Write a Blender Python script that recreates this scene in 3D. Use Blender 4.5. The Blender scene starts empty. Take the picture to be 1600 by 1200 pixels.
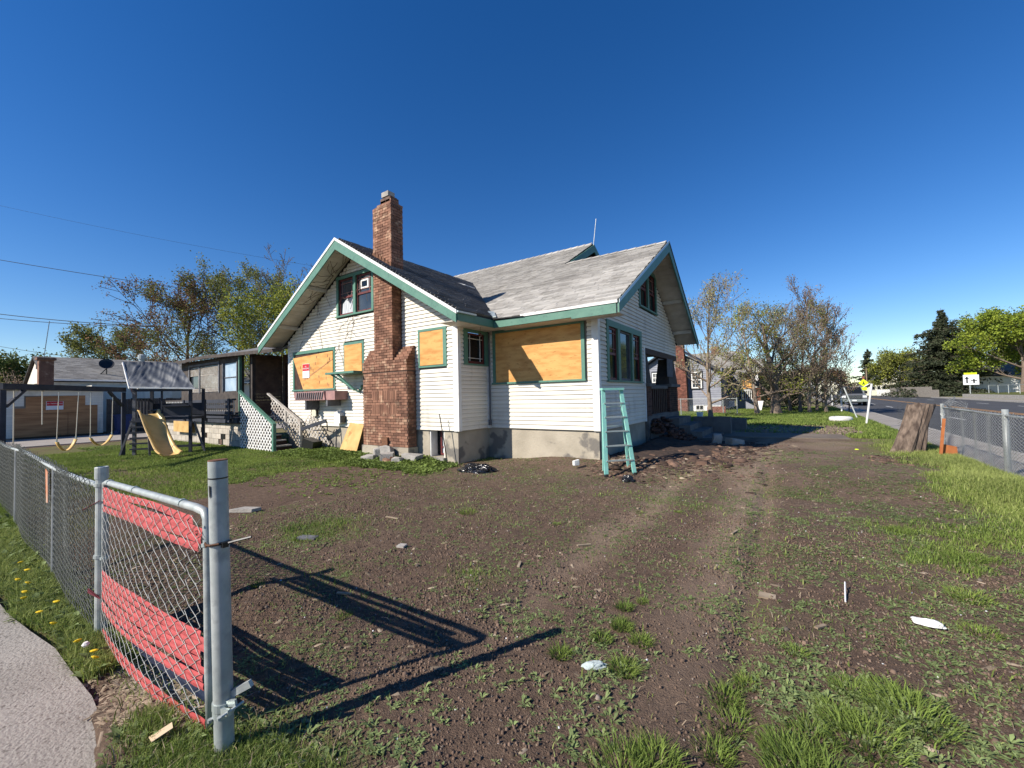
import bpy, math, random
import numpy as np
from mathutils import Vector, Matrix
random.seed(7)
rng = np.random.default_rng(7)
C = bpy.context.scene.collection
S = bpy.context.scene
R_ = math.radians

# ------------------------------------------------------------------ camera
cam = bpy.data.cameras.new("camera")
cam.lens = 14.537; cam.sensor_width = 36.0; cam.clip_start = 0.05; cam.clip_end = 3000
camo = bpy.data.objects.new("camera", cam); C.objects.link(camo)
YAW, PIT, ROL, CH = 0.596550707, 0.0292006065, -0.0209598529, 1.6
_f = Vector((-math.sin(YAW)*math.cos(PIT), math.cos(YAW)*math.cos(PIT), math.sin(PIT)))
_r = Vector((math.cos(YAW), math.sin(YAW), 0)); _u = _r.cross(_f)
_r2 = _r*math.cos(ROL) + _u*math.sin(ROL); _u2 = _u*math.cos(ROL) - _r*math.sin(ROL)
M = Matrix(((_r2.x, _u2.x, -_f.x, 0), (_r2.y, _u2.y, -_f.y, 0), (_r2.z, _u2.z, -_f.z, CH), (0, 0, 0, 1)))
camo.matrix_world = M
S.camera = camo
CAM = np.array([0, 0, CH])

# ------------------------------------------------------------------ light
SUN_AZ = R_(207.5)      # compass bearing of the sun, measured from +Y towards +X
SUN_EL = R_(35.0)
w = bpy.data.worlds.new("World"); S.world = w; w.use_nodes = True
nt = w.node_tree
bg = nt.nodes["Background"]
sky = nt.nodes.new("ShaderNodeTexSky"); sky.sky_type = 'NISHITA'; sky.sun_disc = False
sky.sun_elevation = SUN_EL; sky.sun_rotation = SUN_AZ
sky.altitude = 600; sky.air_density = 1.0; sky.dust_density = 0.05; sky.ozone_density = 3.0
hsv = nt.nodes.new('ShaderNodeHueSaturation'); hsv.inputs['Saturation'].default_value = 1.33; hsv.inputs['Hue'].default_value = 0.510
nt.links.new(sky.outputs[0], hsv.inputs['Color']); nt.links.new(hsv.outputs[0], bg.inputs[0]); bg.inputs[1].default_value = 0.096
sl = bpy.data.lights.new("sun", 'SUN'); sl.energy = 5.0; sl.angle = R_(0.53); sl.color = (1.0, 0.93, 0.83)
so = bpy.data.objects.new("sun", sl); C.objects.link(so)
_s = Vector((math.sin(SUN_AZ)*math.cos(SUN_EL), math.cos(SUN_AZ)*math.cos(SUN_EL), math.sin(SUN_EL)))
so.rotation_euler = _s.to_track_quat('Z', 'Y').to_euler()
S.view_settings.view_transform = 'Standard'; S.view_settings.look = 'None'
S.view_settings.exposure = 0.53; S.view_settings.gamma = 1.0; S.view_settings.use_curve_mapping = False
S.render.engine = 'CYCLES'
S.cycles.max_bounces = 6; S.cycles.transparent_max_bounces = 8

# ------------------------------------------------------------------ materials
def mat(name, c, c2=None, scale=6.0, rough=0.85, bump=0.0, bscale=None, metal=0.0, island=0.0, stretch=None,
        detail=5.0, spec=0.3, ramp=(0.35, 0.65), c3=None, s3=40.0, r3=(0.55, 0.7), trans=0.0, objrand=0.0):
    m = bpy.data.materials.new(name); m.use_nodes = True
    n = m.node_tree.nodes; l = m.node_tree.links
    b = n["Principled BSDF"]; b.inputs["Roughness"].default_value = rough; b.inputs["Metallic"].default_value = metal
    b.inputs["Specular IOR Level"].default_value = spec
    g = n.new("ShaderNodeNewGeometry")
    vec = g.outputs["Position"]
    if stretch:
        mp = n.new("ShaderNodeMapping"); mp.inputs["Scale"].default_value = stretch
        l.new(vec, mp.inputs["Vector"]); vec = mp.outputs[0]
    col = None
    if c2 is not None:
        t = n.new("ShaderNodeTexNoise"); t.inputs["Scale"].default_value = scale; t.inputs["Detail"].default_value = detail
        l.new(vec, t.inputs["Vector"])
        rp = n.new("ShaderNodeValToRGB"); rp.color_ramp.elements[0].position = ramp[0]; rp.color_ramp.elements[1].position = ramp[1]
        rp.color_ramp.elements[0].color = (*c, 1); rp.color_ramp.elements[1].color = (*c2, 1)
        l.new(t.outputs["Fac"], rp.inputs[0]); col = rp.outputs[0]
    else:
        rg = n.new("ShaderNodeRGB"); rg.outputs[0].default_value = (*c, 1); col = rg.outputs[0]
    if c3 is not None:
        t3 = n.new("ShaderNodeTexNoise"); t3.inputs["Scale"].default_value = s3; t3.inputs["Detail"].default_value = 4
        l.new(vec, t3.inputs["Vector"])
        r_ = n.new("ShaderNodeMapRange"); r_.inputs["From Min"].default_value = r3[0]; r_.inputs["From Max"].default_value = r3[1]
        l.new(t3.outputs["Fac"], r_.inputs["Value"])
        mx = n.new("ShaderNodeMix"); mx.data_type = 'RGBA'
        l.new(r_.outputs[0], mx.inputs["Factor"]); l.new(col, mx.inputs["A"]); mx.inputs["B"].default_value = (*c3, 1); col = mx.outputs["Result"]
    for amt, src in ((island, g.outputs["Random Per Island"]), (objrand, None)):
        if amt:
            if src is None:
                oi = n.new("ShaderNodeObjectInfo"); src = oi.outputs["Random"]
            mr = n.new("ShaderNodeMapRange"); mr.inputs["To Min"].default_value = 1-amt; mr.inputs["To Max"].default_value = 1+amt
            l.new(src, mr.inputs["Value"])
            hs = n.new("ShaderNodeHueSaturation"); l.new(mr.outputs[0], hs.inputs["Value"]); l.new(col, hs.inputs["Color"]); col = hs.outputs[0]
    l.new(col, b.inputs["Base Color"])
    if bump:
        tb = n.new("ShaderNodeTexNoise"); tb.inputs["Scale"].default_value = bscale or scale*4; tb.inputs["Detail"].default_value = 6
        l.new(vec, tb.inputs["Vector"])
        bp = n.new("ShaderNodeBump"); bp.inputs["Strength"].default_value = bump; bp.inputs["Distance"].default_value = 0.02
        l.new(tb.outputs["Fac"], bp.inputs["Height"]); l.new(bp.outputs[0], b.inputs["Normal"])
    if trans:
        tl = n.new("ShaderNodeBsdfTranslucent"); l.new(col, tl.inputs["Color"])
        ms = n.new("ShaderNodeMixShader"); ms.inputs[0].default_value = trans
        l.new(b.outputs[0], ms.inputs[1]); l.new(tl.outputs[0], ms.inputs[2])
        l.new(ms.outputs[0], n["Material Output"].inputs["Surface"])
    return m

MT = {}
MT['siding'] = mat('white vinyl siding', (.76,.71,.61), (.67,.625,.535), 1.3, .55, .05, 3, objrand=.045, c3=(.50,.455,.38), s3=3.2, r3=(.56,.80), stretch=(1,1,.32))
MT['sidingsheath'] = mat('sheathing behind siding', (.25,.23,.2))
MT['white'] = mat('white trim paint', (.80,.79,.76), (.68,.66,.62), 5, .5)
MT['soffit'] = mat('painted soffit boards', (.62,.58,.50), (.48,.44,.37), 3, .7, objrand=.05)
MT['green'] = mat('green trim paint', (.085,.20,.148), (.108,.228,.17), 4, .5, .1, 20, c3=(.07,.15,.12), s3=9, r3=(.55,.8))
MT['maroon'] = mat('maroon sash paint', (.16,.035,.035), (.10,.03,.03), 8, .5)
MT['dark'] = mat('unlit interior', (.012,.012,.013), rough=.9)
MT['glass'] = mat('dark window glass', (.010,.012,.014), rough=.08, spec=.3)
MT['clearglass'] = mat('reflective window glass', (.03,.04,.05), (.06,.07,.08), 1.5, .06, spec=.5)
MT['curtain'] = mat('pale curtain', (.6,.62,.63), (.35,.37,.4), 6, .9, stretch=(8,8,.6))
MT['ply'] = mat('orange plywood', (.66,.36,.12), (.50,.23,.065), 2.2, .75, .1, 30, stretch=(1.2,1.2,5), ramp=(.4,.7), c3=(.36,.15,.04), s3=7, r3=(.62,.75))
MT['ply2'] = mat('weathered yellow plywood', (.62,.42,.17), (.50,.31,.11), 3, .8, .1, 30, c3=(.42,.22,.08), s3=5, r3=(.6,.7))
MT['plybrown'] = mat('old brown plywood', (.46,.24,.11), (.30,.145,.065), 1.6, .8, stretch=(.6,.6,5))
MT['conc'] = mat('old foundation concrete', (.42,.37,.29), (.33,.29,.225), 2.2, .9, .35, 25, c3=(.17,.155,.135), s3=1.9, r3=(.56,.62))
MT['concrete'] = mat('grey broken concrete', (.40,.37,.33), (.27,.255,.23), 6, .95, .5, 40)
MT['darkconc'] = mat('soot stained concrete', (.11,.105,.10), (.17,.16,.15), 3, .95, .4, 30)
MT['brick'] = mat('brown brick', (.245,.125,.080), (.155,.076,.050), 3, .9, .4, 60, objrand=.40, island=.34, c3=(.38,.25,.165), s3=5, r3=(.56,.72))
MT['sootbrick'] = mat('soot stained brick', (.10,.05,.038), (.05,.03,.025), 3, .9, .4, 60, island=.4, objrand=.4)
MT['mortar'] = mat('brick mortar', (.10,.065,.05), (.15,.10,.08), 8, .95)
MT['shingle'] = mat('bleached grey shingle', (.37,.35,.315), (.28,.262,.235), 1.1, .95, .5, 60, island=.22, objrand=.22, c3=(.19,.175,.15), s3=2.4, r3=(.58,.8))
MT['darkshingle'] = mat('dark grey shingle', (.21,.205,.20), (.14,.138,.14), 1.5, .95, .5, 60, island=.22, objrand=.2)
MT['roofdeck'] = mat('roof underlay', (.05,.048,.045))
MT['galv'] = mat('galvanised steel', (.46,.48,.46), (.33,.36,.345), 9, .5, .05, 40, metal=.3, c3=(.30,.315,.305), s3=17, r3=(.5,.7))
MT['galvshaded'] = mat('shade darkened galvanised steel', (.24,.25,.255), (.17,.18,.185), 9, .6, metal=.2)  # darker copy of galv for left fence posts, shade put into the colour
MT['wire'] = mat('chain link wire', (.46,.47,.455), (.34,.345,.33), 14, .5, metal=.4)
MT['wiredark'] = mat('weathered chain link wire', (.125,.135,.125), (.07,.08,.072), 14, .55, metal=.1)
MT['red'] = mat('faded red plastic slat', (.48,.088,.088), (.41,.07,.07), 9, .45, objrand=.06)
MT['navy'] = mat('dark blue plastic', (.02,.03,.06), rough=.4)
MT['black'] = mat('black plastic', (.012,.012,.012), rough=.35, spec=.5)
MT['rust'] = mat('rusty steel', (.20,.09,.045), (.10,.05,.03), 20, .8)
MT['teal'] = mat('teal fibreglass', (.19,.46,.39), (.24,.51,.44), 9, .45, c3=(.30,.42,.36), s3=14, r3=(.6,.75))
MT['alu'] = mat('dull aluminium', (.45,.50,.48), rough=.4, metal=.5)
MT['slate'] = mat('slate blue stained timber', (.045,.05,.066), (.03,.034,.045), 5, .75)
MT['greytimber'] = mat('weathered grey timber', (.16,.16,.17), (.10,.10,.11), 8, .85)
MT['tarp'] = mat('grey canvas tarp', (.105,.115,.135), (.085,.095,.11), 4, .6, .3, 6)
MT['yellow'] = mat('yellow plastic', (.70,.47,.18), (.60,.39,.14), 5, .4)
MT['rope'] = mat('pale swing rope', (.5,.46,.38), rough=.8)
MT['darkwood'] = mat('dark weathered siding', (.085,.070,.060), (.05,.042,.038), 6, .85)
MT['brownwood'] = mat('brown stained wood', (.07,.032,.02), (.04,.02,.015), 6, .7)
MT['block'] = mat('painted concrete block', (.50,.45,.38), (.40,.36,.30), 4, .9, .3, 25, objrand=.12)
MT['lattice'] = mat('white plastic lattice', (.80,.80,.78), (.62,.60,.57), 6, .5)
MT['latticeold'] = mat('worn beige lattice', (.55,.52,.47), (.38,.33,.28), 6, .7)
MT['mauve'] = mat('mauve painted awning wood', (.40,.22,.20), (.28,.16,.15), 5, .7)
MT['asphalt'] = mat('road asphalt', (.070,.070,.073), (.055,.055,.058), .35, .9, .4, 60, c3=(.10,.10,.10), s3=60, r3=(.5,.8))
MT['sidewalk'] = mat('grey pavement concrete', (.33,.30,.265), (.27,.245,.215), 1.5, .92, .5, 55, c3=(.16,.14,.12), s3=45, r3=(.56,.68))
MT['gravel'] = mat('pale driveway gravel', (.36,.32,.28), (.28,.25,.22), 3, .95, .4, 30)
MT['roadwhite'] = mat('white road paint', (.62,.62,.60), (.40,.40,.39), 6, .7)
MT['roadyellow'] = mat('orange yellow road paint', (.55,.28,.07), (.38,.20,.06), 5, .7)
MT['bark'] = mat('grey brown bark', (.21,.165,.125), (.12,.09,.07), 12, .95, .6, 30, stretch=(1,1,.3))
MT['barkwarm'] = mat('warm brown bark', (.30,.235,.175), (.19,.145,.105), 12, .95, .4, 30)
MT['barkred'] = mat('reddish bark', (.13,.075,.06), (.07,.045,.04), 8, .95)
def leafmat(name, c, c2, var=.35, tr=.35):
    return mat(name, c, c2, .8, .7, island=var, trans=tr, spec=.2)
MT['leafgreen'] = leafmat('mid green leaves', (.12,.165,.04), (.075,.115,.03))
MT['leafyellow'] = leafmat('yellow green leaves', (.32,.33,.05), (.21,.24,.045))
MT['leaflime'] = leafmat('lime maple leaves', (.33,.38,.045), (.18,.25,.035))
MT['leafred'] = leafmat('young reddish leaves', (.17,.10,.06), (.24,.14,.075))
MT['leafolive'] = leafmat('olive leaves', (.19,.20,.06), (.12,.135,.045))
MT['leafpale'] = leafmat('pale blossom leaves', (.42,.38,.20), (.30,.28,.15))
MT['leafbrown'] = leafmat('dry brown leaves', (.32,.235,.165), (.22,.155,.11))
MT['needle'] = leafmat('dark spruce needles', (.055,.065,.032), (.032,.042,.024), .4, .15)
MT['grass'] = leafmat('spring grass blades', (.22,.29,.06), (.13,.19,.04), .40, .35)
MT['grasslight'] = leafmat('pale grass blades', (.34,.38,.12), (.25,.29,.09), .35, .35)
MT['weed'] = leafmat('grey green weed leaves', (.25,.31,.12), (.17,.22,.085), .35, .3)
MT['ivyweed'] = leafmat('lush broad weed leaves', (.22,.29,.07), (.14,.20,.05), .35, .3)
MT['dandelion'] = mat('dandelion petals', (.80,.55,.02), rough=.7)
MT['straw'] = mat('dry straw and chips', (.34,.27,.19), (.20,.15,.10), 5, .95, island=.5)
MT['chip'] = mat('burnt wood debris', (.15,.09,.062), (.05,.035,.028), 4, .95, island=.6)
MT['pebble'] = mat('small stones', (.20,.165,.135), (.12,.095,.075), 5, .9, island=.5)
MT['bagblack'] = mat('black bin bag plastic', (.008,.008,.009), rough=.22, spec=.6, bump=.8, scale=9, c2=(.012,.012,.013), bscale=12)
MT['signred'] = mat('red sign print', (.50,.02,.03), rough=.5)
MT['signwhite'] = mat('white sign face', (.75,.75,.75), rough=.5)
MT['signyellow'] = mat('yellow green sign face', (.62,.78,.02), rough=.5)
MT['bluebarrel'] = mat('dark blue bin', (.015,.035,.12), rough=.5)
MT['greyhouse'] = mat('grey painted clapboard', (.27,.28,.32), (.23,.24,.28), 3, .7, objrand=.05)
MT['redbrick'] = mat('red brown chimney brick', (.24,.10,.07), (.14,.06,.045), 6, .9, .3, 40, island=.35)
MT['palesiding'] = mat('pale yellow siding', (.66,.64,.50), (.58,.56,.44), 3, .7)
MT['plaster'] = mat('white painted wall', (.75,.75,.72), (.68,.68,.66), 3, .7)
MT['oldfence'] = mat('weathered board fence', (.27,.24,.20), (.18,.16,.14), 6, .9, island=.2)
MT['carwhite'] = mat('pale car paint', (.12,.125,.13), rough=.25, spec=.6)
MT['cardark'] = mat('dark car paint', (.03,.032,.036), rough=.25, spec=.6)
MT['chrome'] = mat('chrome trim', (.55,.56,.57), rough=.2, metal=.9)
MT['rubber'] = mat('tyre rubber', (.015,.015,.015), rough=.8)
MT['whitetyre'] = mat('white painted tyre', (.72,.72,.69), (.55,.54,.50), 8, .7)
MT['lamp'] = mat('clear lamp lens', (.6,.62,.62), rough=.1, spec=.8)
MT['vine'] = mat('dry vine stems', (.12,.085,.065), (.07,.05,.04), 9, .95)
MT['powerline'] = mat('black cable', (.02,.02,.022), rough=.7)

# ------------------------------------------------------------------ mesh helpers
class MB:
    def __init__(s): s.v = []; s.f = []
    def quad(s, *p):
        i = len(s.v); s.v += [tuple(q) for q in p]; s.f.append(tuple(range(i, i+len(p)))); return s
    def box(s, x0, x1, y0, y1, z0, z1):
        return s.hexa([(x0,y0,z0),(x1,y0,z0),(x1,y1,z0),(x0,y1,z0),(x0,y0,z1),(x1,y0,z1),(x1,y1,z1),(x0,y1,z1)])
    def hexa(s, p):
        i = len(s.v); s.v += [tuple(q) for q in p]
        s.f += [(i,i+3,i+2,i+1),(i+4,i+5,i+6,i+7),(i,i+1,i+5,i+4),(i+1,i+2,i+6,i+5),(i+2,i+3,i+7,i+6),(i+3,i,i+4,i+7)]
        return s
    def prism(s, pts, d):
        """pts: polygon points (3D), d: extrusion vector"""
        n = len(pts); i = len(s.v)
        s.v += [tuple(p) for p in pts] + [(p[0]+d[0], p[1]+d[1], p[2]+d[2]) for p in pts]
        s.f.append(tuple(range(i, i+n))); s.f.append(tuple(range(i+2*n-1, i+n-1, -1)))
        for k in range(n):
            a, b = i+k, i+(k+1) % n
            s.f.append((b, a, a+n, b+n))
        return s
    def bar(s, a, b, w, h, up=(0,0,1)):
        a = Vector(a); b = Vector(b); d = (b-a).normalized(); u = Vector(up)
        if abs(d.dot(u)) > .98: u = Vector((0,1,0))
        x = d.cross(u).normalized()*w*.5; y = x.cross(d).normalized()*h*.5
        return s.hexa([a-x-y, a+x-y, a+x+y, a-x+y, b-x-y, b+x-y, b+x+y, b-x+y])
    def tube(s, pts, r, n=8, cap=True):
        pts = [Vector(p) for p in pts]; rings = []
        rr = r if isinstance(r, (list, tuple)) else [r]*len(pts)
        ref = None
        for k, p in enumerate(pts):
            t = (pts[min(k+1, len(pts)-1)] - pts[max(k-1, 0)]).normalized()
            if ref is None: ref = Vector((0,0,1)) if abs(t.z) < .9 else Vector((1,0,0))
            x = t.cross(ref).normalized(); y = t.cross(x).normalized(); ref = -y if abs(t.dot(y)) < .9 else ref
            ref = x.cross(t)
            i = len(s.v); rings.append(i)
            for q in range(n):
                a = 2*math.pi*q/n
                s.v.append(tuple(p + x*math.cos(a)*rr[k] + y*math.sin(a)*rr[k]))
        for a, b in zip(rings, rings[1:]):
            for q in range(n):
                s.f.append((a+q, a+(q+1) % n, b+(q+1) % n, b+q))
        if cap:
            s.f.append(tuple(range(rings[0]+n-1, rings[0]-1, -1))); s.f.append(tuple(range(rings[-1], rings[-1]+n)))
        return s
    def lathe(s, prof, c=(0,0,0), n=16):
        rings = []
        for (r, z) in prof:
            i = len(s.v); rings.append(i)
            for q in range(n):
                a = 2*math.pi*q/n; s.v.append((c[0]+r*math.cos(a), c[1]+r*math.sin(a), c[2]+z))
        for a, b in zip(rings, rings[1:]):
            for q in range(n): s.f.append((a+q, a+(q+1) % n, b+(q+1) % n, b+q))
        s.f.append(tuple(range(rings[0]+n-1, rings[0]-1, -1))); s.f.append(tuple(range(rings[-1], rings[-1]+n)))
        return s

def mesh_from(name, v, f, m, smooth=False):
    me = bpy.data.meshes.new(name); me.from_pydata([tuple(p) for p in v], [], f); me.update()
    if m is not None: me.materials.append(m)
    if smooth:
        me.polygons.foreach_set('use_smooth', [True]*len(me.polygons))
    return me
def np_mesh(name, verts, faces_flat, nper, m, smooth=False):
    """verts (N,3); faces_flat int array; nper: vertices per face (array or int)"""
    me = bpy.data.meshes.new(name)
    nf = len(faces_flat)//nper if isinstance(nper, int) else len(nper)
    tot = np.full(nf, nper, dtype=np.int32) if isinstance(nper, int) else np.asarray(nper, dtype=np.int32)
    st = np.concatenate([[0], np.cumsum(tot)[:-1]]).astype(np.int32)
    me.vertices.add(len(verts)); me.vertices.foreach_set('co', np.asarray(verts, dtype=np.float32).ravel())
    me.loops.add(len(faces_flat)); me.loops.foreach_set('vertex_index', np.asarray(faces_flat, dtype=np.int32))
    me.polygons.add(nf); me.polygons.foreach_set('loop_start', st); me.polygons.foreach_set('loop_total', tot)
    if smooth: me.polygons.foreach_set('use_smooth', np.ones(nf, dtype=bool))
    me.update(calc_edges=True)
    if m is not None: me.materials.append(m)
    return me
def link(name, me, parent=None, kind=None):
    o = bpy.data.objects.new(name, me); C.objects.link(o)
    if parent is not None:
        o.parent = parent
        if parent.type == 'EMPTY' and parent.get('_static'): o.matrix_parent_inverse = Matrix.Translation(-parent.location)
    if kind: o['kind'] = kind
    return o
def obj(name, mb, m, parent=None, kind=None, smooth=False, label=None):
    o = link(name, mesh_from(name, mb.v, mb.f, MT[m] if isinstance(m, str) else m, smooth), parent, kind)
    if label: o['label'] = label
    return o
def tag(o, label, cat, group=None, kind=None):
    o['label'] = label; o['category'] = cat
    if group: o['group'] = group
    if kind: o['kind'] = kind
    return o
def thing(name, label, cat, loc=(0,0,0), rotz=0.0, group=None, static=True):
    """an Empty at the base of the thing. static=True: its parts are given in world coordinates."""
    o = bpy.data.objects.new(name, None); C.objects.link(o); o.location = loc; o.rotation_euler = (0,0,rotz); o.empty_display_size = .2
    if static: o['_static'] = 1
    return tag(o, label, cat, group)
def struct(name, mb, m, kind='structure', smooth=False):
    return obj(name, mb, m, None, kind, smooth)
def copy_tree(o, parent=None):
    c = o.copy(); C.objects.link(c)
    if parent is not None: c.parent = parent; c.matrix_parent_inverse = o.matrix_parent_inverse.copy()
    for ch in list(o.children): copy_tree(ch, c)
    return c
_cube = {}
def unit_cube(m):
    if m not in _cube:
        b = MB().box(-.5,.5,-.5,.5,-.5,.5); _cube[m] = mesh_from('unit_'+m, b.v, b.f, MT[m])
    return _cube[m]
def pieces(name, boxes, parent, m, limit=300, rest=None):
    """boxes: list of (centre, 3x3 rows = scaled axes). The nearest ones become objects sharing one mesh, the rest one joined part."""
    boxes = sorted(boxes, key=lambda b: (b[0][0]-CAM[0])**2 + (b[0][1]-CAM[1])**2 + (b[0][2]-CAM[2])**2)
    me = unit_cube(m)
    for c, ax in boxes[:limit]:
        o = bpy.data.objects.new(name, me); C.objects.link(o); o.parent = parent
        if parent.type == 'EMPTY' and parent.get('_static'): o.matrix_parent_inverse = Matrix.Translation(-parent.location)
        mm = Matrix(((ax[0][0], ax[1][0], ax[2][0], c[0]), (ax[0][1], ax[1][1], ax[2][1], c[1]), (ax[0][2], ax[1][2], ax[2][2], c[2]), (0,0,0,1)))
        o.matrix_basis = mm
    if len(boxes) > limit:
        b = MB()
        for c, ax in boxes[limit:]:
            X, Y, Z = [Vector(a)*.5 for a in ax]; c = Vector(c)
            b.hexa([c-X-Y-Z, c+X-Y-Z, c+X+Y-Z, c-X+Y-Z, c-X-Y+Z, c+X-Y+Z, c+X+Y+Z, c-X+Y+Z])
        o = obj(rest or name+'_courses', b, m, parent, 'stuff')
def ax(x, y, z): return ((x,0,0),(0,y,0),(0,0,z))

def segs(A, B, ra, rb, sides=3):
    """many thin prisms, one per segment -> verts, flat quad indices"""
    A = np.asarray(A, float); B = np.asarray(B, float); n = len(A)
    ra = np.broadcast_to(ra, (n,)); rb = np.broadcast_to(rb, (n,))
    d = B-A; d /= np.maximum(np.linalg.norm(d, axis=1, keepdims=True), 1e-9)
    ref = np.where(np.abs(d[:, 2:3]) < .9, np.array([[0,0,1.]]), np.array([[1.,0,0]]))
    x = np.cross(d, ref); x /= np.linalg.norm(x, axis=1, keepdims=True); y = np.cross(d, x)
    V = np.empty((n, 2*sides, 3))
    for q in range(sides):
        a = 2*math.pi*q/sides; o = x*math.cos(a)+y*math.sin(a)
        V[:, q] = A+o*ra[:, None]; V[:, sides+q] = B+o*rb[:, None]
    base = (np.arange(n)*2*sides)[:, None]
    F = np.concatenate([base+np.array([q, (q+1) % sides, sides+(q+1) % sides, sides+q]) for q in range(sides)], axis=1)
    return V.reshape(-1, 3), F.ravel()

def vnoise(x, y, s, seed=0):
    """smooth value noise 0..1"""
    x = np.asarray(x, float)*s; y = np.asarray(y, float)*s
    xi = np.floor(x).astype(np.int64); yi = np.floor(y).astype(np.int64); fx = x-xi; fy = y-yi
    fx = fx*fx*(3-2*fx); fy = fy*fy*(3-2*fy)
    def h(a, b):
        n = (a*374761393 + b*668265263 + seed*1442695041) & 0x7fffffff
        n = ((n ^ (n >> 13))*1274126177) & 0x7fffffff
        return ((n ^ (n >> 16)) & 0xffff)/65535.0
    return (h(xi,yi)*(1-fx)+h(xi+1,yi)*fx)*(1-fy) + (h(xi,yi+1)*(1-fx)+h(xi+1,yi+1)*fx)*fy
def fbm(x, y, s, seed=0, oct=4):
    t = 0; a = .5
    for k in range(oct): t = t + a*vnoise(x, y, s*2**k, seed+k*17); a *= .5
    return t/(1-.5**oct)
def sm(t): t = np.clip(t, 0, 1); return t*t*(3-2*t)

MT['clod'] = mat('soil clods', (.155,.105,.075), (.10,.066,.047), 5, .95, island=.45)
def hbase(x, y):
    x = np.asarray(x, float); y = np.asarray(y, float)
    h = .17*sm((y-7.4)/1.6)*sm((x+6.6)/2.2)
    h = h + .10*sm((y-6.0)/1.2)*sm((-x-6.8)/1.0)*sm((x+13.6)/1.5)
    h = h + .10*sm((x-1.2)/1.2)*sm((y-3)/5)*(1-sm((y-8)/2))
    h = h - .16*sm((-x-2.6)/1.0)*sm((1.9-y)/1.0)*sm((x+12)/4)
    h = h*(1-.4*sm((y-24)/12))
    return h
def slab_edge(x): return np.interp(np.asarray(x, float), [-30,-7,-5.5,-4.4,-3.5,-3,-2.66,-2.5], [.42,.45,.51,.63,.65,.62,.58,.3])
def height(x, y):
    h = hbase(x, y)
    near = np.exp(-((np.asarray(x)+2)**2+(np.asarray(y)-4)**2)/180.)
    h = h + (fbm(x, y, .9, 3)-.5)*.05*near + (fbm(x, y, 5, 9)-.5)*.030*near
    # wheel ruts of the drive
    ex = np.exp(-((np.asarray(x)+.25+.02*np.asarray(y))/.10)**2) + np.exp(-((np.asarray(x)+1.75)/.16)**2)*.5
    h = h - .05*ex*sm((11-np.asarray(y))/3)*sm((np.asarray(y)-1)/2)
    out = sm((np.asarray(x)-2.75)/.3)*sm((np.asarray(x)+0+400)/1)
    h = h*(1-out) - .30*out
    slab = sm((slab_edge(x)-.03-np.asarray(y))/.06)*sm((-2.60-np.asarray(x))/.08)
    h = h*(1-slab) - .26*slab
    return h
def hz(x, y): return float(height(np.array([x]), np.array([y]))[0])
# ------------------------------------------------------------------ ground sheet
def axis(segs_):
    out = []
    for a, b, st in segs_:
        out += list(np.arange(a, b-1e-6, st))
    out.append(segs_[-1][1]); return np.array(out)
gx = axis([(-1200,-200,100),(-200,-60,20),(-60,-25,2.5),(-25,-12,.4),(-12,-7,.08),(-7,3.4,.045),(3.4,6,.5),(6,40,4),(40,200,20),(200,1200,100)])
gy = axis([(-600,-40,80),(-40,-4,6),(-4,.2,.3),(.2,9.5,.045),(9.5,20,.15),(20,40,.8),(40,100,6),(100,300,25),(300,1800,150)])
GX, GY = np.meshgrid(gx, gy)
GZ = height(GX.ravel(), GY.ravel())
cl = (rng.random(GZ.shape)-.5)*.010*np.exp(-((GX.ravel()+2)**2+(GY.ravel()-3.5)**2)/60.)
V = np.stack([GX.ravel(), GY.ravel(), GZ+cl], 1)
nx, ny = len(gx), len(gy)
i = (np.arange(ny-1)[:, None]*nx+np.arange(nx-1)[None, :]).ravel()
F = np.stack([i, i+1, i+nx+1, i+nx], 1).ravel()

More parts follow.
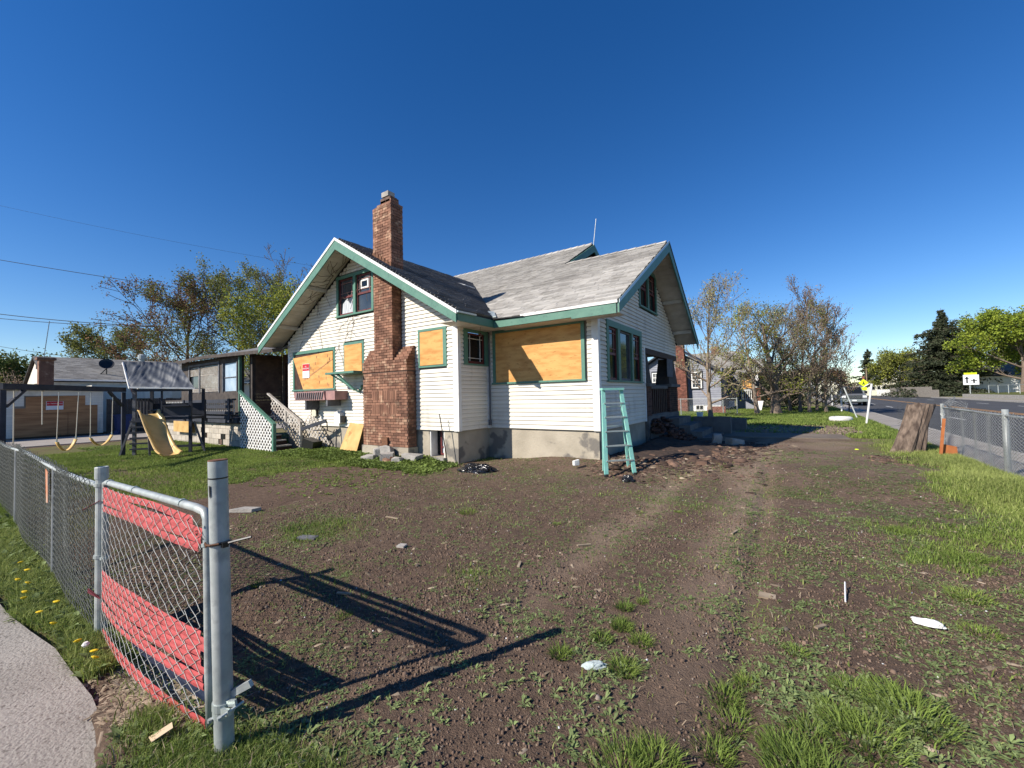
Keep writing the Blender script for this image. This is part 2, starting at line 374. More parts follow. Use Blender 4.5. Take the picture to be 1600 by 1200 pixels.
def dirtmat():
    m = bpy.data.materials.new('bare soil and thin lawn'); m.use_nodes = True
    n = m.node_tree.nodes; l = m.node_tree.links; b = n["Principled BSDF"]; b.inputs["Roughness"].default_value = .95
    b.inputs["Specular IOR Level"].default_value = .15
    g = n.new("ShaderNodeNewGeometry"); pos = g.outputs["Position"]
    def noise(s, d=6, r=.55):
        t = n.new("ShaderNodeTexNoise"); t.inputs["Scale"].default_value = s; t.inputs["Detail"].default_value = d; t.inputs["Roughness"].default_value = r
        l.new(pos, t.inputs["Vector"]); return t.outputs["Fac"]
    def rng_(v, a, c_, lo=0, hi=1):
        r = n.new("ShaderNodeMapRange"); r.inputs["From Min"].default_value = a; r.inputs["From Max"].default_value = c_
        r.inputs["To Min"].default_value = lo; r.inputs["To Max"].default_value = hi; l.new(v, r.inputs["Value"]); return r.outputs[0]
    def mix(f_, a, c_):
        x = n.new("ShaderNodeMix"); x.data_type = 'RGBA'; l.new(f_, x.inputs["Factor"])
        for k, v in (("A", a), ("B", c_)):
            if isinstance(v, tuple): x.inputs[k].default_value = (*v, 1)
            else: l.new(v, x.inputs[k])
        return x.outputs["Result"]
    soil = mix(rng_(noise(1.1), .35, .65), (.150,.099,.070), (.205,.140,.098))
    soil = mix(rng_(noise(14, 8, .7), .40, .62), soil, (.11,.075,.055))
    soil = mix(rng_(noise(70, 4), .58, .72), soil, (.25,.185,.135))
    # drier paler soil further up the drive
    sep = n.new("ShaderNodeSeparateXYZ"); l.new(pos, sep.inputs[0])
    far = rng_(sep.outputs["Y"], 6, 14)
    mm = n.new("ShaderNodeMath"); mm.operation = 'MULTIPLY'; l.new(far, mm.inputs[0]); l.new(rng_(noise(.6), .35, .6), mm.inputs[1])
    soil = mix(mm.outputs[0], soil, (.27,.20,.145))
    # worn wheel tracks of the drive: paler packed earth
    tr_ = None
    for cx_, wd_ in ((-.62, .42), (-1.75, .34)):
        a1 = n.new("ShaderNodeMath"); a1.operation = 'ADD'; a1.inputs[1].default_value = -cx_; l.new(sep.outputs["X"], a1.inputs[0])
        nz_ = n.new("ShaderNodeMath"); nz_.operation = 'MULTIPLY_ADD'; l.new(noise(.8), nz_.inputs[0]); nz_.inputs[1].default_value = .7; nz_.inputs[2].default_value = -.35
        a2 = n.new("ShaderNodeMath"); a2.operation = 'ADD'; l.new(a1.outputs[0], a2.inputs[0]); l.new(nz_.outputs[0], a2.inputs[1])
        a3 = n.new("ShaderNodeMath"); a3.operation = 'ABSOLUTE'; l.new(a2.outputs[0], a3.inputs[0])
        b_ = rng_(a3.outputs[0], wd_, .05)
        if tr_ is None: tr_ = b_
        else:
            mxx = n.new("ShaderNodeMath"); mxx.operation = 'MAXIMUM'; l.new(tr_, mxx.inputs[0]); l.new(b_, mxx.inputs[1]); tr_ = mxx.outputs[0]
    ty_ = n.new("ShaderNodeMath"); ty_.operation = 'MULTIPLY'; l.new(tr_, ty_.inputs[0]); l.new(rng_(sep.outputs["Y"], 1.6, 4.5, 0, .95), ty_.inputs[1])
    soil = mix(ty_.outputs[0], soil, (.29,.21,.15))
    # lawn undertone from a painted density attribute
    at = n.new("ShaderNodeAttribute"); at.attribute_name = 'lawn'
    gr = mix(rng_(noise(3, 6), .35, .65), (.15,.18,.05), (.19,.165,.075))
    ma = n.new("ShaderNodeMath"); ma.operation = 'MULTIPLY'; l.new(rng_(at.outputs["Fac"], .25, .85), ma.inputs[0]); l.new(rng_(noise(6, 6, .7), .3, .6, .35, 1.0), ma.inputs[1])
    col = mix(ma.outputs[0], soil, gr)
    l.new(col, b.inputs["Base Color"])
    bp = n.new("ShaderNodeBump"); bp.inputs["Strength"].default_value = .9; bp.inputs["Distance"].default_value = .03
    ad = n.new("ShaderNodeMath"); ad.operation = 'ADD'; l.new(noise(26, 8, .7), ad.inputs[0]); l.new(noise(110, 4, .6), ad.inputs[1])
    l.new(ad.outputs[0], bp.inputs["Height"]); l.new(bp.outputs[0], b.inputs["Normal"])
    return m
MT['soil'] = dirtmat()

def blob(x, y, cx, cy, rx, ry, p=1.0):
    return p*np.exp(-(((x-cx)/rx)**2+((y-cy)/ry)**2)**1.3)
def lawn_density(x, y):
    """0 bare soil .. 1 full lawn"""
    x = np.asarray(x, float); y = np.asarray(y, float)
    n1 = fbm(x, y, .8, 21); n2 = fbm(x, y, 2.6, 5)
    nn = (n1-.5)*1.2+(n2-.5)*.9
    # lawn left of a line running from the fence up to the chimney
    edge = np.interp(y, [0, 2.9, 3.5, 5.0, 6.0, 6.4, 7.3], [-8.0, -8.0, -9.0, -9.6, -8.4, -6.5, -6.4])
    d = sm((edge-x)/1.1+.45+nn*1.0)
    d = np.maximum(d, sm((x-.75)/1.3-.02*(y-8)+nn*1.5)*.95*(1-sm((3.6-y)/1.6)*.6))                # verge by the fence on the right
    farl = sm((y-17.5)/4+nn*.8)*np.clip(.45+1.6*(fbm(x, y, .7, 55)-.25), .3, 1)
    farl = farl*(1-blob(x, y, .9, 18.2, 2.6, 2.2, .75))
    d = np.maximum(d, farl)
    d = np.maximum(d, blob(x, y, -4.9, 2.9, .9, .95, .55)+nn*.2*blob(x, y, -4.9, 2.9, 1, 1))
    d = np.maximum(d, blob(x, y, -2.35, 2.85, .45, .38, .55))
    d = np.maximum(d, blob(x, y, .15, 2.75, .75, .45, .45)+.2*nn*blob(x, y, .15, 2.75, .9, .6))
    d = np.maximum(d, blob(x, y, -.25, 2.15, .5, .25, .55))
    d = np.maximum(d, blob(x, y, .85, 4.6, .6, .9, .45))
    d = np.maximum(d, blob(x, y, 1.0, 6.2, .7, 1.3, .60))
    d = np.maximum(d, blob(x, y, -1.7, .95, .8, .35, .7)*(1+nn))
    d = np.maximum(d, sm((1.0-y)/.15)*sm((y-slab_edge(x))/.06)*sm((-2.3-x)/.4)*np.where(x > -3.9, .15, 1.0))
    d = np.maximum(d, .26+nn*.42)
    d = d*np.where(x < 2.0, np.clip(.35+1.5*(fbm(x, y, 1.7, 33)-.18), .25, 1), 1)
    slabs = (sm((slab_edge(x)-y)/.04)*sm((-2.58-x)/.05))
    d = d*(1-slabs)
    d = d*(1-sm((x-2.85)/.1)*1.0)
    d = d*(1-sm((-x-23.8)/.6)*sm((9-y)/1))
    return np.clip(d, 0, 1)
me = np_mesh('ground', V, F, 4, MT['soil'], smooth=True)
a = me.attributes.new('lawn', 'FLOAT', 'POINT')
ld = lawn_density(GX.ravel(), GY.ravel())
a.data.foreach_set('value', ld.astype(np.float32))
g = link('ground', me); g['kind'] = 'structure'

# street side pavement on the right, kerb, road, markings
sw = MB().box(3.06, 4.16, -40, 400, -.35, .045); struct('pavement', sw, 'sidewalk')
kb = MB().box(4.162, 4.30, -40, 400, -.35, .05); struct('kerb', kb, 'concrete')
rd = MB().box(4.302, 18.2, -60, 900, -.40, -.07); struct('road', rd, 'asphalt')
kb = MB().box(18.202, 18.36, -40, 400, -.35, .05); struct('kerb', kb, 'concrete')
sw = MB().box(18.362, 20.0, -40, 400, -.35, .045); struct('pavement', sw, 'sidewalk')
lw = MB().box(20.002, 70, -40, 400, -.35, .05); o = struct('far_lawn', lw, mat('far roadside lawn', (.16,.17,.065), (.24,.21,.10), .5, .95))
ym = MB()
for x in (10.72, 11.10): ym.box(x-.07, x+.07, -40, 400, -.0695, -.064)
struct('road_centre_line', ym, 'roadyellow')
dm = MB()
for k in range(30):
    y = 30+k*9.2
    for x in (7.1, 15.2): dm.box(x-.06, x+.06, y, y+2.9, -.0695, -.064)
struct('road_lane_dashes', dm, 'roadwhite')
# pavement slab where the photographer's street meets the fence
e = [(-2.60,.50),(-2.66,.58),(-3.0,.62),(-3.5,.65),(-3.95,.635),(-4.4,.63),(-4.9,.57),(-5.5,.51),(-7,.45),(-30,.42)]
top = [(x, y, -.125) for x, y in e]+[(-30,-6,-.125),(-2.52,-6,-.125),(-2.52,.2,-.125)]
struct('left_pavement', MB().prism([(p[0],p[1],-.125) for p in top], (0,0,-.25)), 'sidewalk')
# driveway in front of the garage
struct('garage_drive', MB().box(-30.2, -24.6, -3, 30, -.2, .035), 'gravel')
# concrete path from the porch steps
struct('front_path', MB().hexa([(-1.9,14.4,.0),(1.3,15.1,.0),(1.2,16.5,.0),(-1.9,15.9,.0),(-1.9,14.4,.205),(1.3,15.1,.19),(1.2,16.5,.19),(-1.9,15.9,.205)]), mat('soiled path concrete', (.20,.165,.13), (.13,.105,.085), 1.2, .95, .4, 40))
# ------------------------------------------------------------------ the boarded-up house
HX, HY = -9.0, 12.0
house = thing('boarded_house', 'white sided bungalow with green trim, brick chimney and boarded up windows', 'house', (HX, HY, 0))
YA, YB, XC, XD = 7.431, 8.631, -6.619, -3.548
YE = 16.0
ZS = .795          # bottom of the siding

# foundation
fb = MB()
def wallrect(mb, a, b, z0, z1, t, holes=()):
    """vertical slab from a to b (xy), thickness t behind it; holes (u0,u1,z0,z1)"""
    a = Vector((a[0], a[1], 0)); b = Vector((b[0], b[1], 0)); d = (b-a); L = d.length; d.normalize(); n = Vector((-d.y, d.x, 0))*t
    us = sorted({0, L, *[h[0] for h in holes], *[h[1] for h in holes]}); zs = sorted({z0, z1, *[h[2] for h in holes], *[h[3] for h in holes]})
    for u0, u1 in zip(us, us[1:]):
        for q0, q1 in zip(zs, zs[1:]):
            if any(h[0]-1e-6 <= u0 and u1 <= h[1]+1e-6 and h[2]-1e-6 <= q0 and q1 <= h[3]+1e-6 for h in holes): continue
            p = [a+d*u0, a+d*u1]
            mb.hexa([p[0]+Vector((0,0,q0)), p[1]+Vector((0,0,q0)), p[1]+n+Vector((0,0,q0)), p[0]+n+Vector((0,0,q0)),
                     p[0]+Vector((0,0,q1)), p[1]+Vector((0,0,q1)), p[1]+n+Vector((0,0,q1)), p[0]+n+Vector((0,0,q1))])
fo = .03
wallrect(fb, (-14.4, YA+fo), (XC-.03, YA+fo), -.5, ZS-.012, .3, holes=[(14.4-7.60, 14.4-7.10, .13, ZS-.012)])
wallrect(fb, (XC-.03, YA+fo+.302), (XC-.03, YB+fo), -.5, ZS-.012, .3)
wallrect(fb, (XC-.03, YB+fo+.002), (XD-.03, YB+fo+.002), -.5, ZS-.012, .3)
wallrect(fb, (XD-.03, YB+fo+.304), (XD-.03, 12.1), -.5, ZS-.012, .3)
fnd = obj('foundation_wall', fb, 'conc', house)
# basement window
f = obj('basement_window', MB().box(-7.60,-7.57,YA+.04,YA+.30,.13,ZS-.02).box(-7.13,-7.10,YA+.04,YA+.30,.13,ZS-.02), 'white', house)
obj('pane', MB().box(-7.5705,-7.131,YA+.27,YA+.28,.16,ZS-.02), 'glass', f)
obj('curtain', MB().box(-7.40,-7.14,YA+.255,YA+.262,.2,ZS-.12), 'curtain', f)
obj('sash', MB().box(-7.41,-7.38,YA+.22,YA+.254,.16,ZS-.05).box(-7.379,-7.14,YA+.22,YA+.254,.34,.37).box(-7.379,-7.14,YA+.22,YA+.254,.16,.2), 'maroon', f)
obj('sill', MB().box(-7.68,-7.06,YA-.06,YA+.25,.06,.128), 'concrete', f)

def make_wall(name, a, b, nrm, z0, ztop, openings, skip_above=None, corner=(.10,.10), pitch=.1015, matname='siding', parent=house, zmax=None):
    """a,b: wall ends (xy) seen left to right; nrm outward. ztop(u)->z"""
    a = Vector((a[0], a[1], 0)); b = Vector((b[0], b[1], 0)); d = b-a; L = d.length; d.normalize(); n = Vector(nrm)
    sheath = MB()
    # sheathing behind, following the roof in strips
    N = max(6, int(L/.25)); T = .14
    US = sorted({.055, L-.02, *[L*k/N for k in range(1, N)], *[min(max(q, .055), L-.02) for o_ in openings if len(o_) > 4 for q in o_[:2]]})
    for u0, u1 in zip(US, US[1:]):
        if u1-u0 < 1e-4: continue
        t0, t1 = ztop(u0), ztop(u1)
        pts = [a+d*u0-n*.02, a+d*u1-n*.02, a+d*u1-n*T, a+d*u0-n*T]
        cuts = [(o_[2], o_[3]) for o_ in openings if o_[0] < (u0+u1)/2 < o_[1] and len(o_) > 4]
        spans = [(z0, None)]
        if cuts:
            spans = []; zc = z0
            for c0, c1 in sorted(cuts):
                if c0 > zc: spans.append((zc, c0))
                zc = c1
            spans.append((zc, None))
        for q0, q1 in spans:
            e0 = t0 if q1 is None else q1; e1 = t1 if q1 is None else q1
            if min(e0, e1) <= q0+.01: continue
            z = Vector((0,0,q0))
            sheath.hexa([p+z for p in pts]+[pts[0]+Vector((0,0,e0)), pts[1]+Vector((0,0,e1)), pts[2]+Vector((0,0,e1)), pts[3]+Vector((0,0,e0))])
    wl = obj(name, sheath, 'sidingsheath', parent)
    zt = zmax or max(ztop(L*q/40) for q in range(41))
    nrow = int((zt-z0)/pitch)+1
    for r in range(nrow):
        q0 = z0+r*pitch; q1 = q0+pitch
        # horizontal extent under the roof line
        us = [u for u in np.linspace(corner[0], L-corner[1], 200) if ztop(u) >= q0+.6*pitch]
        if not us: continue
        lo, hi = us[0], us[-1]
        iv = [(lo, hi)]
        for o_ in openings:
            if o_[2] < q1-.02 and o_[3] > q0+.02:
                new = []
                for s0, s1 in iv:
                    if o_[0] > s0: new.append((s0, min(s1, o_[0])))
                    if o_[1] < s1: new.append((max(s0, o_[1]), s1))
                iv = [q for q in new if q[1]-q[0] > .01]
        if not iv: continue
        for s0, s1 in iv:
            mb = MB()
            P = [a+d*s0, a+d*s1]
            zl, zh = Vector((0,0,q0)), Vector((0,0,q1-.001))
            prof = [(-.004, 0), (.024, .006), (.0215, .5), (.010, .62), (.000, .945)]
            rings = [[p+n*o_+Vector((0,0,q0+(q1-q0-.001)*t)) for o_, t in prof] for p in P]
            for k in range(len(prof)-1):
                mb.quad(rings[0][k], rings[1][k], rings[1][k+1], rings[0][k+1])
            for R in rings: mb.quad(*(R+[R[-1]-n*.03, R[0]-n*.03]))
            obj('siding_board', mb, matname, wl)
    if corner[0]:
        e = a+d*corner[0]; zc = ztop(0)-.01
        obj('corner_trim', MB().hexa([a-n*.02, e-n*.02, e+n*.024, a+n*.024, *[p+Vector((0,0,zc)) for p in (a-n*.02, e-n*.02, e+n*.024, a+n*.024)]]) if False else
            MB().hexa([p+Vector((0,0,z0-.01)) for p in (a-n*.02, e-n*.02, e+n*.024, a+n*.024)]+[p+Vector((0,0,zc)) for p in (a-n*.02, e-n*.02, e+n*.024, a+n*.024)]), 'white', wl)
    if corner[1]:
        e = b-d*corner[1]; zc = ztop(L)-.01
        obj('corner_trim', MB().hexa([p+Vector((0,0,z0-.01)) for p in (e-n*.02, b-n*.02, b+n*.024, e+n*.024)]+[p+Vector((0,0,zc)) for p in (e-n*.02, b-n*.02, b+n*.024, e+n*.024)]), 'white', wl)
    return wl

# roof functions
RX, RZ, RS = -10.45, 6.09, .59
def z_wing(x): return RZ-RS*abs(x-RX)
MZ0, MS = 3.48, .575
FR = 12.45
def z_main(y): return MZ0+MS*(y-8.10)
def z_front(y): return z_main(y) if y <= FR else z_main(FR)-(z_main(FR)-3.42)/(16.5-FR)*(y-FR)
TK = .16

FRM = .095   # trim width
wA = make_wall('gable_wall', (-14.30, YA), (XC, YA), (0,-1,0), ZS, lambda u: z_wing(-14.30+u)-TK-.02,
    [(14.30-11.45, 14.30-9.68, 4.07, 5.33, 1), (14.30-13.98, 14.30-11.55, 1.90, 3.22), (14.30-11.10, 14.30-10.14, 2.40, 3.29),
     (14.30-7.91, 14.30-6.93, 2.37, 3.34), (14.3-9.31, 14.3-8.53, .8, 6), (14.3-9.79, 14.3-8.02, .8, 2.3)], corner=(.10,.11))
wC = make_wall('narrow_side_wall', (XC+.026, YA-.024), (XC+.026, YB-.03), (1,0,0), ZS, lambda u: 3.46, [(.22,1.15,2.40,3.34,1)], corner=(.11,.07), zmax=3.36)
wB = make_wall('front_bay_wall', (XC+.028, YB), (XD, YB), (0,-1,0), ZS, lambda u: 3.50, [(.17, 2.80, 1.90, 3.31)], corner=(.06,.13), zmax=3.42)
def dtop(u): return z_front(YB+u)-TK-.02
wD = make_wall('porch_side_wall', (XD, YB-.024), (XD, YE), (1,0,0), ZS, dtop,
    [(9.14-YB, 11.78-YB, 1.90, 3.34, 1), (11.70-YB, 13.54-YB, 4.06, 5.36, 1), (12.12-YB, YE-YB+.2, .0, 2.93, 1)], corner=(.13,.0))
obj('corner_trim', MB().box(XD-.02, XD+.026, 12.02, 12.12, ZS-.01, 2.93), 'white', wD)

def frame(name, O, u, n, u0, u1, z0, z1, wdt=FRM, dep=.035, m='green', parent=house, sill=True, base=0.0, head=None):
    """rectangular casing lying on a wall. O origin, u along, n out"""
    O = Vector(O); u = Vector(u); n = Vector(n); Z = Vector((0,0,1)); mb = MB()
    def bx(a0, a1, b0, b1, d0, d1):
        P = [O+u*a+n*dd+Z*b for b in (b0, b1) for (a, dd) in ((a0,d1),(a1,d1),(a1,d0),(a0,d0))]
        mb.hexa(P)
    hd = head or wdt
    bx(u0, u0+wdt, z0, z1-hd, base, dep); bx(u1-wdt, u1, z0, z1-hd, base, dep); bx(u0, u1, z1-hd, z1, base, dep+.004)
    bx(u0-(.02 if sill else 0), u1+(.02 if sill else 0), z0-.045, z0-.001, base, dep+(.03 if sill else 0))
    return obj(name, mb, m, parent)
def panel(name, O, u, n, u0, u1, z0, z1, d0, d1, m, parent):
    O = Vector(O); u = Vector(u); n = Vector(n); Z = Vector((0,0,1))
    return obj(name, MB().hexa([O+u*a+n*dd+Z*b for b in (z0, z1) for (a, dd) in ((u0,d1),(u1,d1),(u1,d0),(u0,d0))]), m, parent)
def bars(name, O, u, n, rects, d0, d1, m, parent):
    O = Vector(O); u = Vector(u); n = Vector(n); Z = Vector((0,0,1)); mb = MB()
    for u0, u1, z0, z1 in rects: mb.hexa([O+u*a+n*dd+Z*b for b in (z0, z1) for (a, dd) in ((u0,d1),(u1,d1),(u1,d0),(u0,d0))])
    return obj(name, mb, m, parent)
def sash(O, u, n, u0, u1, z0, z1, parent, d=-.05, muntins='top', m='maroon', glass='glass'):
    w_ = .045
    R = [(u0, u0+w_, z0, z1), (u1-w_, u1, z0, z1), (u0+w_, u1-w_, z0, z0+w_*1.3), (u0+w_, u1-w_, z1-w_, z1)]
    zm = (z0+z1)/2
    if muntins not in ('single', 'prairie'): R.append((u0+w_, u1-w_, zm-.03, zm+.03))
    bars('sash', O, u, n, R, d, d+.04, m, parent)
    panel('pane', O, u, n, u0+w_, u1-w_, z0+w_, z1-w_, d+.008, d+.014, glass, parent)
    t = .012; q = .085
    if muntins == 'prairie':
        mm = [(u0+w_+q, u0+w_+q+t, z0+w_, z1-w_), (u1-w_-q-t, u1-w_-q, z0+w_, z1-w_), (u0+w_, u1-w_, z0+w_+q, z0+w_+q+t), (u0+w_, u1-w_, z1-w_-q-t, z1-w_-q)]
    else:
        mm = [(u0+w_+q, u0+w_+q+t, zm, z1-w_), (u1-w_-q-t, u1-w_-q, zm, z1-w_), (u0+w_, u1-w_, zm+.03+q, zm+.03+q+t), (u0+w_, u1-w_, z1-w_-q-t, z1-w_-q)]
    if muntins != 'single': bars('muntin', O, u, n, mm, d+.016, d+.036, 'white' if muntins == 'prairie' else 'mauve', parent)
    else: pass

OA, uA, nA = (-14.30, YA, 0), (1,0,0), (0,-1,0)
# upper gable windows (pair)
g = frame('gable_window', OA, uA, nA, 14.3-11.45, 14.3-9.68, 4.13, 5.33, parent=house)
bars('mullion', OA, uA, nA, [(14.3-10.62, 14.3-10.50, 4.13, 5.235)], -.02, .035, 'green', g)
obj('recess', MB().box(-11.35,-9.77,YA+.09,YA+.5,4.13,5.24), 'dark', g)
for x0, x1 in ((-11.35,-10.62),(-10.50,-9.77)):
    sash(OA, uA, nA, 14.3+x0, 14.3+x1, 4.135, 5.235, g, d=-.06, glass='clearglass')
obj('window_sticker', MB().box(-10.34,-9.98,YA+.035,YA+.041,4.82,5.08), 'white', g)
obj('window_sticker', MB().box(-10.28,-10.04,YA+.028,YA+.034,4.87,5.03), 'glass', g)
obj('torn_blind', MB().prism([(-11.25,YA+.038,4.2),(-10.70,YA+.038,4.2),(-10.70,YA+.038,4.62),(-10.85,YA+.038,4.45),(-11.0,YA+.038,4.64),(-11.2,YA+.038,4.5)], (0,.005,0)), 'curtain', g)
# three boarded windows of the gable wall
g = frame('boarded_window', OA, uA, nA, 14.3-13.98, 14.3-11.55, 1.96, 3.22, wdt=.09, parent=house)
obj('opening', MB().box(-13.9,-11.64,YA-.012,YA+.02,1.96,3.14), 'brownwood', g)
pl = obj('plywood_sheet', MB().prism([(-13.92,YA-.056,3.02),(-13.27,YA-.056,1.90),(-11.63,YA-.056,1.94),(-11.63,YA-.056,3.10)], (0,.018,0)), 'ply', g, label='crooked orange plywood sheet, cut askew at one side')
obj('plywood_seam', MB().prism([(-13.27,YA-.060,2.28),(-13.2,YA-.060,2.25),(-11.63,YA-.060,2.83),(-11.63,YA-.060,2.86)], (0,.003,0)), 'plybrown', g)
# knots / bolt heads of the board
kb_ = MB()
for k in range(22):
    x = -13.6+rng.random()*1.9; z = 2.0+rng.random()*1.0
    if z < 3.02-1.72*(x+13.92)+.2: continue
    kb_.box(x-.02, x+.02, YA-.060, YA-.0565, z-.045, z+.045)
obj('knot_patches', kb_, 'plybrown', g)
def font(txt, size, loc, rot, m, parent, name='lettering', ext=.001, align='CENTER'):
    cu = bpy.data.curves.new(name, 'FONT'); cu.body = txt; cu.size = size; cu.extrude = ext; cu.align_x = align; cu.align_y = 'CENTER'
    cu.materials.append(MT[m]); cu.resolution_u = 2
    o = bpy.data.objects.new(name, cu); C.objects.link(o); o.parent = parent
    if parent.type == 'EMPTY' and parent.get('_static'): o.matrix_parent_inverse = Matrix.Translation(-parent.location)
    o.location = loc; o.rotation_euler = rot
    bpy.context.view_layer.update()
    me = bpy.data.meshes.new_from_object(o.evaluated_get(bpy.context.evaluated_depsgraph_get())); mw = (o.matrix_parent_inverse.copy(), o.matrix_basis.copy())
    bpy.data.objects.remove(o)
    q = bpy.data.objects.new(name, me); C.objects.link(q); q.parent = parent; q.matrix_parent_inverse = mw[0]; q.matrix_basis = mw[1]; q['kind'] = 'stuff'; return q
sg = obj('warning_sign', MB().box(-13.30,-12.90,YA-.072,YA-.062,2.33,2.79).box(-13.299,-12.901,YA-.0725,YA-.0722,2.331,2.332), 'signwhite', g)
# (the parts of the sign are siblings under the window so the depth stays at three levels)
obj('sign_header', MB().box(-13.29,-12.91,YA-.0755,YA-.0722,2.56,2.78), 'signred', g)
font('NO\nTRESPASSING', .062, (-13.10, YA-.077, 2.665), (R_(90),0,0), 'signwhite', g)
g = frame('boarded_window', OA, uA, nA, 14.3-11.10, 14.3-10.14, 2.44, 3.29, wdt=.075, parent=house, sill=False)
obj('plywood_sheet', MB().box(-11.04,-10.21,YA-.05,YA-.012,2.41,3.215), 'ply', g)
g = frame('boarded_window', OA, uA, nA, 14.3-7.91, 14.3-6.93, 2.41, 3.34, wdt=.06, parent=house, sill=False)
obj('plywood_sheet', MB().box(-7.85,-7.05,YA-.03,YA-.004,2.42,3.275), 'ply', g)
obj('wide_stile', MB().box(-7.048,-6.992,YA-.032,YA-.002,2.42,3.275), 'green', g)
# window of the narrow wall
OC, uC, nC = (XC+.026, YA, 0), (0,1,0), (1,0,0)
g = frame('side_window', OC, uC, nC, .19, 1.17, 2.43, 3.35, wdt=.15, parent=house, sill=False)
obj('recess', MB().box(XC-.40, XC-.06, YA+.36, YA+1.0, 2.44, 3.2), 'dark', g)
sash(OC, uC, nC, .34, 1.02, 2.435, 3.195, g, d=-.055, muntins='prairie')
# big boarded window
OB, uB, nB = (XC, YB, 0), (1,0,0), (0,-1,0)
g = frame('large_boarded_window', OB, uB, nB, XC*-1-6.43, -XC-3.85, 1.955, 3.31, wdt=.085, parent=house)
obj('plywood_sheet', MB().box(-6.345,-3.935,YB-.018,YB+.0,1.956,3.223), 'ply', g)
# triple window on the porch side wall
OD, uD, nD = (XD, 0, 0), (0,1,0), (1,0,0)
g = frame('triple_window', OD, uD, nD, 9.12, 11.80, 1.93, 3.35, wdt=.14, parent=house, head=.15)
bars('mullion', OD, uD, nD, [(9.86,10.02,1.93,3.2)], -.04, .035, 'green', g); bars('mullion', OD, uD, nD, [(10.90,11.02,1.93,3.2)], -.04, .035, 'green', g)
obj('recess', MB().box(XD-.5, XD-.075, 9.26, 11.66, 1.94, 3.2), 'dark', g)
sash(OD, uD, nD, 9.26, 9.86, 1.935, 3.2, g, d=-.06)
sash(OD, uD, nD, 10.02, 10.90, 1.935, 3.2, g, d=-.06, muntins='single', m='greytimber', glass='clearglass')
sash(OD, uD, nD, 11.02, 11.66, 1.935, 3.2, g, d=-.06)
# gable windows over the porch
g = frame('porch_gable_window', OD, uD, nD, 11.70, 13.54, 4.12, 5.36, wdt=.11, parent=house)
bars('mullion', OD, uD, nD, [(12.55,12.68,4.12,5.25)], -.04, .035, 'green', g)
obj('recess', MB().box(XD-.5, XD-.075, 11.8, 13.44, 4.13, 5.25), 'dark', g)
sash(OD, uD, nD, 11.81, 12.55, 4.125, 5.25, g, d=-.06)
sash(OD, uD, nD, 12.68, 13.43, 4.125, 5.25, g, d=-.06)

# ---- roofs
def slab(mb_top, mb_bot, poly, zf, t=.03, drop=.0):
    pts = [(x, y, zf(x, y)-drop) for x, y in poly]
    mb_top.prism([(p[0], p[1], p[2]-t) for p in pts], (0,0,t-.0))
def inside(x, y, poly):
    c = False; n = len(poly); j = n-1
    for i_ in range(n):
        xi, yi = poly[i_]; xj, yj = poly[j]
        if (yi > y) != (yj > y) and x < (xj-xi)*(y-yi)/(yj-yi)+xi: c = not c
        j = i_
    return c
def shingle_boxes(poly, zf, eave_dir, up_dir, row=.125, tab=.30):
    """tabs laid in rows parallel to eave_dir; up_dir horizontal direction of rising"""
    e = Vector((*eave_dir, 0)); up = Vector((*up_dir, 0))
    ps = [Vector((x, y, 0)) for x, y in poly]
    u0, u1 = min(p.dot(e) for p in ps), max(p.dot(e) for p in ps); v0, v1 = min(p.dot(up) for p in ps), max(p.dot(up) for p in ps)
    a = ps[0]; sl_ = (zf(*(a+up*.5).xy)-zf(*a.xy))/.5
    rs = Vector((up.x, up.y, sl_)); k = rs.length; rs.normalize(); nrm = e.cross(rs); nrm = nrm if nrm.z > 0 else -nrm
    dv = row/k; out = []; r = 0; v = v0+dv*.5
    while v < v1:
        off = (r % 2)*tab*.5+random.uniform(-.12,.12); u = u0-tab+off
        while u < u1+tab:
            ok = [q for q in range(13) if inside((e*(u+tab*q/12)+up*v).x, (e*(u+tab*q/12)+up*v).y, poly)]
            c = e*(u+tab/2)+up*v
            if len(ok) > 1:
                L = tab*(ok[-1]-ok[0])/12-.005; c = e*(u+tab*(ok[0]+ok[-1])/24)+up*v
                h = random.uniform(0, .006); tilt = rs - nrm*(.055+random.uniform(-.015,.02))
                cz = zf(c.x, c.y)
                cc = Vector((c.x, c.y, cz))+nrm*(.016+h)+rs*random.uniform(-.006,.006)
                out.append((tuple(cc), (tuple(e*L), tuple(tilt*(row*1.15)), tuple(nrm*(.012+random.random()*.005)))))
            u += tab
        r += 1; v += dv
    return out
GX1 = -6.20
mainpoly = [(-2.87,8.10),(-2.87,FR),(GX1,FR),(GX1,14.95),(-15.0,14.95),(-15.0,12.64),(-10.45,12.64),(-6.02,8.10)]
wingR = [(-10.45,6.75),(-6.02,6.75),(-6.02,8.13),(-10.45,12.68)]
wingL = [(-10.45,6.75),(-14.88,6.75),(-14.88,12.68),(-10.45,12.68)]
frontN = [(-2.87,FR),(-2.87,16.5),(-8,16.5),(-8,FR)]
backN = [(GX1,14.95),(GX1,19.5),(-15,19.5),(-15,14.95)]
fm = lambda x, y: z_main(y); fw = lambda x, y: z_wing(x); ff = lambda x, y: z_front(y); fbk = lambda x, y: z_main(14.95)-MS*(y-14.95)
roofs = []
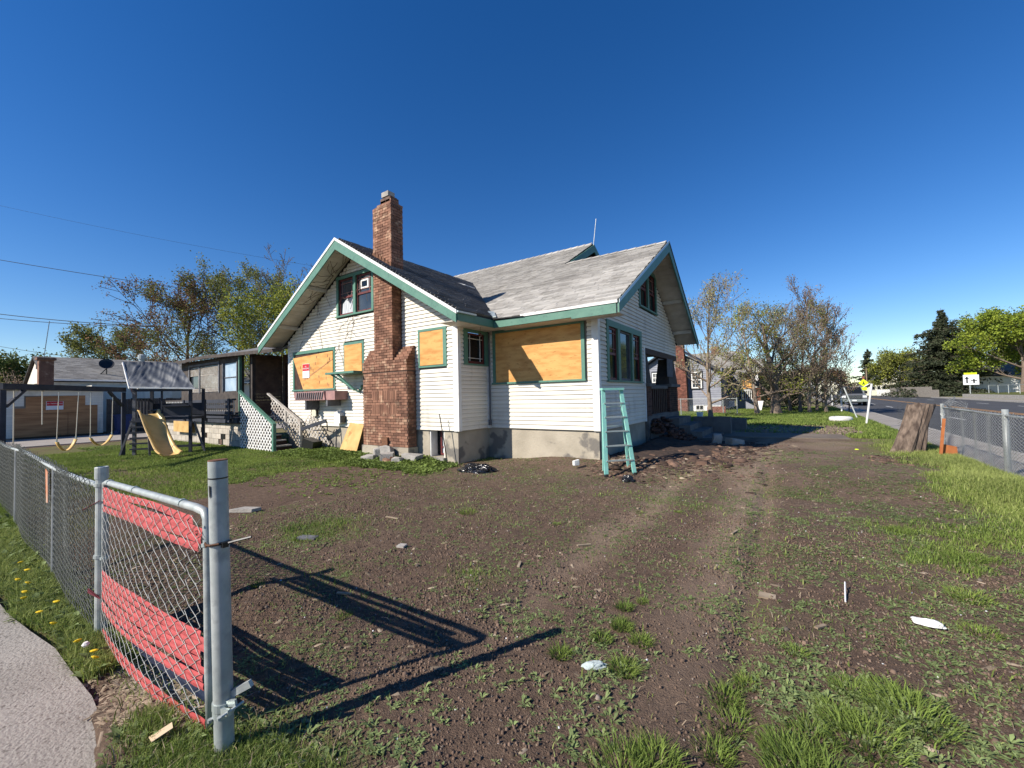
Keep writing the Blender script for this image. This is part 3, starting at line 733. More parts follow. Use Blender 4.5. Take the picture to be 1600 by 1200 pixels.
for nm, poly, zf, ed, ud, sm_, lim in (('main_roof', mainpoly, fm, (1,0), (0,1), 'shingle', 300), ('wing_roof', wingR, fw, (0,1), (-1,0), 'darkshingle', 300),
                              ('wing_roof', wingL, fw, (0,1), (1,0), 'darkshingle', 0), ('porch_roof', frontN, ff, (1,0), (0,-1), 'shingle', 0), ('back_roof', backN, fbk, (1,0), (0,-1), 'shingle', 0)):
    t = MB(); slab(t, None, poly, zf, .03)
    rf = obj(nm, t, 'roofdeck', house); roofs.append(rf)
    P = poly
    if nm == 'main_roof':
        # eave line must come first for the slope estimate
        bx = shingle_boxes(P, zf, ed, ud)
    elif nm in ('wing_roof',):
        bx = shingle_boxes([P[1], P[0], *P[2:]] if False else P, zf, ed, ud)
    else: bx = shingle_boxes(P, zf, ed, ud)
    if lim: pieces('shingle', bx, rf, sm_, lim, 'shingle_courses')
    elif nm in ('wing_roof',) and poly is wingL: pieces('shingle', bx, rf, sm_, 0, 'shingle_courses')
# soffit boards under the gable overhangs (planks with gaps), underside of the roof
def soffit(zf, along, n_, poly_fn, name='soffit_board'): pass
def gable_soffit(y0, y1, zf, x0, x1, parent):
    """boards run in Y between y0 and y1, following roof zf along x"""
    L = abs(x1-x0); n_ = int(L/.155); s = (x1-x0)/n_
    for k in range(n_):
        a, b = x0+s*k+.004*np.sign(s), x0+s*(k+1)-.004*np.sign(s)
        obj('soffit_board', MB().hexa([(a,y0,zf(a)-.075),(b,y0,zf(b)-.075),(b,y1,zf(b)-.075),(a,y1,zf(a)-.075),(a,y0,zf(a)-.055),(b,y0,zf(b)-.055),(b,y1,zf(b)-.055),(a,y1,zf(a)-.055)]), 'soffit', parent)
gable_soffit(6.77, YA+.02, z_wing, RX, -14.80, roofs[1]); gable_soffit(6.77, YA+.02, z_wing, RX, -6.1, roofs[1])
def gable_soffit_x(x0, x1, zf, y0, y1, parent):
    L = abs(y1-y0); n_ = int(L/.155); s = (y1-y0)/n_
    for k in range(n_):
        a, b = y0+s*k+.004*np.sign(s), y0+s*(k+1)-.004*np.sign(s)
        obj('soffit_board', MB().hexa([(x0,a,zf(a)-.075),(x0,b,zf(b)-.075),(x1,b,zf(b)-.075),(x1,a,zf(a)-.075),(x0,a,zf(a)-.055),(x0,b,zf(b)-.055),(x1,b,zf(b)-.055),(x1,a,zf(a)-.055)]), 'soffit', parent)
gable_soffit_x(XD-.02, -2.90, z_front, FR, 8.2, roofs[0]); gable_soffit_x(XD-.02, -2.90, z_front, FR, 16.45, roofs[0])
# eave soffits (flat boards under the eaves)
obj('eave_soffit', MB().box(-6.0,-2.9,8.13,YB-.0,3.27,3.295), 'soffit', roofs[0])
obj('eave_soffit', MB().box(XC+.03,-6.04,6.8,8.5,3.28,3.30), 'soffit', roofs[1])
# purlin brackets on the gables
for x in (-12.05, -13.75): obj('bracket', MB().box(x-.045,x+.045,6.79,YA,z_wing(x)-.19,z_wing(x)-.08), 'soffit', roofs[1])
for y in (14.4, 15.75): obj('bracket', MB().box(XD+.02,-2.92,y-.045,y+.045,z_front(y)-.19,z_front(y)-.08), 'soffit', roofs[0])
# fascia / barge boards
def barge(p0, p1, h, t, m, parent, name='barge_board'):
    p0, p1 = Vector(p0), Vector(p1); Z = Vector((0,0,h)); d = (p1-p0); n = Vector((d.y, -d.x, 0))
    n = n.normalized()*t
    obj(name, MB().hexa([p0-Z, p1-Z, p1-Z+n, p0-Z+n, p0, p1, p1+n, p0+n]), m, parent)
yb = 6.75
def wz(x): return z_wing(x)+.0
obj('barge_board', MB().prism([(RX,yb-.03,wz(RX)-.04),(-6.0,yb-.03,wz(-6.0)-.04),(-6.0,yb-.03,wz(-6.0)-.235),(RX,yb-.03,wz(RX)-.29)], (0,.035,0)), 'green', roofs[1])
obj('barge_board', MB().prism([(RX,yb-.03,wz(RX)-.04),(RX,yb-.03,wz(RX)-.29),(-14.90,yb-.03,wz(-14.9)-.235),(-14.90,yb-.03,wz(-14.9)-.04)], (0,.035,0)), 'green', roofs[1])
obj('drip_edge', MB().prism([(RX,yb-.045,wz(RX)+.045),(-5.98,yb-.045,wz(-5.98)+.045),(-5.98,yb-.045,wz(-5.98)-.035),(RX,yb-.045,wz(RX)-.035)], (0,.03,0)), 'white', roofs[1])
obj('drip_edge', MB().prism([(RX,yb-.045,wz(RX)+.045),(RX,yb-.045,wz(RX)-.035),(-14.92,yb-.045,wz(-14.92)-.035),(-14.92,yb-.045,wz(-14.92)+.045)], (0,.03,0)), 'white', roofs[1])
obj('fascia', MB().box(-6.018,-5.985,6.757,8.09,3.275,3.455), 'green', roofs[1])
obj('bent_gutter_piece', MB().hexa([(-6.05,6.72,3.45),(-5.93,6.72,3.44),(-5.93,7.35,3.45),(-6.05,7.35,3.46),(-6.05,6.72,3.49),(-5.93,6.72,3.48),(-5.93,7.35,3.49),(-6.05,7.35,3.50)]), 'alu', roofs[1])
obj('fascia', MB().box(-5.98,-3.9,8.07,8.10,3.27,3.44).box(-3.899,-2.90,8.062,8.098,3.235,3.44), 'green', roofs[0])
obj('drip_edge', MB().box(-5.2,-2.865,8.045,8.105,3.443,3.50), 'white', roofs[0])
obj('loose_flashing', MB().hexa([(-5.98,8.02,3.47),(-5.1,8.03,3.44),(-5.1,8.1,3.44),(-5.98,8.1,3.47),(-5.98,8.02,3.50),(-5.1,8.03,3.455),(-5.1,8.1,3.455),(-5.98,8.1,3.50)]), 'black', roofs[0])
obj('valley_flashing', MB().hexa([(-6.1,8.06,3.53),(-5.9,8.06,3.525),(-6.25,8.46,3.75),(-6.42,8.42,3.78),(-6.1,8.06,3.55),(-5.9,8.06,3.545),(-6.25,8.46,3.77),(-6.42,8.42,3.80)]), 'alu', roofs[0])
xg = -2.87
zr = z_main(FR)
obj('barge_board', MB().prism([(xg,FR,zr-.03),(xg,8.07,MZ0-.045),(xg,8.07,MZ0-.24),(xg,FR,zr-.29)], (.035,0,0)), 'green', roofs[0])
obj('barge_board', MB().prism([(xg,FR,zr-.03),(xg,FR,zr-.29),(xg,16.52,3.20),(xg,16.52,3.39)], (.035,0,0)), 'green', roofs[0])
obj('drip_edge', MB().prism([(xg+.036,FR,zr+.04),(xg+.036,8.07,MZ0+.03),(xg+.036,8.07,MZ0-.04),(xg+.036,FR,zr-.03)], (.01,0,0)), 'alu', roofs[0])
obj('drip_edge', MB().prism([(xg+.036,FR,zr+.04),(xg+.036,FR,zr-.03),(xg+.036,16.52,3.37),(xg+.036,16.52,3.45)], (.01,0,0)), 'roofdeck', roofs[0])
# second, higher gable
obj('barge_board', MB().prism([(GX1,14.95,z_main(14.95)-.03),(GX1,FR-.1,z_main(FR-.1)-.02),(GX1,FR+.1,z_main(FR+.1)-.26),(GX1,14.95,z_main(14.95)-.32)], (.035,0,0)), 'green', roofs[0])
obj('barge_board', MB().prism([(GX1,14.95,z_main(14.95)-.03),(GX1,14.95,z_main(14.95)-.32),(GX1,19.5,fbk(0,19.5)-.3),(GX1,19.5,fbk(0,19.5)-.03)], (.035,0,0)), 'green', roofs[0])
obj('upper_gable_wall', MB().prism([(-6.8,FR,5.5),(-6.8,19.2,4.2),(-6.8,19.2,4.6),(-6.8,14.95,7.15),(-6.8,FR,5.8)], (-.1,0,0)), 'darkwood', house)
rc = MB()
for k in range(30):
    x = GX1-.05-k*.29
    rc.hexa([(x-.28,14.78,z_main(14.78)+.03),(x,14.78,z_main(14.78)+.035),(x,14.95,z_main(14.95)+.05),(x-.28,14.95,z_main(14.95)+.04),(x-.28,14.78,z_main(14.78)+.045),(x,14.78,z_main(14.78)+.055),(x,14.95,z_main(14.95)+.075),(x-.28,14.95,z_main(14.95)+.055)])
for k in range(11):
    x = -2.9-k*.29
    rc.hexa([(x-.28,FR-.16,zr-.05),(x,FR-.16,zr-.045),(x,FR,zr+.03),(x-.28,FR,zr+.02),(x-.28,FR-.16,zr-.03),(x,FR-.16,zr-.02),(x,FR,zr+.06),(x-.28,FR,zr+.045)])
obj('ridge_caps', rc, 'shingle', roofs[0], 'stuff')
obj('antenna', MB().tube([(-6.19,14.9,7.3),(-6.05,14.9,8.35)], .012, 5), 'galv', house)
obj('roof_rope', MB().tube([(-10.2,10.9,6.0),(-9.6,10.6,5.58),(-9.45,10.55,5.53),(-9.2,10.8,5.45),(-9.1,11.2,5.4)], .02, 5), 'white', roofs[1])
obj('roof_rope', MB().tube([(-9.5,10.56,5.55),(-9.2,10.3,5.40),(-9.0,9.9,5.28)], .018, 5), 'white', roofs[1])

# ---- chimney
CF = 7.12
core = MB().box(-9.785,-8.035,CF+.015,YA-.02,.36,2.315).box(-9.275,-8.565,CF+.015,YA+.072,2.317,6.74)
core.box(-9.0,-8.62,CF+.02,CF+.32,6.742,6.95)
ch = obj('chimney', core, 'mortar', house)
bp_, BL, BH = .0715, .197, .060
bx = []
def brick_face(x0, x1, y, z0, z1, dirn='x', dep=.09, skip=None, yside=1):
    r = 0; z = z0
    while z+BH <= z1+.02:
        u = x0 - (r % 2)*(BL+.01)/2
        while u < x1:
            a, b = max(u, x0), min(u+BL, x1)
            if skip and (1.19 < z+BH/2 < 1.46 or 1.56 < z+BH/2 < 1.82):
                if a < -9.42 < b: b = -9.42
                elif a < -8.42 < b: a = -8.42
            if b-a > .03 and not (skip and skip((a+b)/2, z+BH/2)):
                j = random.uniform(-.003,.003)
                if dirn == 'x': bx.append((((a+b)/2, y+dep/2+j, z+BH/2), ax(b-a-.002, dep, BH)))
                else: bx.append(((y-dep/2+j, (a+b)/2, z+BH/2), ax(dep, b-a-.002, BH)))
            u += BL+.010
        z += bp_; r += 1
pnl = lambda x, z: -9.42 < x < -8.42 and (1.19 < z < 1.46 or 1.56 < z < 1.82)
brick_face(-9.80,-8.02,CF,.362,2.30,skip=lambda x, z: pnl(x, z) or (-9.03 < x < -8.76 and z < .60))
brick_face(CF+.02,YA-.022,-8.02,.362,2.30,'y')
# soldier-course panel
for z0, z1 in ((1.195,1.455),(1.565,1.82)):
    for k in range(14): bx.append(((-9.385+k*.0715, CF+.045, (z0+z1)/2), ax(.060, .095, z1-z0-.012)))
# shoulders stepping back to the wall
for r in range(10):
    z = 2.318+r*bp_; yf = CF-.012+max(0, (r-3))*.047
    if yf > YA-.08: break
    for x0, x1 in ((-9.80,-9.295),(-8.545,-8.02)):
        u = x0-(r % 2)*.1
        while u < x1:
            a, b = max(u, x0), min(u+BL, x1)
            if b-a > .03: bx.append((((a+b)/2, (yf+YA-.02)/2, z+BH/2), ax(b-a-.003, YA-.02-yf, BH)))
            u += .207
brick_face(-9.29,-8.55,CF-.012,2.318,6.72)
def roofcut(x, z): return False
brick_face(CF-.01,YA-.022,-8.55,2.318,4.80,'y')
brick_face(CF-.01,YA+.075,-8.55,5.0,6.72,'y')
brick_face(CF-.01,YA+.075,-9.20,5.3,6.72,'y')
brick_face(-9.29,-8.55,YA-.01,5.3,6.72)
# crumbling cap
for (x0,x1,y0,y1,z0) in ((-9.13,-8.56,CF,CF+.3,6.745),(-9.0,-8.58,CF+.02,CF+.28,6.82),(-8.98,-8.60,CF+.03,CF+.25,6.895),(-9.29,-9.12,CF+.05,CF+.35,6.742),(-8.8,-8.58,CF+.3,CF+.43,6.742)):
    n_ = max(1, int((x1-x0)/.19))
    for k in range(n_):
        a = x0+(x1-x0)*k/n_; bx.append(((a+(x1-x0)/n_/2, (y0+y1)/2, z0+BH/2), ax((x1-x0)/n_-.01, y1-y0, BH)))
pieces('brick', bx, ch, 'brick', 300, 'brick_courses')
obj('flue_cap', MB().box(-8.93,-8.66,CF+.0,CF+.22,6.97,7.10), 'concrete', ch)
obj('chimney_footing', MB().box(-9.84,-7.99,CF-.025,YA-.0,-.3,.355), 'conc', ch)
obj('ash_door', MB().box(-9.03,-8.76,CF-.015,CF+.03,.36,.60).box(-8.78,-8.75,CF-.05,CF-.016,.38,.58), 'rust', ch)
# flashing steps where the shaft passes through the roof
fl_ = MB()
for k in range(6):
    x = -9.30+k*.13; z = z_wing(x)+.02
    fl_.box(x,x+.11,CF-.03,CF-.013,z-.03,z+.11)
obj('step_flashing', fl_, 'rust', ch)

# dry vine stems on the gable wall
vs = MB(); rv = random.Random(4)
for k in range(30):
    x = rv.uniform(-13.6,-9.4); z = rv.uniform(2.4, z_wing(x)-.5); p = [(x, YA-.022, z)]
    a = rv.uniform(1.1,2.0)
    for q in range(rv.randint(4,9)):
        a += rv.uniform(-.7,.7); x += math.cos(a)*.14; z += math.sin(a)*.14; p.append((x, YA-.022-rv.random()*.01, z))
    vs.tube(p, .006, 3, False)
for k in range(16):   # under the soffit
    x = rv.uniform(-12.6,-10.8); y = 7.35; p = []
    a = rv.uniform(-2.6,-.6)
    for q in range(6):
        p.append((x, y, z_wing(x)-.082)); a += rv.uniform(-.6,.6); x += math.cos(a)*.12; y = min(7.38, max(6.8, y+math.sin(a)*.10))
    vs.tube(p, .007, 3, False)
obj('dry_vine', vs, 'vine', house, 'stuff')

# small fittings on the gable wall
aw = obj('window_awning', MB().prism([(-13.10,6.95,1.86),(-13.02,6.95,1.60),(-13.02,YA-.02,1.60),(-13.10,YA-.02,1.86)], (1.66,0,0)).box(-11.38,-10.93,6.99,YA-.02,1.60,1.86), 'mauve', house)
for k in range(13):
    x = -12.92+k*.115
    obj('slat', MB().prism([(x,6.925,1.625),(x+.035,6.925,1.625),(x+.095,6.925,1.835),(x+.06,6.925,1.835)], (0,.02,0)), 'greytimber', aw)
obj('bracket', MB().box(-12.5,-12.42,6.98,YA-.02,1.30,1.595), 'greytimber', aw); obj('bracket', MB().box(-11.36,-11.28,6.98,YA-.02,1.42,1.595), 'greytimber', aw)
sh = obj('shelf_bracket', MB().box(-11.20,-9.86,6.86,YA-.02,2.33,2.385), 'green', house)
for p_, q_, w_ in (((-11.0,6.93,2.33),(-10.35,YA-.06,1.82),.06), ((-10.75,6.95,2.33),(-10.02,7.0,1.86),.07), ((-10.35,YA-.04,1.82),(-10.2,YA-.04,2.0),.06)):
    obj('brace', MB().bar(p_, q_, w_, .04), 'green', sh)
obj('meter_box', MB().box(-12.78,-12.52,YA-.10,YA-.02,1.12,1.48), 'brownwood', house)
obj('meter_box', MB().box(-12.70,-12.46,YA-.12,YA-.101,1.10,1.46), 'palesiding', house)
hv = obj('vent_hood', MB().box(-11.42,-11.12,YA-.16,YA-.02,.90,1.16).prism([(-11.42,YA-.16,1.161),(-11.12,YA-.16,1.161),(-11.17,YA-.16,1.23),(-11.27,YA-.16,1.26),(-11.37,YA-.16,1.23)], (0,.14,0)), 'white', house)
obj('vent_opening', MB().box(-11.118,-11.03,YA-.15,YA-.02,.92,1.12), 'black', hv)
obj('downpipe', MB().tube([(XC+.10,YB-.06,3.27),(XC+.10,YB-.06,1.0)], .018, 6).box(XC+.06,XC+.12,YB-.09,YB-.03,.86,1.0), 'greytimber', house)
obj('ground_rod', MB().tube([(-6.80,7.25,0.0),(-7.02,7.22,1.20)], .012, 6), 'black', house)
obj('hanging_wire', MB().tube([(XC+.45,YA+.35,3.3),(XC+.42,YA+.36,3.1)], .006, 4).tube([(XC+.45,YA+.35,3.12),(XC+.47,YA+.35,3.05)], .02, 5), 'rust', house)
# ------------------------------------------------------------------ front porch (burnt, in shade)
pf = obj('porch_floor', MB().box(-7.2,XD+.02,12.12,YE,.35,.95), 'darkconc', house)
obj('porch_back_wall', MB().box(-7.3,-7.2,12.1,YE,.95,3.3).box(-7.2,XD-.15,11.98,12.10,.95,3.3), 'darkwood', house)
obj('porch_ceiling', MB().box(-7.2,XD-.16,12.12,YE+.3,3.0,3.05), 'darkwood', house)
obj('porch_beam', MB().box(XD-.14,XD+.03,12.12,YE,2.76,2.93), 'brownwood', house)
# tapered piers on brick bases
def pier(y0, y1, lean=.16, x0=XD-.42, x1=XD+.05, half=False):
    b = MB()
    a0 = y0 if half else y0+0.0
    b.hexa([(x0,a0,1.90),(x1,a0,1.90),(x1,y1,1.90),(x0,y1,1.90),(x0+.08,a0+(0 if half else lean),2.76),(x1-.08,a0+(0 if half else lean),2.76),(x1-.08,y1-lean,2.76),(x0+.08,y1-lean,2.76)])
    p = obj('tapered_pier', b, 'darkwood', house)
    obj('cap_stone', MB().box(x0-.08,x1+.08,y0-.05,y1+.07,1.80,1.898), 'darkconc', p)
    c_ = MB().box(x0+.02,x1-.02,y0+.02,y1-.02,.2,1.798); obj('pier_core', c_, 'mortar', p)
    bb = []
    r = 0; z = .25
    while z < 1.78:
        u = y0-(r % 2)*.1
        while u < y1:
            a, q = max(u, y0), min(u+BL, y1)
            if q-a > .03: bb.append(((x1-.045+random.uniform(-.006,.006), (a+q)/2, z+.03), ax(.09, q-a-.004, .060)))
            u += .207
        u = x0
        while u < x1-.1:
            bb.append(((u+.09, y0+.045, z+.03), ax(.18, .09, .060))); u += .207
        z += bp_; r += 1
    pieces('brick', bb, p, 'sootbrick', 60, 'brick_courses')
    return p
pier(12.14, 12.60, half=True, lean=.12); pier(14.75, 15.95)
# sheet hanging in the opening + burnt parapet
obj('hanging_panel', MB().box(XD+.03,XD+.05,14.55,15.30,2.15,2.76), 'greytimber', house)
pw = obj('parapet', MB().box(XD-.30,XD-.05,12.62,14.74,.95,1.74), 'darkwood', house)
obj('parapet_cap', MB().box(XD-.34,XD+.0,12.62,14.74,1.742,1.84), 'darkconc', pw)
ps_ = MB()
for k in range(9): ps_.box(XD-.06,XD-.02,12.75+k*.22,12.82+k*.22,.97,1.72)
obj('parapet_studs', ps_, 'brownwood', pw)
# steps
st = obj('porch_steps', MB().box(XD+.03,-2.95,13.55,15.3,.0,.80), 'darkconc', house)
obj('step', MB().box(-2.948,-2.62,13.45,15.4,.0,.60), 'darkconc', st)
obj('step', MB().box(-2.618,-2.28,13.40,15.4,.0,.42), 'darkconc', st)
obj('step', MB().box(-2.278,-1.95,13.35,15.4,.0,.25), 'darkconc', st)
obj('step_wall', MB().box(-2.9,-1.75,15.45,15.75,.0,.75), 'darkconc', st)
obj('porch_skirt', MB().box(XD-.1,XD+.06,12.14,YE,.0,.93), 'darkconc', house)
# tumbled bricks beside the steps
brk = []
rr = random.Random(11)
for k in range(130):
    t = rr.random()**1.3; y = 12.25+rr.random()*1.25; x = XD+.12+t*.95
    z = .20+max(0, (.62-t*.62))*rr.random()
    a = rr.uniform(0, 3.14); cx, sx = math.cos(a), math.sin(a); tl = rr.uniform(-.25,.25)
    brk.append(((x, y, z+.03), ((cx*.2, sx*.2, tl*.2), (-sx*.095, cx*.095, 0), (-tl*.06*cx, -tl*.06*sx, .062))))
rub = thing('fallen_bricks', 'heap of tumbled bricks beside the shaded porch steps', 'brick heap', (XD+.5, 12.9, .18))
pieces('brick', brk, rub, 'sootbrick', 130)
obj('rubble_base', MB().prism([(XD+.07,12.2,.1),(XD+.9,12.35,.1),(XD+1.0,13.4,.1),(XD+.07,13.4,.1)], (0,0,.12)).prism([(XD+.07,12.3,.22),(XD+.45,12.4,.22),(XD+.5,13.3,.22),(XD+.07,13.3,.22)], (0,0,.2)), 'darkconc', rub)

# ------------------------------------------------------------------ rear enclosed porch and stair (far left of the house)
PY = 7.2
rp = obj('rear_porch_wall', MB().box(-23.3,-22.35,PY,PY+.15,1.0,3.42).box(-22.35,-17.6,PY,PY+.15,1.0,2.02).box(-22.35,-17.6,PY,PY+.15,3.15,3.42).box(-19.2,-18.9,PY,PY+.15,2.021,3.149).box(-17.6,-17.42,PY,PY+.15,1.0,3.42), 'darkwood', house)
w1 = obj('blind_window', MB().box(-22.35,-19.2,PY+.05,PY+.09,2.03,3.14), 'clearglass', house)
for k in range(26):
    z = 2.05+k*.042; x1 = -19.3
    broken = 2.2 < z < 2.75
    obj('blind_slat', MB().hexa([(-22.25 if not broken else -21.4,PY+.0,z+(.03 if broken else 0)),(x1,PY+.0,z),(x1,PY+.03,z+.01),(-22.25 if not broken else -21.4,PY+.03,z+.01),
        (-22.25 if not broken else -21.4,PY+.0,z+.014+(.03 if broken else 0)),(x1,PY+.0,z+.014),(x1,PY+.03,z+.026),(-22.25 if not broken else -21.4,PY+.03,z+.026)]), 'latticeold', w1)
obj('frame', MB().box(-22.42,-22.3,PY-.03,PY-.001,2.0,3.18).box(-21.25,-21.15,PY-.03,PY-.001,2.0,3.18).box(-19.3,-19.2,PY-.03,PY-.001,2.0,3.18).box(-22.42,-19.2,PY-.03,PY-.001,3.181,3.26), 'greytimber', w1)
w2 = obj('covered_window', MB().box(-18.88,-17.64,PY+.05,PY+.09,2.03,3.14), mat('pale blue plastic film', (.42,.52,.60), (.30,.40,.50), 2.5, .35), house)
obj('frame', MB().box(-18.92,-18.86,PY-.03,PY+.049,2.0,3.14).box(-17.66,-17.60,PY-.03,PY+.049,2.0,3.14).box(-18.859,-17.661,PY+.02,PY+.049,2.56,2.59), 'greytimber', w2)
obj('porch_post', MB().box(-17.42,-17.36,PY-.05,PY+.05,.9,3.40), 'green', house)
obj('porch_post', MB().box(-17.0,-16.88,PY+.2,PY+.32,.9,3.40), 'darkwood', house)
# recess behind the deck
MT['recesswood'] = mat('brown shaded siding', (.22,.15,.11), (.13,.09,.07), 4, .85)
for k in range(20):
    z = 1.05+k*.12
    obj('siding_board', MB().hexa([(-17.35,PY+.35,z),(-17.33,8.75,z),(-17.36,8.75,z+.118),(-17.38,PY+.35,z+.118),(-17.45,PY+.35,z),(-17.45,8.75,z),(-17.45,8.75,z+.118),(-17.45,PY+.35,z+.118)]), 'recesswood', rp)
obj('recess_wall', MB().box(-17.4,-14.3,8.8,8.9,.9,3.5).box(-14.4,-14.28,YA+.03,8.8,.9,3.5), 'recesswood', house)
dr = obj('screen_door', MB().box(-17.05,-16.95,8.70,8.79,1.0,3.12).box(-15.95,-15.85,8.70,8.79,1.0,3.12).box(-16.95,-15.95,8.70,8.79,3.02,3.12).box(-16.95,-15.95,8.70,8.79,2.0,2.08), 'brownwood', house)
obj('screen', MB().box(-16.949,-15.951,8.74,8.76,2.09,3.01), mat('rusty insect screen', (.13,.065,.045)), dr)
obj('door_panel', MB().box(-16.949,-15.951,8.73,8.77,1.0,1.99), mat('brown door panel', (.15,.075,.05)), dr)
# deck and its foundation of concrete blocks
obj('deck', MB().box(-23.2,-15.75,6.52,8.8,.93,1.03).box(-15.749,-14.45,7.25,8.8,.93,1.03), 'slate', house)
obj('deck_rim', MB().box(-23.3,-15.80,6.44,6.518,.86,1.05), 'slate', house)
bf = obj('block_foundation', MB().box(-23.0,-15.85,6.62,6.80,-.2,.86), 'mortar', house)
bb = []
for r in range(5):
    for k in range(18):
        x = -22.9+k*.4+(r % 2)*.2
        if -19.2 < x < -18.75 and r < 4: continue
        if -17.55 < x < -17.1 and r < 3: continue
        bb.append(((x, 6.62, -.05+r*.195), ax(.385, .06, .185)))
pieces('block', bb, bf, 'block', 300)
obj('vent_hole', MB().box(-19.1,-18.85,6.605,6.618,-.1,.62), 'black', bf); obj('vent_hole', MB().box(-17.45,-17.2,6.605,6.618,-.1,.45), 'black', bf)
obj('loose_board', MB().box(-21.6,-19.8,6.40,6.44,.42,.86), 'ply2', bf)
rl = obj('deck_railing', MB().box(-22.9,-16.1,6.50,6.54,1.66,1.72).box(-22.9,-16.1,6.50,6.54,1.10,1.15), 'darkwood', house)
for k in range(38):
    x = -22.8+k*.178
    obj('baluster', MB().box(x-.02,x+.02,6.505,6.535,1.151,1.659), 'white', rl)
for z0, z1 in ((1.02,1.10),(1.17,1.28),(1.38,1.49),(1.57,1.70)): obj('railing_board', MB().box(-20.6,-16.1,6.40,6.435,z0,z1), 'slate', rl)
for x in (-20.5,-18.4,-16.35): obj('railing_upright', MB().box(x,x+.13,6.36,6.399,.90,1.72), 'slate', rl)
# stair with lattice sides
stair = obj('rear_stair', MB().prism([(-15.7,6.62,-.05),(-13.45,6.62,-.05),(-13.45,6.62,.02),(-15.7,6.62,.93)], (0,.03,0)), 'darkwood', house)
for k in range(6):
    x1 = -13.62-k*.33; z = .17+k*.155
    obj('tread', MB().box(x1-.34,x1+.02,6.66,7.16,z-.035,z), 'latticeold', stair)
    obj('riser', MB().box(x1-.02,x1-.0,6.66,7.16,z-.155,z-.036), 'brownwood', stair)
def lattice(poly, y, m, parent, step=.185, wd=.045, name='lattice_panel'):
    """diagonal strips clipped to a polygon in the xz plane"""
    mb = MB(); xs = [p[0] for p in poly]; zs = [p[1] for p in poly]
    def clip(p, d):
        t = []
        n = len(poly)
        for i_ in range(n):
            a, b = poly[i_], poly[(i_+1) % n]; ex, ez = b[0]-a[0], b[1]-a[1]
            den = d[0]*ez-d[1]*ex
            if abs(den) < 1e-9: continue
            tt = ((a[0]-p[0])*ez-(a[1]-p[1])*ex)/den; uu = ((a[0]-p[0])*d[1]-(a[1]-p[1])*d[0])/den
            if -1e-6 <= uu <= 1+1e-6: t.append(tt)
        return (min(t), max(t)) if len(t) >= 2 and max(t)-min(t) > .03 else None
    for s, yy in ((1, y), (-1, y+.008)):
        d = (math.sqrt(.5), s*math.sqrt(.5))
        c0 = min(x-s*z for x, z in poly); c1 = max(x-s*z for x, z in poly); c_ = c0+step/2
        while c_ < c1:
            r = clip((c_, 0), d)
            if r:
                A = (c_+d[0]*r[0], d[1]*r[0]); B = (c_+d[0]*r[1], d[1]*r[1]); nx_, nz_ = -d[1]*wd/2, d[0]*wd/2
                mb.prism([(A[0]-nx_, yy, A[1]-nz_), (B[0]-nx_, yy, B[1]-nz_), (B[0]+nx_, yy, B[1]+nz_), (A[0]+nx_, yy, A[1]+nz_)], (0,.007,0))
            c_ += step
    return obj(name, mb, m, parent, 'stuff')
obj('dark_lattice_backing', MB().prism([(-15.68,6.60,.0),(-13.55,6.60,.0),(-13.55,6.60,.10),(-15.68,6.60,1.85)], (0,.02,0)), 'darkwood', stair)  # dark sheet added behind the lattice so its holes read as shade
lattice([(-15.70,.0),(-13.50,.0),(-13.50,.83),(-15.70,1.90)], 6.50, 'lattice', stair)
obj('rail_cap', MB().hexa([(-15.78,6.46,1.93),(-13.38,6.46,.83),(-13.38,6.56,.83),(-15.78,6.56,1.93),(-15.78,6.46,2.0),(-13.38,6.46,.90),(-13.38,6.56,.90),(-15.78,6.56,2.0)]).box(-13.50,-13.40,6.47,6.56,-.05,.84), 'green', stair)
lattice([(-15.1,1.05),(-13.22,.14),(-13.22,.86),(-15.1,1.76)], 7.22, 'latticeold', stair)
obj('rail_cap', MB().hexa([(-15.3,7.18,1.84),(-13.15,7.18,.87),(-13.15,7.27,.87),(-15.3,7.27,1.84),(-15.3,7.18,1.89),(-13.15,7.18,.92),(-13.15,7.27,.92),(-15.3,7.27,1.89)]).box(-13.24,-13.16,7.19,7.27,.0,.88).box(-14.15,-14.07,7.195,7.265,.62,1.3), 'latticeold', stair)
# rear porch roof
rr_ = MB()
A_ = [(-23.9,6.85,3.40),(-19.7,6.85,3.46),(-14.3,7.2,3.36),(-14.3,9.6,4.1),(-19.7,10.5,4.4),(-23.9,10.5,4.2)]
rr_.prism(A_, (0,0,.05)); rpf = obj('rear_porch_roof', rr_, 'darkshingle', house)
obj('fascia', MB().prism([(-23.92,6.83,3.32),(-19.7,6.83,3.38),(-19.7,6.83,3.50),(-23.92,6.83,3.44)], (0,.03,0)).prism([(-19.7,6.83,3.38),(-14.3,7.17,3.28),(-14.3,7.17,3.40),(-19.7,6.83,3.50)], (0,.03,0)), 'darkwood', rpf)
obj('roof_hip', MB().prism([(-18.5,8.6,3.8),(-14.2,7.35,3.42),(-14.2,10.6,4.6)], (0,0,.06)), 'shingle', rpf)
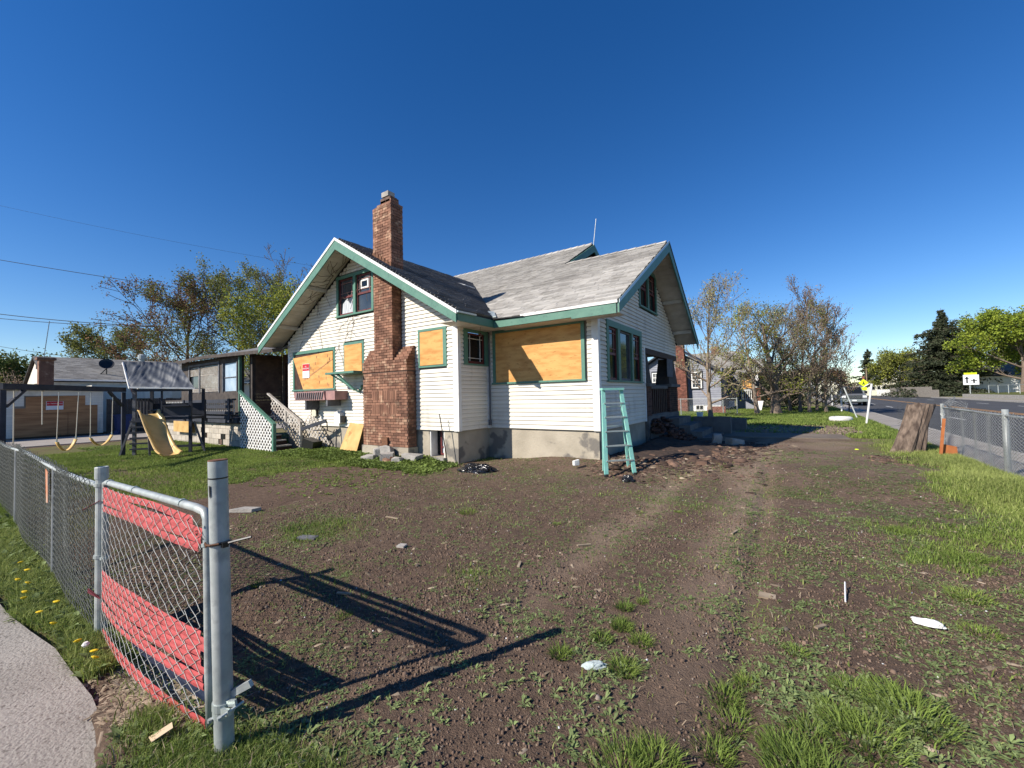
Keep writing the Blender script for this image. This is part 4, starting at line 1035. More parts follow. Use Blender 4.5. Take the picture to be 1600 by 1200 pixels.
# ------------------------------------------------------------------ chain link
def chain(name, p0, p1, zlo, zhi, parent, m='wire', pitch=.058, r=.0017, bulge=None, jag=0.0, seed=1, vary=.1, sides=3, flop=None):
    """woven wire: vertical zigzags meeting at the knuckles. zlo/zhi functions of distance"""
    p0 = np.array([*p0, 0.]); p1 = np.array([*p1, 0.]); L = np.linalg.norm(p1-p0); d = (p1-p0)/L; n = np.array([-d[1], d[0], 0])
    rg = np.random.default_rng(seed); A = []; B = []
    nw = int(L/pitch)
    zs = pitch*.5*1.12
    for k in range(nw):
        u0 = k*pitch
        lo, hi = zlo(u0), zhi(u0)
        if jag: hi += rg.uniform(0, jag)
        ns = max(2, int((hi-lo)/zs)); j = np.arange(ns+1)
        u = u0+np.where((j+k) % 2 == 0, 0.0, 1.0)*pitch*.5 + ((j+k) % 2)*0
        u = u0+np.where((j+k) % 2 == 0, -.26, .78)*pitch
        z = lo+(hi-lo)*j/ns
        off = np.where(j % 2 == 0, .0025, -.0025)
        if bulge is not None: off = off+bulge(u, z)
        if flop is not None:
            fu, fz = flop(u, z); off = off+fu; z = z+fz
        P = p0+d*u[:, None]+n*off[:, None]; P[:, 2] = z
        A.append(P[:-1]); B.append(P[1:])
    A = np.concatenate(A); B = np.concatenate(B)
    V, F = segs(A, B, r, r, sides)
    return link(name, np_mesh(name, V, F, 4, MT[m]), parent, 'stuff')

# --- fence along the left street
LX, LY = -4.407, .863
def fy(x): return .863-(x-LX)*.016
fl = thing('chain_link_fence', 'grey chain link fence along the left pavement with an orange tag', 'fence', (LX-.1, LY, -.15))
tops = lambda x: .965 + .02*math.sin(x*1.3)
def lpost(x, z1, r=.03):
    o = obj('fence_post', MB().tube([(x, fy(x), -.25), (x, fy(x), z1)], r, 12).tube([(x, fy(x), z1), (x, fy(x), z1+.02)], [r*1.15, r*.6], 12), 'galvshaded', fl); return o
for x in (-6.35, -9.4, -12.5, -15.6, -18.7, -21.8): lpost(x, .95, .025)
obj('end_post', MB().tube([(LX, LY, -.25), (LX-.0, LY, 1.085)], .036, 16), 'galv', fl)
obj('post_cap', MB().lathe([(.042,-.05),(.042,.035),(.037,.04),(.034,.03)], (LX, LY, 1.085), 16), 'galv', fl)
obj('tension_band', MB().lathe([(.041,-.012),(.044,-.012),(.044,.012),(.041,.012)], (LX, LY, .99), 14).lathe([(.041,-.012),(.044,-.012),(.044,.012),(.041,.012)], (LX, LY, .45), 14), 'galv', fl)
obj('top_rail', MB().tube([(x, fy(x), tops(x)) for x in np.linspace(-23, -4.45, 24)], .021, 8), 'galv', fl)
chain('wire_mesh', (-4.46, fy(-4.46)-.03), (-24, fy(-24)-.03), lambda u: -.12+.08*(u > 8), lambda u: tops(-4.46-u)+.055, fl, 'wiredark', pitch=.052, r=.0030, jag=.05, seed=3,
      bulge=lambda u, z: .06*np.exp(-((u-.35)/.5)**2)*np.sin(np.clip(z*2.3, 0, 3.1))+.02*np.sin(u*2.2), sides=3)
chain('wire_mesh', (-4.49, fy(-4.46)-.01), (-24, fy(-24)-.01), lambda u: -.12+.08*(u > 8), lambda u: tops(-4.46-u)-.02, fl, 'wiredark', pitch=.052, r=.0028, seed=31)
tg = obj('orange_tag', MB().hexa([(-6.62,.86,.93),(-6.50,.86,.90),(-6.40,.85,.60),(-6.49,.85,.59),(-6.62,.865,.93),(-6.50,.865,.90),(-6.40,.855,.60),(-6.49,.855,.59)]), mat('torn orange tag', (.50,.16,.06), (.42,.30,.22), 9, .8), fl)
obj('white_string', MB().tube([(-5.5,.86,.42),(-5.56,.84,.36),(-5.52,.84,.33),(-5.42,.85,.34)], .005, 4), 'white', fl)

# --- gate with red plastic slats
G0 = Vector((-4.36, .875, 0)); G1 = Vector((-2.39, .862, 0))
gt = thing('chain_link_gate', 'galvanised chain link gate panel threaded with faded red slats', 'gate', (G0.x, G0.y, -.1))
def gp(u, z, off=0.0): 
    p = G0.lerp(G1, u); return Vector((p.x, p.y+off, z))
BLz = -.13
obj('gate_frame', MB().tube([gp(.0,BLz+.1), gp(.0,.93), gp(.0,1.0), gp(.03,1.012), gp(.5,1.035), gp(.90,1.055), gp(.955,1.05), gp(.97,1.02), gp(.975,.9), gp(.985,.25), gp(.995,.02)], .021, 12), 'galv', gt, smooth=True)
mr_ = MB()
for u in (.06,.37,.80): mr_.tube([gp(u,1.014+.05*u), gp(u+.008,1.014+.05*u)], .0245, 10)
obj('frame_clips', mr_.tube([gp(.972,.90), gp(.973,.885)], .027, 10).tube([gp(0,.45), gp(0,.43)], .030, 10), 'alu', gt)
def gbul(u, z):
    return -.045*np.sin(np.clip(u/1.97, 0, 1)*3.14)*np.clip(1.0-z, 0, 1)
chain('wire_mesh', (G0.x+.0, G0.y-.02), (G1.x-.02, G1.y-.02), lambda u: BLz+.02+.12*(u/1.97)**1.1-.02*math.sin(u*1.6), lambda u: .985+.04*u/1.97, gt, 'wire', pitch=.066, r=.0019, bulge=lambda u, z: gbul(u, z), seed=5)
def slat(u0, u1, z0, z1, hgt, amp, ph, m='red', off=-.0155, tip=None):
    """a flat strip woven through the wires, gently rippled"""
    n_ = 40; mb = MB(); pv = None
    for k in range(n_+1):
        t = k/n_; u = u0+(u1-u0)*t; z = z0+(z1-z0)*t+.006*math.sin(t*9+ph)
        o = off+.0016*math.sin(k*1.9+ph)+float(gbul(u*1.97, z))
        hh = hgt*(.5)
        a = gp(u, z-hh, o+.0015); c_ = gp(u, z, o-.0015); b = gp(u, z+hh, o+.0015)
        if pv: mb.quad(pv[0], a, c_, pv[1]); mb.quad(pv[1], c_, b, pv[2])
        pv = (a, c_, b)
    return obj('privacy_slat', mb, m, gt, smooth=False)
rs = random.Random(3)
for k in range(4):
    zl = .955-k*.046+rs.uniform(-.006,.006); zr = 1.0-k*.040
    slat(.0-.02*rs.random()-(.06 if k == 3 else 0), .965-rs.random()*.05 if k else .90, zl, zr-.045*(k > 0)*.3, .043, 0, rs.random()*6)
for k in range(8):
    t = k/7
    zl = .335-t*.265; zr = .455-t*.245+rs.uniform(-.005,.005)
    slat(.0-rs.random()*.015-(.05 if k == 5 else 0), .985-rs.random()*.03, zl, zr, .0355, 0, rs.random()*6)
for k in range(2):
    slat(.03, .985, BLz+.045-k*.042+.01, .035-k*.04+.005, .036, 0, rs.random()*6)
slat(.03, .98, BLz+.16, .10, .055, 0, 1.0, 'navy', off=.03)
obj('torn_slat_end', MB().hexa([(G0.x-.02,.84,.865),(G0.x+.02,.84,.88),(G0.x-.16,.78,.80),(G0.x-.17,.78,.79),(G0.x-.02,.845,.87),(G0.x+.02,.845,.885),(G0.x-.16,.785,.805),(G0.x-.17,.785,.795)])
    .hexa([(G0.x-.02,.84,.16),(G0.x+.03,.84,.15),(G0.x-.10,.80,.18),(G0.x-.10,.80,.21),(G0.x-.02,.845,.165),(G0.x+.03,.845,.155),(G0.x-.10,.805,.185),(G0.x-.10,.805,.215)]), mat('dark red torn plastic', (.12,.02,.03)), gt)
# fringe of torn slat and leaves caught at the right end
fr = MB()
for k in range(34):
    u = .93+rs.random()*.045; z = .80+rs.random()*.20; p = gp(u, z, -.02+rs.uniform(-.02,.02)); s = .012
    fr.quad(p, p+Vector((rs.uniform(-s,s), rs.uniform(-s,s), s)), p+Vector((s, rs.uniform(-s,s), rs.uniform(-s,s))))
obj('caught_leaves', fr, 'chip', gt, 'stuff')

# --- the loose gate post in front
B_ = Vector((-2.216,.852,-.12)); T_ = Vector((-2.258,.838,1.325))
gpst = thing('gate_post', 'thick galvanised gate post with clamp and cable tie in the grass', 'post', (B_.x, B_.y, 0))
def pp(t): return B_.lerp(T_, t)
cu_ = MB(); n_ = 24
rad = .0395
pts = [pp(t) for t in (0, .25, .5, .75, .945, 1)]
cu_.tube(pts, [rad]*6, n_, cap=False)
obj('post_tube', cu_, 'galv', gpst, smooth=True)
obj('rusty_rim', MB().tube([pp(1.0), pp(1.003)], [rad*1.01, rad*1.0], n_), 'rust', gpst)
def ring(mb, t, r0, h, squash=1.0):
    c_ = pp(t); mb.tube([c_-Vector((0,0,h/2)), c_+Vector((0,0,h/2))], r0, 20)
rg_ = MB(); ring(rg_, .945, rad*1.035, .006)
obj('scribed_ring', rg_, 'black', gpst)
cl_ = MB(); ring(cl_, .228, rad*1.13, .034); ring(cl_, .205, rad*1.10, .026)
c_ = pp(.222)
cl_.bar(c_+Vector((.035,-.02,.0)), c_+Vector((.085,-.01,.005)), .012, .028).bar(c_+Vector((.035,.0,.022)), c_+Vector((.08,.02,.03)), .012, .028)
obj('clamp', cl_, 'alu', gpst)
bl_ = MB().tube([c_+Vector((.075,-.045,.0)), c_+Vector((.085,.05,.02))], .006, 8).lathe([(.010,-.005),(.010,.005)], c_+Vector((.075,-.045,.0)), 8)
bl_.tube([c_+Vector((-.02,-.045,-.045)), c_+Vector((.03,.0,-.03))], .0055, 8).lathe([(.011,-.006),(.011,.006)], c_+Vector((-.015,-.048,-.045)), 8)
obj('bolt', bl_, 'galv', gpst)
obj('hinge_strap', MB().bar(c_+Vector((.02,.02,.045)), c_+Vector((.11,.07,.10)), .02, .03), 'galv', gpst)
ct = pp(.735)
tie = MB().tube([ct+Vector((math.cos(a)*.043, math.sin(a)*.043, .006*math.cos(a))) for a in np.linspace(0, 6.28, 20)], .007, 6)
tie.tube([ct+Vector((.043,.0,.0)), ct+Vector((.08,.03,.012)), ct+Vector((.145,.075,.03))], .006, 6).box(ct.x+.035, ct.x+.06, ct.y-.01, ct.y+.015, ct.z-.012, ct.z+.012)
obj('cable_tie', tie, 'black', gpst)
obj('rusty_hook', MB().tube([ct+Vector((-.022,-.045,-.012)), ct+Vector((-.024,-.05,.005)), ct+Vector((-.012,-.054,.012)), ct+Vector((-.002,-.052,.003)), ct+Vector((.02,-.045,.004)), ct+Vector((.045,-.02,.008))], .0045, 6), 'rust', gpst)
obj('black_smear', MB().quad(*[pp(.905)+Vector((x, -rad-.0015, z)) for x, z in ((.004,.025),(.016,.028),(.018,-.02),(.010,-.03))]), 'black', gpst)

# --- fence along the right pavement
fr_ = thing('chain_link_fence', 'low chain link fence beside the road with bent mesh, on the right', 'fence', (3.03, 14.42, .1))
for y in (14.42, 10.76, 7.1): obj('fence_post', MB().tube([(3.03,y,-.3),(3.03,y,1.19)], .034 if y > 14 else .042, 14), 'galv', fr_, smooth=True)
obj('top_rail', MB().tube([(3.03,14.4,1.10),(3.03,10.8,1.08),(3.03,5,1.08)], .02, 8), 'galv', fr_)
def flop(u, z):
    # torn top edge flopping at the far end
    t = np.clip((z-1.05)/.25, 0, 1)*np.exp(-((u-.9)/1.3)**2)
    return .20*t*np.sin(u*5), -.02*t
chain('wire_mesh', (3.0, 14.42), (3.0, 5.0), lambda u: .06, lambda u: 1.10+.34*math.exp(-((u-.7)/.8)**2)*abs(math.sin(u*3+.6)), fr_, 'wire', pitch=.050, r=.0034, seed=8, jag=.05,
      bulge=lambda u, z: .05*np.sin(u*1.3)*np.sin(np.clip(z*2.4,0,3.1))+.02*np.sin(u*7), flop=flop)
chain('wire_mesh', (3.0, 14.42), (2.35, 15.5), lambda u: .06, lambda u: 1.12+.1*math.sin(u*9), fr_, 'wiredark', pitch=.055, r=.0022, seed=9, jag=.08, bulge=lambda u, z: .05*np.sin(u*9+z*4))
tt = MB()
for z in (.35,.62,.93): tt.tube([(3.03+math.cos(a)*.037, 14.42+math.sin(a)*.037, z+.03*math.sin(a)) for a in np.linspace(0,6.28,12)], .005, 4)
obj('wire_ties', tt, 'white', fr_)
# ------------------------------------------------------------------ step ladder
def ladder():
    t = thing('step_ladder', 'teal fibreglass step ladder leaning folded at the house corner', 'ladder', (-2.9, 7.9, .1))
    fL0, fR0 = Vector((-2.99,7.53,.06)), Vector((-2.585,7.95,.06)); bL0, bR0 = Vector((-3.17,7.86,.08)), Vector((-2.83,8.33,.09))
    fL1, fR1 = Vector((-3.17,7.93,1.70)), Vector((-2.90,8.20,1.70)); bL1, bR1 = Vector((-3.20,7.99,1.66)), Vector((-2.93,8.26,1.66))
    for a, b, m in ((fL0,fL1,'teal'),(fR0,fR1,'teal')):
        obj('side_rail', MB().bar(a, b, .036, .075, (1,1,0)), m, t)
    for a, b in ((bL0,bL1),(bR0,bR1)):
        obj('rear_rail', MB().bar(a, b, .03, .05, (1,1,0)), 'teal', t)
    for k in range(5):
        q = .155+k*.168
        obj('tread', MB().bar(fL0.lerp(fL1,q), fR0.lerp(fR1,q), .075, .022), 'alu', t)
    obj('ladder_cap', MB().bar(fL1+Vector((-.03,-.03,.0)), fR1+Vector((.03,.03,0)), .15, .045), 'teal', t)
    bb_ = MB()
    for q in (.3,.55,.8): bb_.bar(bL0.lerp(bL1,q), bR0.lerp(bR1,q), .02, .02)
    for k in range(4):
        q = .18+k*.168; bb_.bar(fR0.lerp(fR1,q), bR0.lerp(bR1,q-.03), .012, .03)
    obj('rear_brace', bb_, 'alu', t)
    for p in (fL0, fR0): obj('rubber_foot', MB().box(p.x-.035,p.x+.035,p.y-.03,p.y+.03,p.z-.03,p.z+.02), 'black', t)
ladder()

def crumple(name, c, sx, sy, sz, m, seed, res=22, squash=.5):
    """a crumpled half-inflated sheet / bag"""
    rg = random.Random(seed); v = []; f = []
    from mathutils import noise
    for i_ in range(res+1):
        ph = i_/res*math.pi
        for j in range(res*2):
            th = j/(res*2)*2*math.pi
            d = Vector((math.sin(ph)*math.cos(th), math.sin(ph)*math.sin(th), math.cos(ph)))
            nz = noise.noise(d*1.6+Vector((seed,0,0)))*.5+abs(noise.noise(d*5+Vector((0,seed,0))))*.35+noise.noise(d*14)*.10
            r = 1+nz*.7
            p = Vector((d.x*sx*r, d.y*sy*r, max(-.35, d.z)*sz*r)); v.append((c[0]+p.x, c[1]+p.y, c[2]+p.z))
    n2 = res*2
    for i_ in range(res):
        for j in range(n2): f.append((i_*n2+j, i_*n2+(j+1) % n2, (i_+1)*n2+(j+1) % n2, (i_+1)*n2+j))
    return mesh_from(name, v, f, MT[m])
o = link('bin_bag', crumple('bin_bag', (0,0,.03), .36, .20, .13, 'bagblack', 5)); o.location = (-5.62,6.90,hz(-5.62,6.90)); o.rotation_euler = (0,0,.25)
tag(o, 'crumpled black plastic bin bag lying against the foundation', 'bin bag')
o = link('bin_bag', crumple('bin_bag', (0,0,.02), .10, .08, .09, 'bagblack', 8)); o.location = (-2.55,7.45,hz(-2.55,7.45))
tag(o, 'small black plastic scrap in front of the teal ladder', 'plastic scrap')

# concrete lumps and bricks at the chimney foot
def rock(name, c, s, m, seed, rot=0, label=None, cat='rubble', group=None):
    from mathutils import noise
    rg = random.Random(seed); pts = []
    me_ = MB()
    # irregular hull from a jittered, chamfered box
    P = []
    for sx in (-1,1):
        for sy in (-1,1):
            for sz in (-1,1):
                P.append(Vector((sx*s[0]/2*rg.uniform(.7,1.05), sy*s[1]/2*rg.uniform(.7,1.05), (sz*.5+.5)*s[2]*rg.uniform(.75,1.05))))
    for q in range(6): P.append(Vector((rg.uniform(-.5,.5)*s[0], rg.uniform(-.5,.5)*s[1], rg.uniform(.3,1.1)*s[2])))
    import bmesh
    bm = bmesh.new()
    for p in P: bm.verts.new(p)
    bmesh.ops.convex_hull(bm, input=bm.verts)
    bmesh.ops.bevel(bm, geom=bm.edges[:], offset=min(s)*.05, segments=1, affect='EDGES')
    me = bpy.data.meshes.new(name); bm.to_mesh(me); bm.free(); me.materials.append(MT[m])
    o = link(name, me); o.location = c; o.rotation_euler = (0, rg.uniform(-.15,.15), rot)
    tag(o, label, cat, group); return o
def zr_(x, y): return hz(x, y)
RB = [((-8.98,6.72),(.42,.34,.13),'concrete','pale flat concrete lump lowest at the chimney foot',0.3),
      ((-8.86,6.92),(.36,.30,.30),'concrete','grey concrete lump leaning under the ash door',1.0),
      ((-8.58,6.95),(.34,.22,.34),'concrete','tilted concrete slab piece resting on the chimney footing',.2),
      ((-8.36,6.76),(.36,.30,.20),'concrete','rounded pale concrete lump in the middle of the rubble',.7),
      ((-7.72,6.98),(.44,.34,.18),'concrete','wide grey concrete lump nearest the basement window',.1),
      ((-7.93,6.72),(.30,.26,.14),'concrete','small pale concrete lump between brick and basement window',2.0)]
for k, ((x, y), s, m, lab, rot) in enumerate(RB):
    rock('concrete_lump', (x, y, zr_(x, y)-.02), s, m, 30+k, rot, lab, 'rubble', 'broken concrete at the chimney foot')
for (x, y, z, rz, lab) in ((-8.18,6.60,.02,.15,'dark loose brick lying across the concrete rubble'), (-8.00,6.66,.05,.9,'orange loose brick tilted beside the rubble')):
    o = obj('loose_brick', MB().box(-.11,.11,-.05,.05,0,.065), 'brick'); o.location = (x, y, zr_(x, y)+z); o.rotation_euler = (.1,.25,rz)
    tag(o, lab, 'brick', 'loose bricks at the chimney foot')
# leaning plywood sheet
o = obj('plywood_sheet', MB().hexa([(-10.98,7.14,.10),(-10.17,7.14,.10),(-10.13,7.37,.87),(-10.80,7.38,.91),(-10.98,7.155,.11),(-10.17,7.155,.11),(-10.13,7.385,.88),(-10.80,7.395,.92)]), 'ply2')
tag(o, 'yellow plywood sheet leaning on the wall beside the chimney', 'plywood sheet')
# grill/handrail junk left of it
jk = thing('toppled_handrail', 'broken black handrail and lattice scrap against the white wall', 'handrail', (-12.4,6.9,.05))
obj('rail_bar', MB().bar((-12.55,6.9,.72),(-11.55,7.1,.98),.05,.10).tube([(-11.6,7.15,.95),(-11.65,7.2,.70),(-12.4,7.2,.66)],.018,5).tube([(-11.9,7.25,.70),(-11.5,7.3,.62),(-11.45,7.3,.70)],.015,5).tube([(-11.42,7.35,.72),(-11.38,7.3,.15)],.02,5), 'slate', jk)
lattice([(-13.2,.9),(-12.7,1.25),(-11.75,.28),(-11.9,.05),(-12.6,.05)], 7.32, 'latticeold', jk)
obj('junk_bin', MB().prism([(-12.6,6.9,.0),(-12.0,6.9,.0),(-11.9,6.9,.35),(-12.5,6.9,.45)], (0,.3,0)), 'black', jk)
# flat stones and litter in the soil
def scrap(name, c, pts, t, m, lab, cat, rz=0, group=None):
    o = obj(name, MB().prism([(x, y, 0) for x, y in pts], (0,0,t)), m); o.location = (c[0], c[1], hz(*c)+.004); o.rotation_euler = (random.uniform(-.06,.06), random.uniform(-.06,.06), rz)
    return tag(o, lab, cat, group)
scrap('paving_scrap', (-6.7,2.85), [(-.2,-.09),(.16,-.1),(.2,.05),(-.1,.1)], .045, 'concrete', 'long pale paving scrap at the edge of the lawn', 'stone', .5)
scrap('paving_scrap', (-4.7,2.65), [(-.11,-.05),(.1,-.06),(.11,.04),(-.09,.05)], .02, 'greytimber', 'grey flat slate lying in the weeds left of centre', 'stone', .6)
scrap('paving_scrap', (-3.54,3.03), [(-.04,-.035),(.05,-.03),(.04,.05),(-.04,.04)], .02, 'concrete', 'small light grey stone standing alone on the soil', 'stone', .2)
scrap('paving_scrap', (-.23,3.84), [(-.06,-.045),(.055,-.05),(.07,.03),(-.04,.05)], .012, 'straw', 'tan flat stone beside the right wheel rut', 'stone', .2)
o = link('plastic_scrap', crumple('plastic_scrap', (0,0,.012), .085, .035, .022, 'white', 3, 12)); o.location = (.69,3.87,hz(.69,3.87)+.01); tag(o, 'flattened white plastic bottle on the soil at right', 'litter')
o = link('plastic_scrap', crumple('plastic_scrap', (0,0,.01), .07, .03, .02, 'tarp', 12, 12)); o.data.materials.clear(); o.data.materials.append(mat('pale blue crumpled cloth', (.42,.48,.46), rough=.8)); o.location = (-1.02,2.30,hz(-1.02,2.3)); o.rotation_euler = (0,0,.6); tag(o, 'pale blue crumpled rag between two grass tufts', 'litter')
o = obj('plastic_stick', MB().tube([(0,0,0),(.02,.26,.05)], .006, 5), 'white'); o.location = (.27,3.98,hz(.27,3.98)+.01); tag(o, 'thin white stick poking out of the soil', 'litter')
o = obj('paper_scrap', MB().hexa([(-.05,-.03,0),(.03,-.04,.02),(.06,.03,.05),(-.02,.05,.03),(-.05,-.03,.003),(.03,-.04,.023),(.06,.03,.053),(-.02,.05,.033)]), mat('brown cardboard', (.55,.42,.27))); o.location = (-2.52,.70,hz(-2.52,.7)+.03); tag(o, 'torn piece of brown cardboard in the grass by the gate post', 'litter')
o = obj('cloth_strip', MB().prism([(0,0,0),(.16,.04,0),(.3,.02,0),(.44,.1,0),(.3,.09,0),(.15,.10,0)], (0,0,.012)), 'brownwood'); o.location = (-4.35,.18,-.124); o.rotation_euler = (0,0,-.3); tag(o, 'dark torn strip of cloth on the pavement', 'litter')
SPL = ['wood splinter on the soil beyond the weeds left of centre','wood splinter on the open soil right of the lone tuft','wood splinter in the small weed patch at centre','longest wood splinter near the left wheel rut','short wood splinter inside the gate shadow','shortest wood splinter beside the tan flat stone']
for k, (x, y, L_, a) in enumerate(((-4.5,3.7,.2,.2),(-1.9,4.1,.16,.9),(-2.2,3.3,.14,2),(-.6,5.3,.22,1.4),(-3.1,2.05,.12,.5),(.1,3.5,.1,1.0))):
    o = obj('wood_splinter', MB().box(-L_/2,L_/2,-.012,.012,0,.012), 'straw'); o.location = (x, y, hz(x,y)+.006); o.rotation_euler = (0,.05,a)
    tag(o, SPL[k], 'splinter', 'wood splinters on the bare soil')

# ------------------------------------------------------------------ play set with slide, and swing set
A = Vector((-16.87,3.97,0)); Bp = Vector((-15.95,5.19,0)); dd = (Bp-A).normalized(); nn = Vector((dd.y,-dd.x,0))
W = (Bp-A).length; Dp = 1.15
def Q(u, v, z): p = A+dd*u-nn*v; return Vector((p.x, p.y, z))
ps = thing('play_tower', 'dark timber play tower with grey tarp roof and yellow slide', 'play tower', (A.x, A.y, 0))
def qbox(mb, u0, u1, v0, v1, z0, z1): return mb.hexa([Q(u0,v0,z0),Q(u1,v0,z0),Q(u1,v1,z0),Q(u0,v1,z0),Q(u0,v0,z1),Q(u1,v0,z1),Q(u1,v1,z1),Q(u0,v1,z1)])
for u in (0.0, W-.08):
    for v in (0.0, Dp-.08): obj('corner_post', qbox(MB(), u, u+.08, v, v+.08, -.05, 2.08), 'greytimber' if v == 0 and u == 0 else 'slate', ps)
obj('corner_post', qbox(MB(), .72, .76, 0, .05, 1.1, 2.08), 'slate', ps)
obj('platform', qbox(MB(), 0, W, .0, Dp, 1.08, 1.16), 'slate', ps)
obj('front_board', qbox(MB(), .80, W, -.03, .0, 1.20, 1.50), 'slate', ps)
obj('shelf', qbox(MB(), .80, W-.02, -.14, -.031, 1.50, 1.54), 'slate', ps)
obj('header', qbox(MB(), 0, W, -.02, .0, 1.98, 2.06), 'slate', ps)
for k in range(5): obj('side_slat', qbox(MB(), -.025, -.002, .12+k*.2, .22+k*.2, 1.16, 1.75), 'greytimber', ps)
obj('side_rail', qbox(MB(), -.04, -.026, .0, Dp, 1.7, 1.78), 'slate', ps)
for k in range(6): obj('ladder_rung', qbox(MB(), -.06, .45, -.02-.0, .02, .18+k*.17, .23+k*.17), 'slate', ps)
for p_, q_ in ((Q(-.35,.1,0), Q(0,.1,1.2)), (Q(.55,-.25,0), Q(.40,.0,.95)), (Q(W+.3,.2,0), Q(W,.2,1.0))): obj('prop_leg', MB().bar(p_, q_, .05, .05), 'greytimber', ps)
obj('ground_beam', qbox(MB(), 0, W, Dp-.04, Dp, .10, .18), 'slate', ps)
obj('window_board', qbox(MB(), 0, W, Dp, Dp+.02, 1.2, 1.6), 'slate', ps)
# tarp roof: gable, ridge behind the front eave
R0, R1 = Vector((-17.48,3.88,2.94)), Vector((-17.02,5.12,2.95)); E0, E1 = Q(-.04,-.08,2.11), Q(W+.12,-.08,2.06)
from mathutils import noise as nz_
tv = []; tf = []; NU, NV = 46, 26
for j in range(NV+1):
    for i_ in range(NU+1):
        a = E0.lerp(E1, i_/NU); b = R0.lerp(R1, i_/NU); p = a.lerp(b, j/NV)
        w_ = nz_.noise(Vector((i_*.16+j*.10, j*.13, 2)))*.05+abs(nz_.noise(Vector((i_*.35-j*.25, j*.08, 7))))*.045
        sag = -.05*math.sin(j/NV*math.pi)*math.sin(i_/NU*math.pi)
        tv.append(p+Vector((.5,-.4,.7))*(w_+sag))
for j in range(NV):
    for i_ in range(NU): q = j*(NU+1)+i_; tf.append((q, q+1, q+NU+2, q+NU+1))
o = link('tarp_roof', mesh_from('tarp_roof', tv, tf, MT['tarp'], True), ps)
bk0, bk1 = Q(.1,Dp-.05,2.11), Q(W-.45,Dp-.05,2.06)
obj('tarp_back', MB().quad(R0, R1, bk1, bk0), 'tarp', ps)
obj('roof_rafter', MB().bar(E0+Vector((0,0,-.03)), R0+Vector((0,0,-.02)), .03, .06).bar(E0+Vector((0,0,.0)), E1+Vector((0,0,-.0)), .03, .05).bar(Q(.02,.3,2.05), R0-Vector((0,0,.03)), .05, .05), 'white', ps)
obj('roof_post', MB().bar(Q(.0,.62,1.1), R0-Vector((0,0,.1)), .05, .06), 'mauve', ps)
# slide
T0, T1 = Q(.16,.0,1.30), Q(.66,.0,1.30)
dirx = Vector((1,.02,0)).normalized()
prof = [(0,1.26),(.12,1.24),(.28,1.10),(.55,.80),(.80,.56),(1.0,.42),(1.22,.24),(1.45,.10),(1.62,.07),(1.78,.10)]
sv = []; sf = []
crs = [(-.30,.13),(-.27,.15),(-.24,.13),(-.21,.02),(-.12,0),(0,-.005),(.12,0),(.21,.02),(.24,.13),(.27,.15),(.30,.13)]
mid = (T0+T1)/2; mid.z = 0
for k, (s, z) in enumerate(prof):
    c_ = mid+dirx*s*1.03
    for (o_, h) in crs:
        wdn = 1+.03*math.sin(k*.9)
        p = c_+Vector((-.25,.97,0))*o_*wdn; sv.append(Vector((p.x, p.y, z+h*(1 if k < len(prof)-1 else .5))))
nc = len(crs)
for k in range(len(prof)-1):
    for j in range(nc-1): sf.append((k*nc+j, k*nc+j+1, (k+1)*nc+j+1, (k+1)*nc+j))
me = mesh_from('slide', sv, sf, MT['yellow'], True); o = link('slide', me, ps); md = o.modifiers.new('sub', 'SUBSURF'); md.levels = 2; md.render_levels = 2; md2 = o.modifiers.new('thick', 'SOLIDIFY'); md2.thickness = .02
obj('steering_wheel', MB().lathe([(.10,0),(.16,.02),(.16,.05),(.10,.06)], tuple(Q(.45,.3,1.35)), 14), 'black', ps)
ss = thing('timber_swing_set', 'slate blue timber swing beam on posts attached beside the play tower', 'swing frame', (-14.5,1.36,0))
S0, S1 = Vector((-17.15,3.83,2.05)), Vector((-14.36,1.23,2.05)); sd = (S1-S0).normalized(); sn = Vector((-sd.y, sd.x, 0))
obj('beam', MB().bar(S0-sd*.05, S1+sd*.06, .09, .135), 'slate', ss)
obj('end_post', MB().bar(S0-Vector((0,0,2.1)), S0-Vector((0,0,.08)), .09, .09), 'slate', ss)
obj('end_post', MB().bar(S1-Vector((0,0,2.1)), S1-Vector((0,0,.08)), .09, .09), 'slate', ss)
for p_, q_ in ((S0+sd*.05-Vector((0,0,.50)), S0+sd*.62-Vector((0,0,.07))), (S1-sd*.05-Vector((0,0,.45)), S1-sd*.5-Vector((0,0,.07)))): obj('brace', MB().bar(p_, q_, .07, .06), 'slate', ss)
L_ = (S1-S0).length
def swing(t0, t1, zb, lab, seat=True, sw=.0):
    a = S0+sd*L_*t0; b = S0+sd*L_*t1
    t = thing('swing', lab, 'swing', (a.x, a.y, zb), 0, 'swings on the timber beam')
    p0 = a+Vector((0,0,-.08)); p1 = b+Vector((0,0,-.08)); q0 = a.copy()+sd*sw; q0.z = zb; q1 = b.copy()+sd*(sw+.03); q1.z = zb+.02
    for p, q in ((p0,q0),(p1,q1)):
        m_ = p.lerp(q, .22)
        obj('chain', MB().tube([p, m_], .008, 4), 'galv', t); obj('rope', MB().tube([m_, q], .010, 5), 'rope', t)
        obj('connector', MB().tube([q+Vector((0,0,.08)), q], .016, 6), 'alu', t)
    if seat:
        n_ = 14; vs_ = []; fs = []
        for k in range(n_+1):
            s = k/n_; c_ = q0.lerp(q1, s); z = zb-.26*math.sin(s*math.pi)**.8+.02*s
            for o_ in (-.04,.04):
                p = c_+sn*o_+Vector((0,0,0)); vs_.append(Vector((p.x, p.y, z)))
        for k in range(n_): fs.append((2*k, 2*k+2, 2*k+3, 2*k+1))
        o = link('seat', mesh_from('seat', vs_, fs, MT['yellow'], True), t); md = o.modifiers.new('t', 'SOLIDIFY'); md.thickness = .008
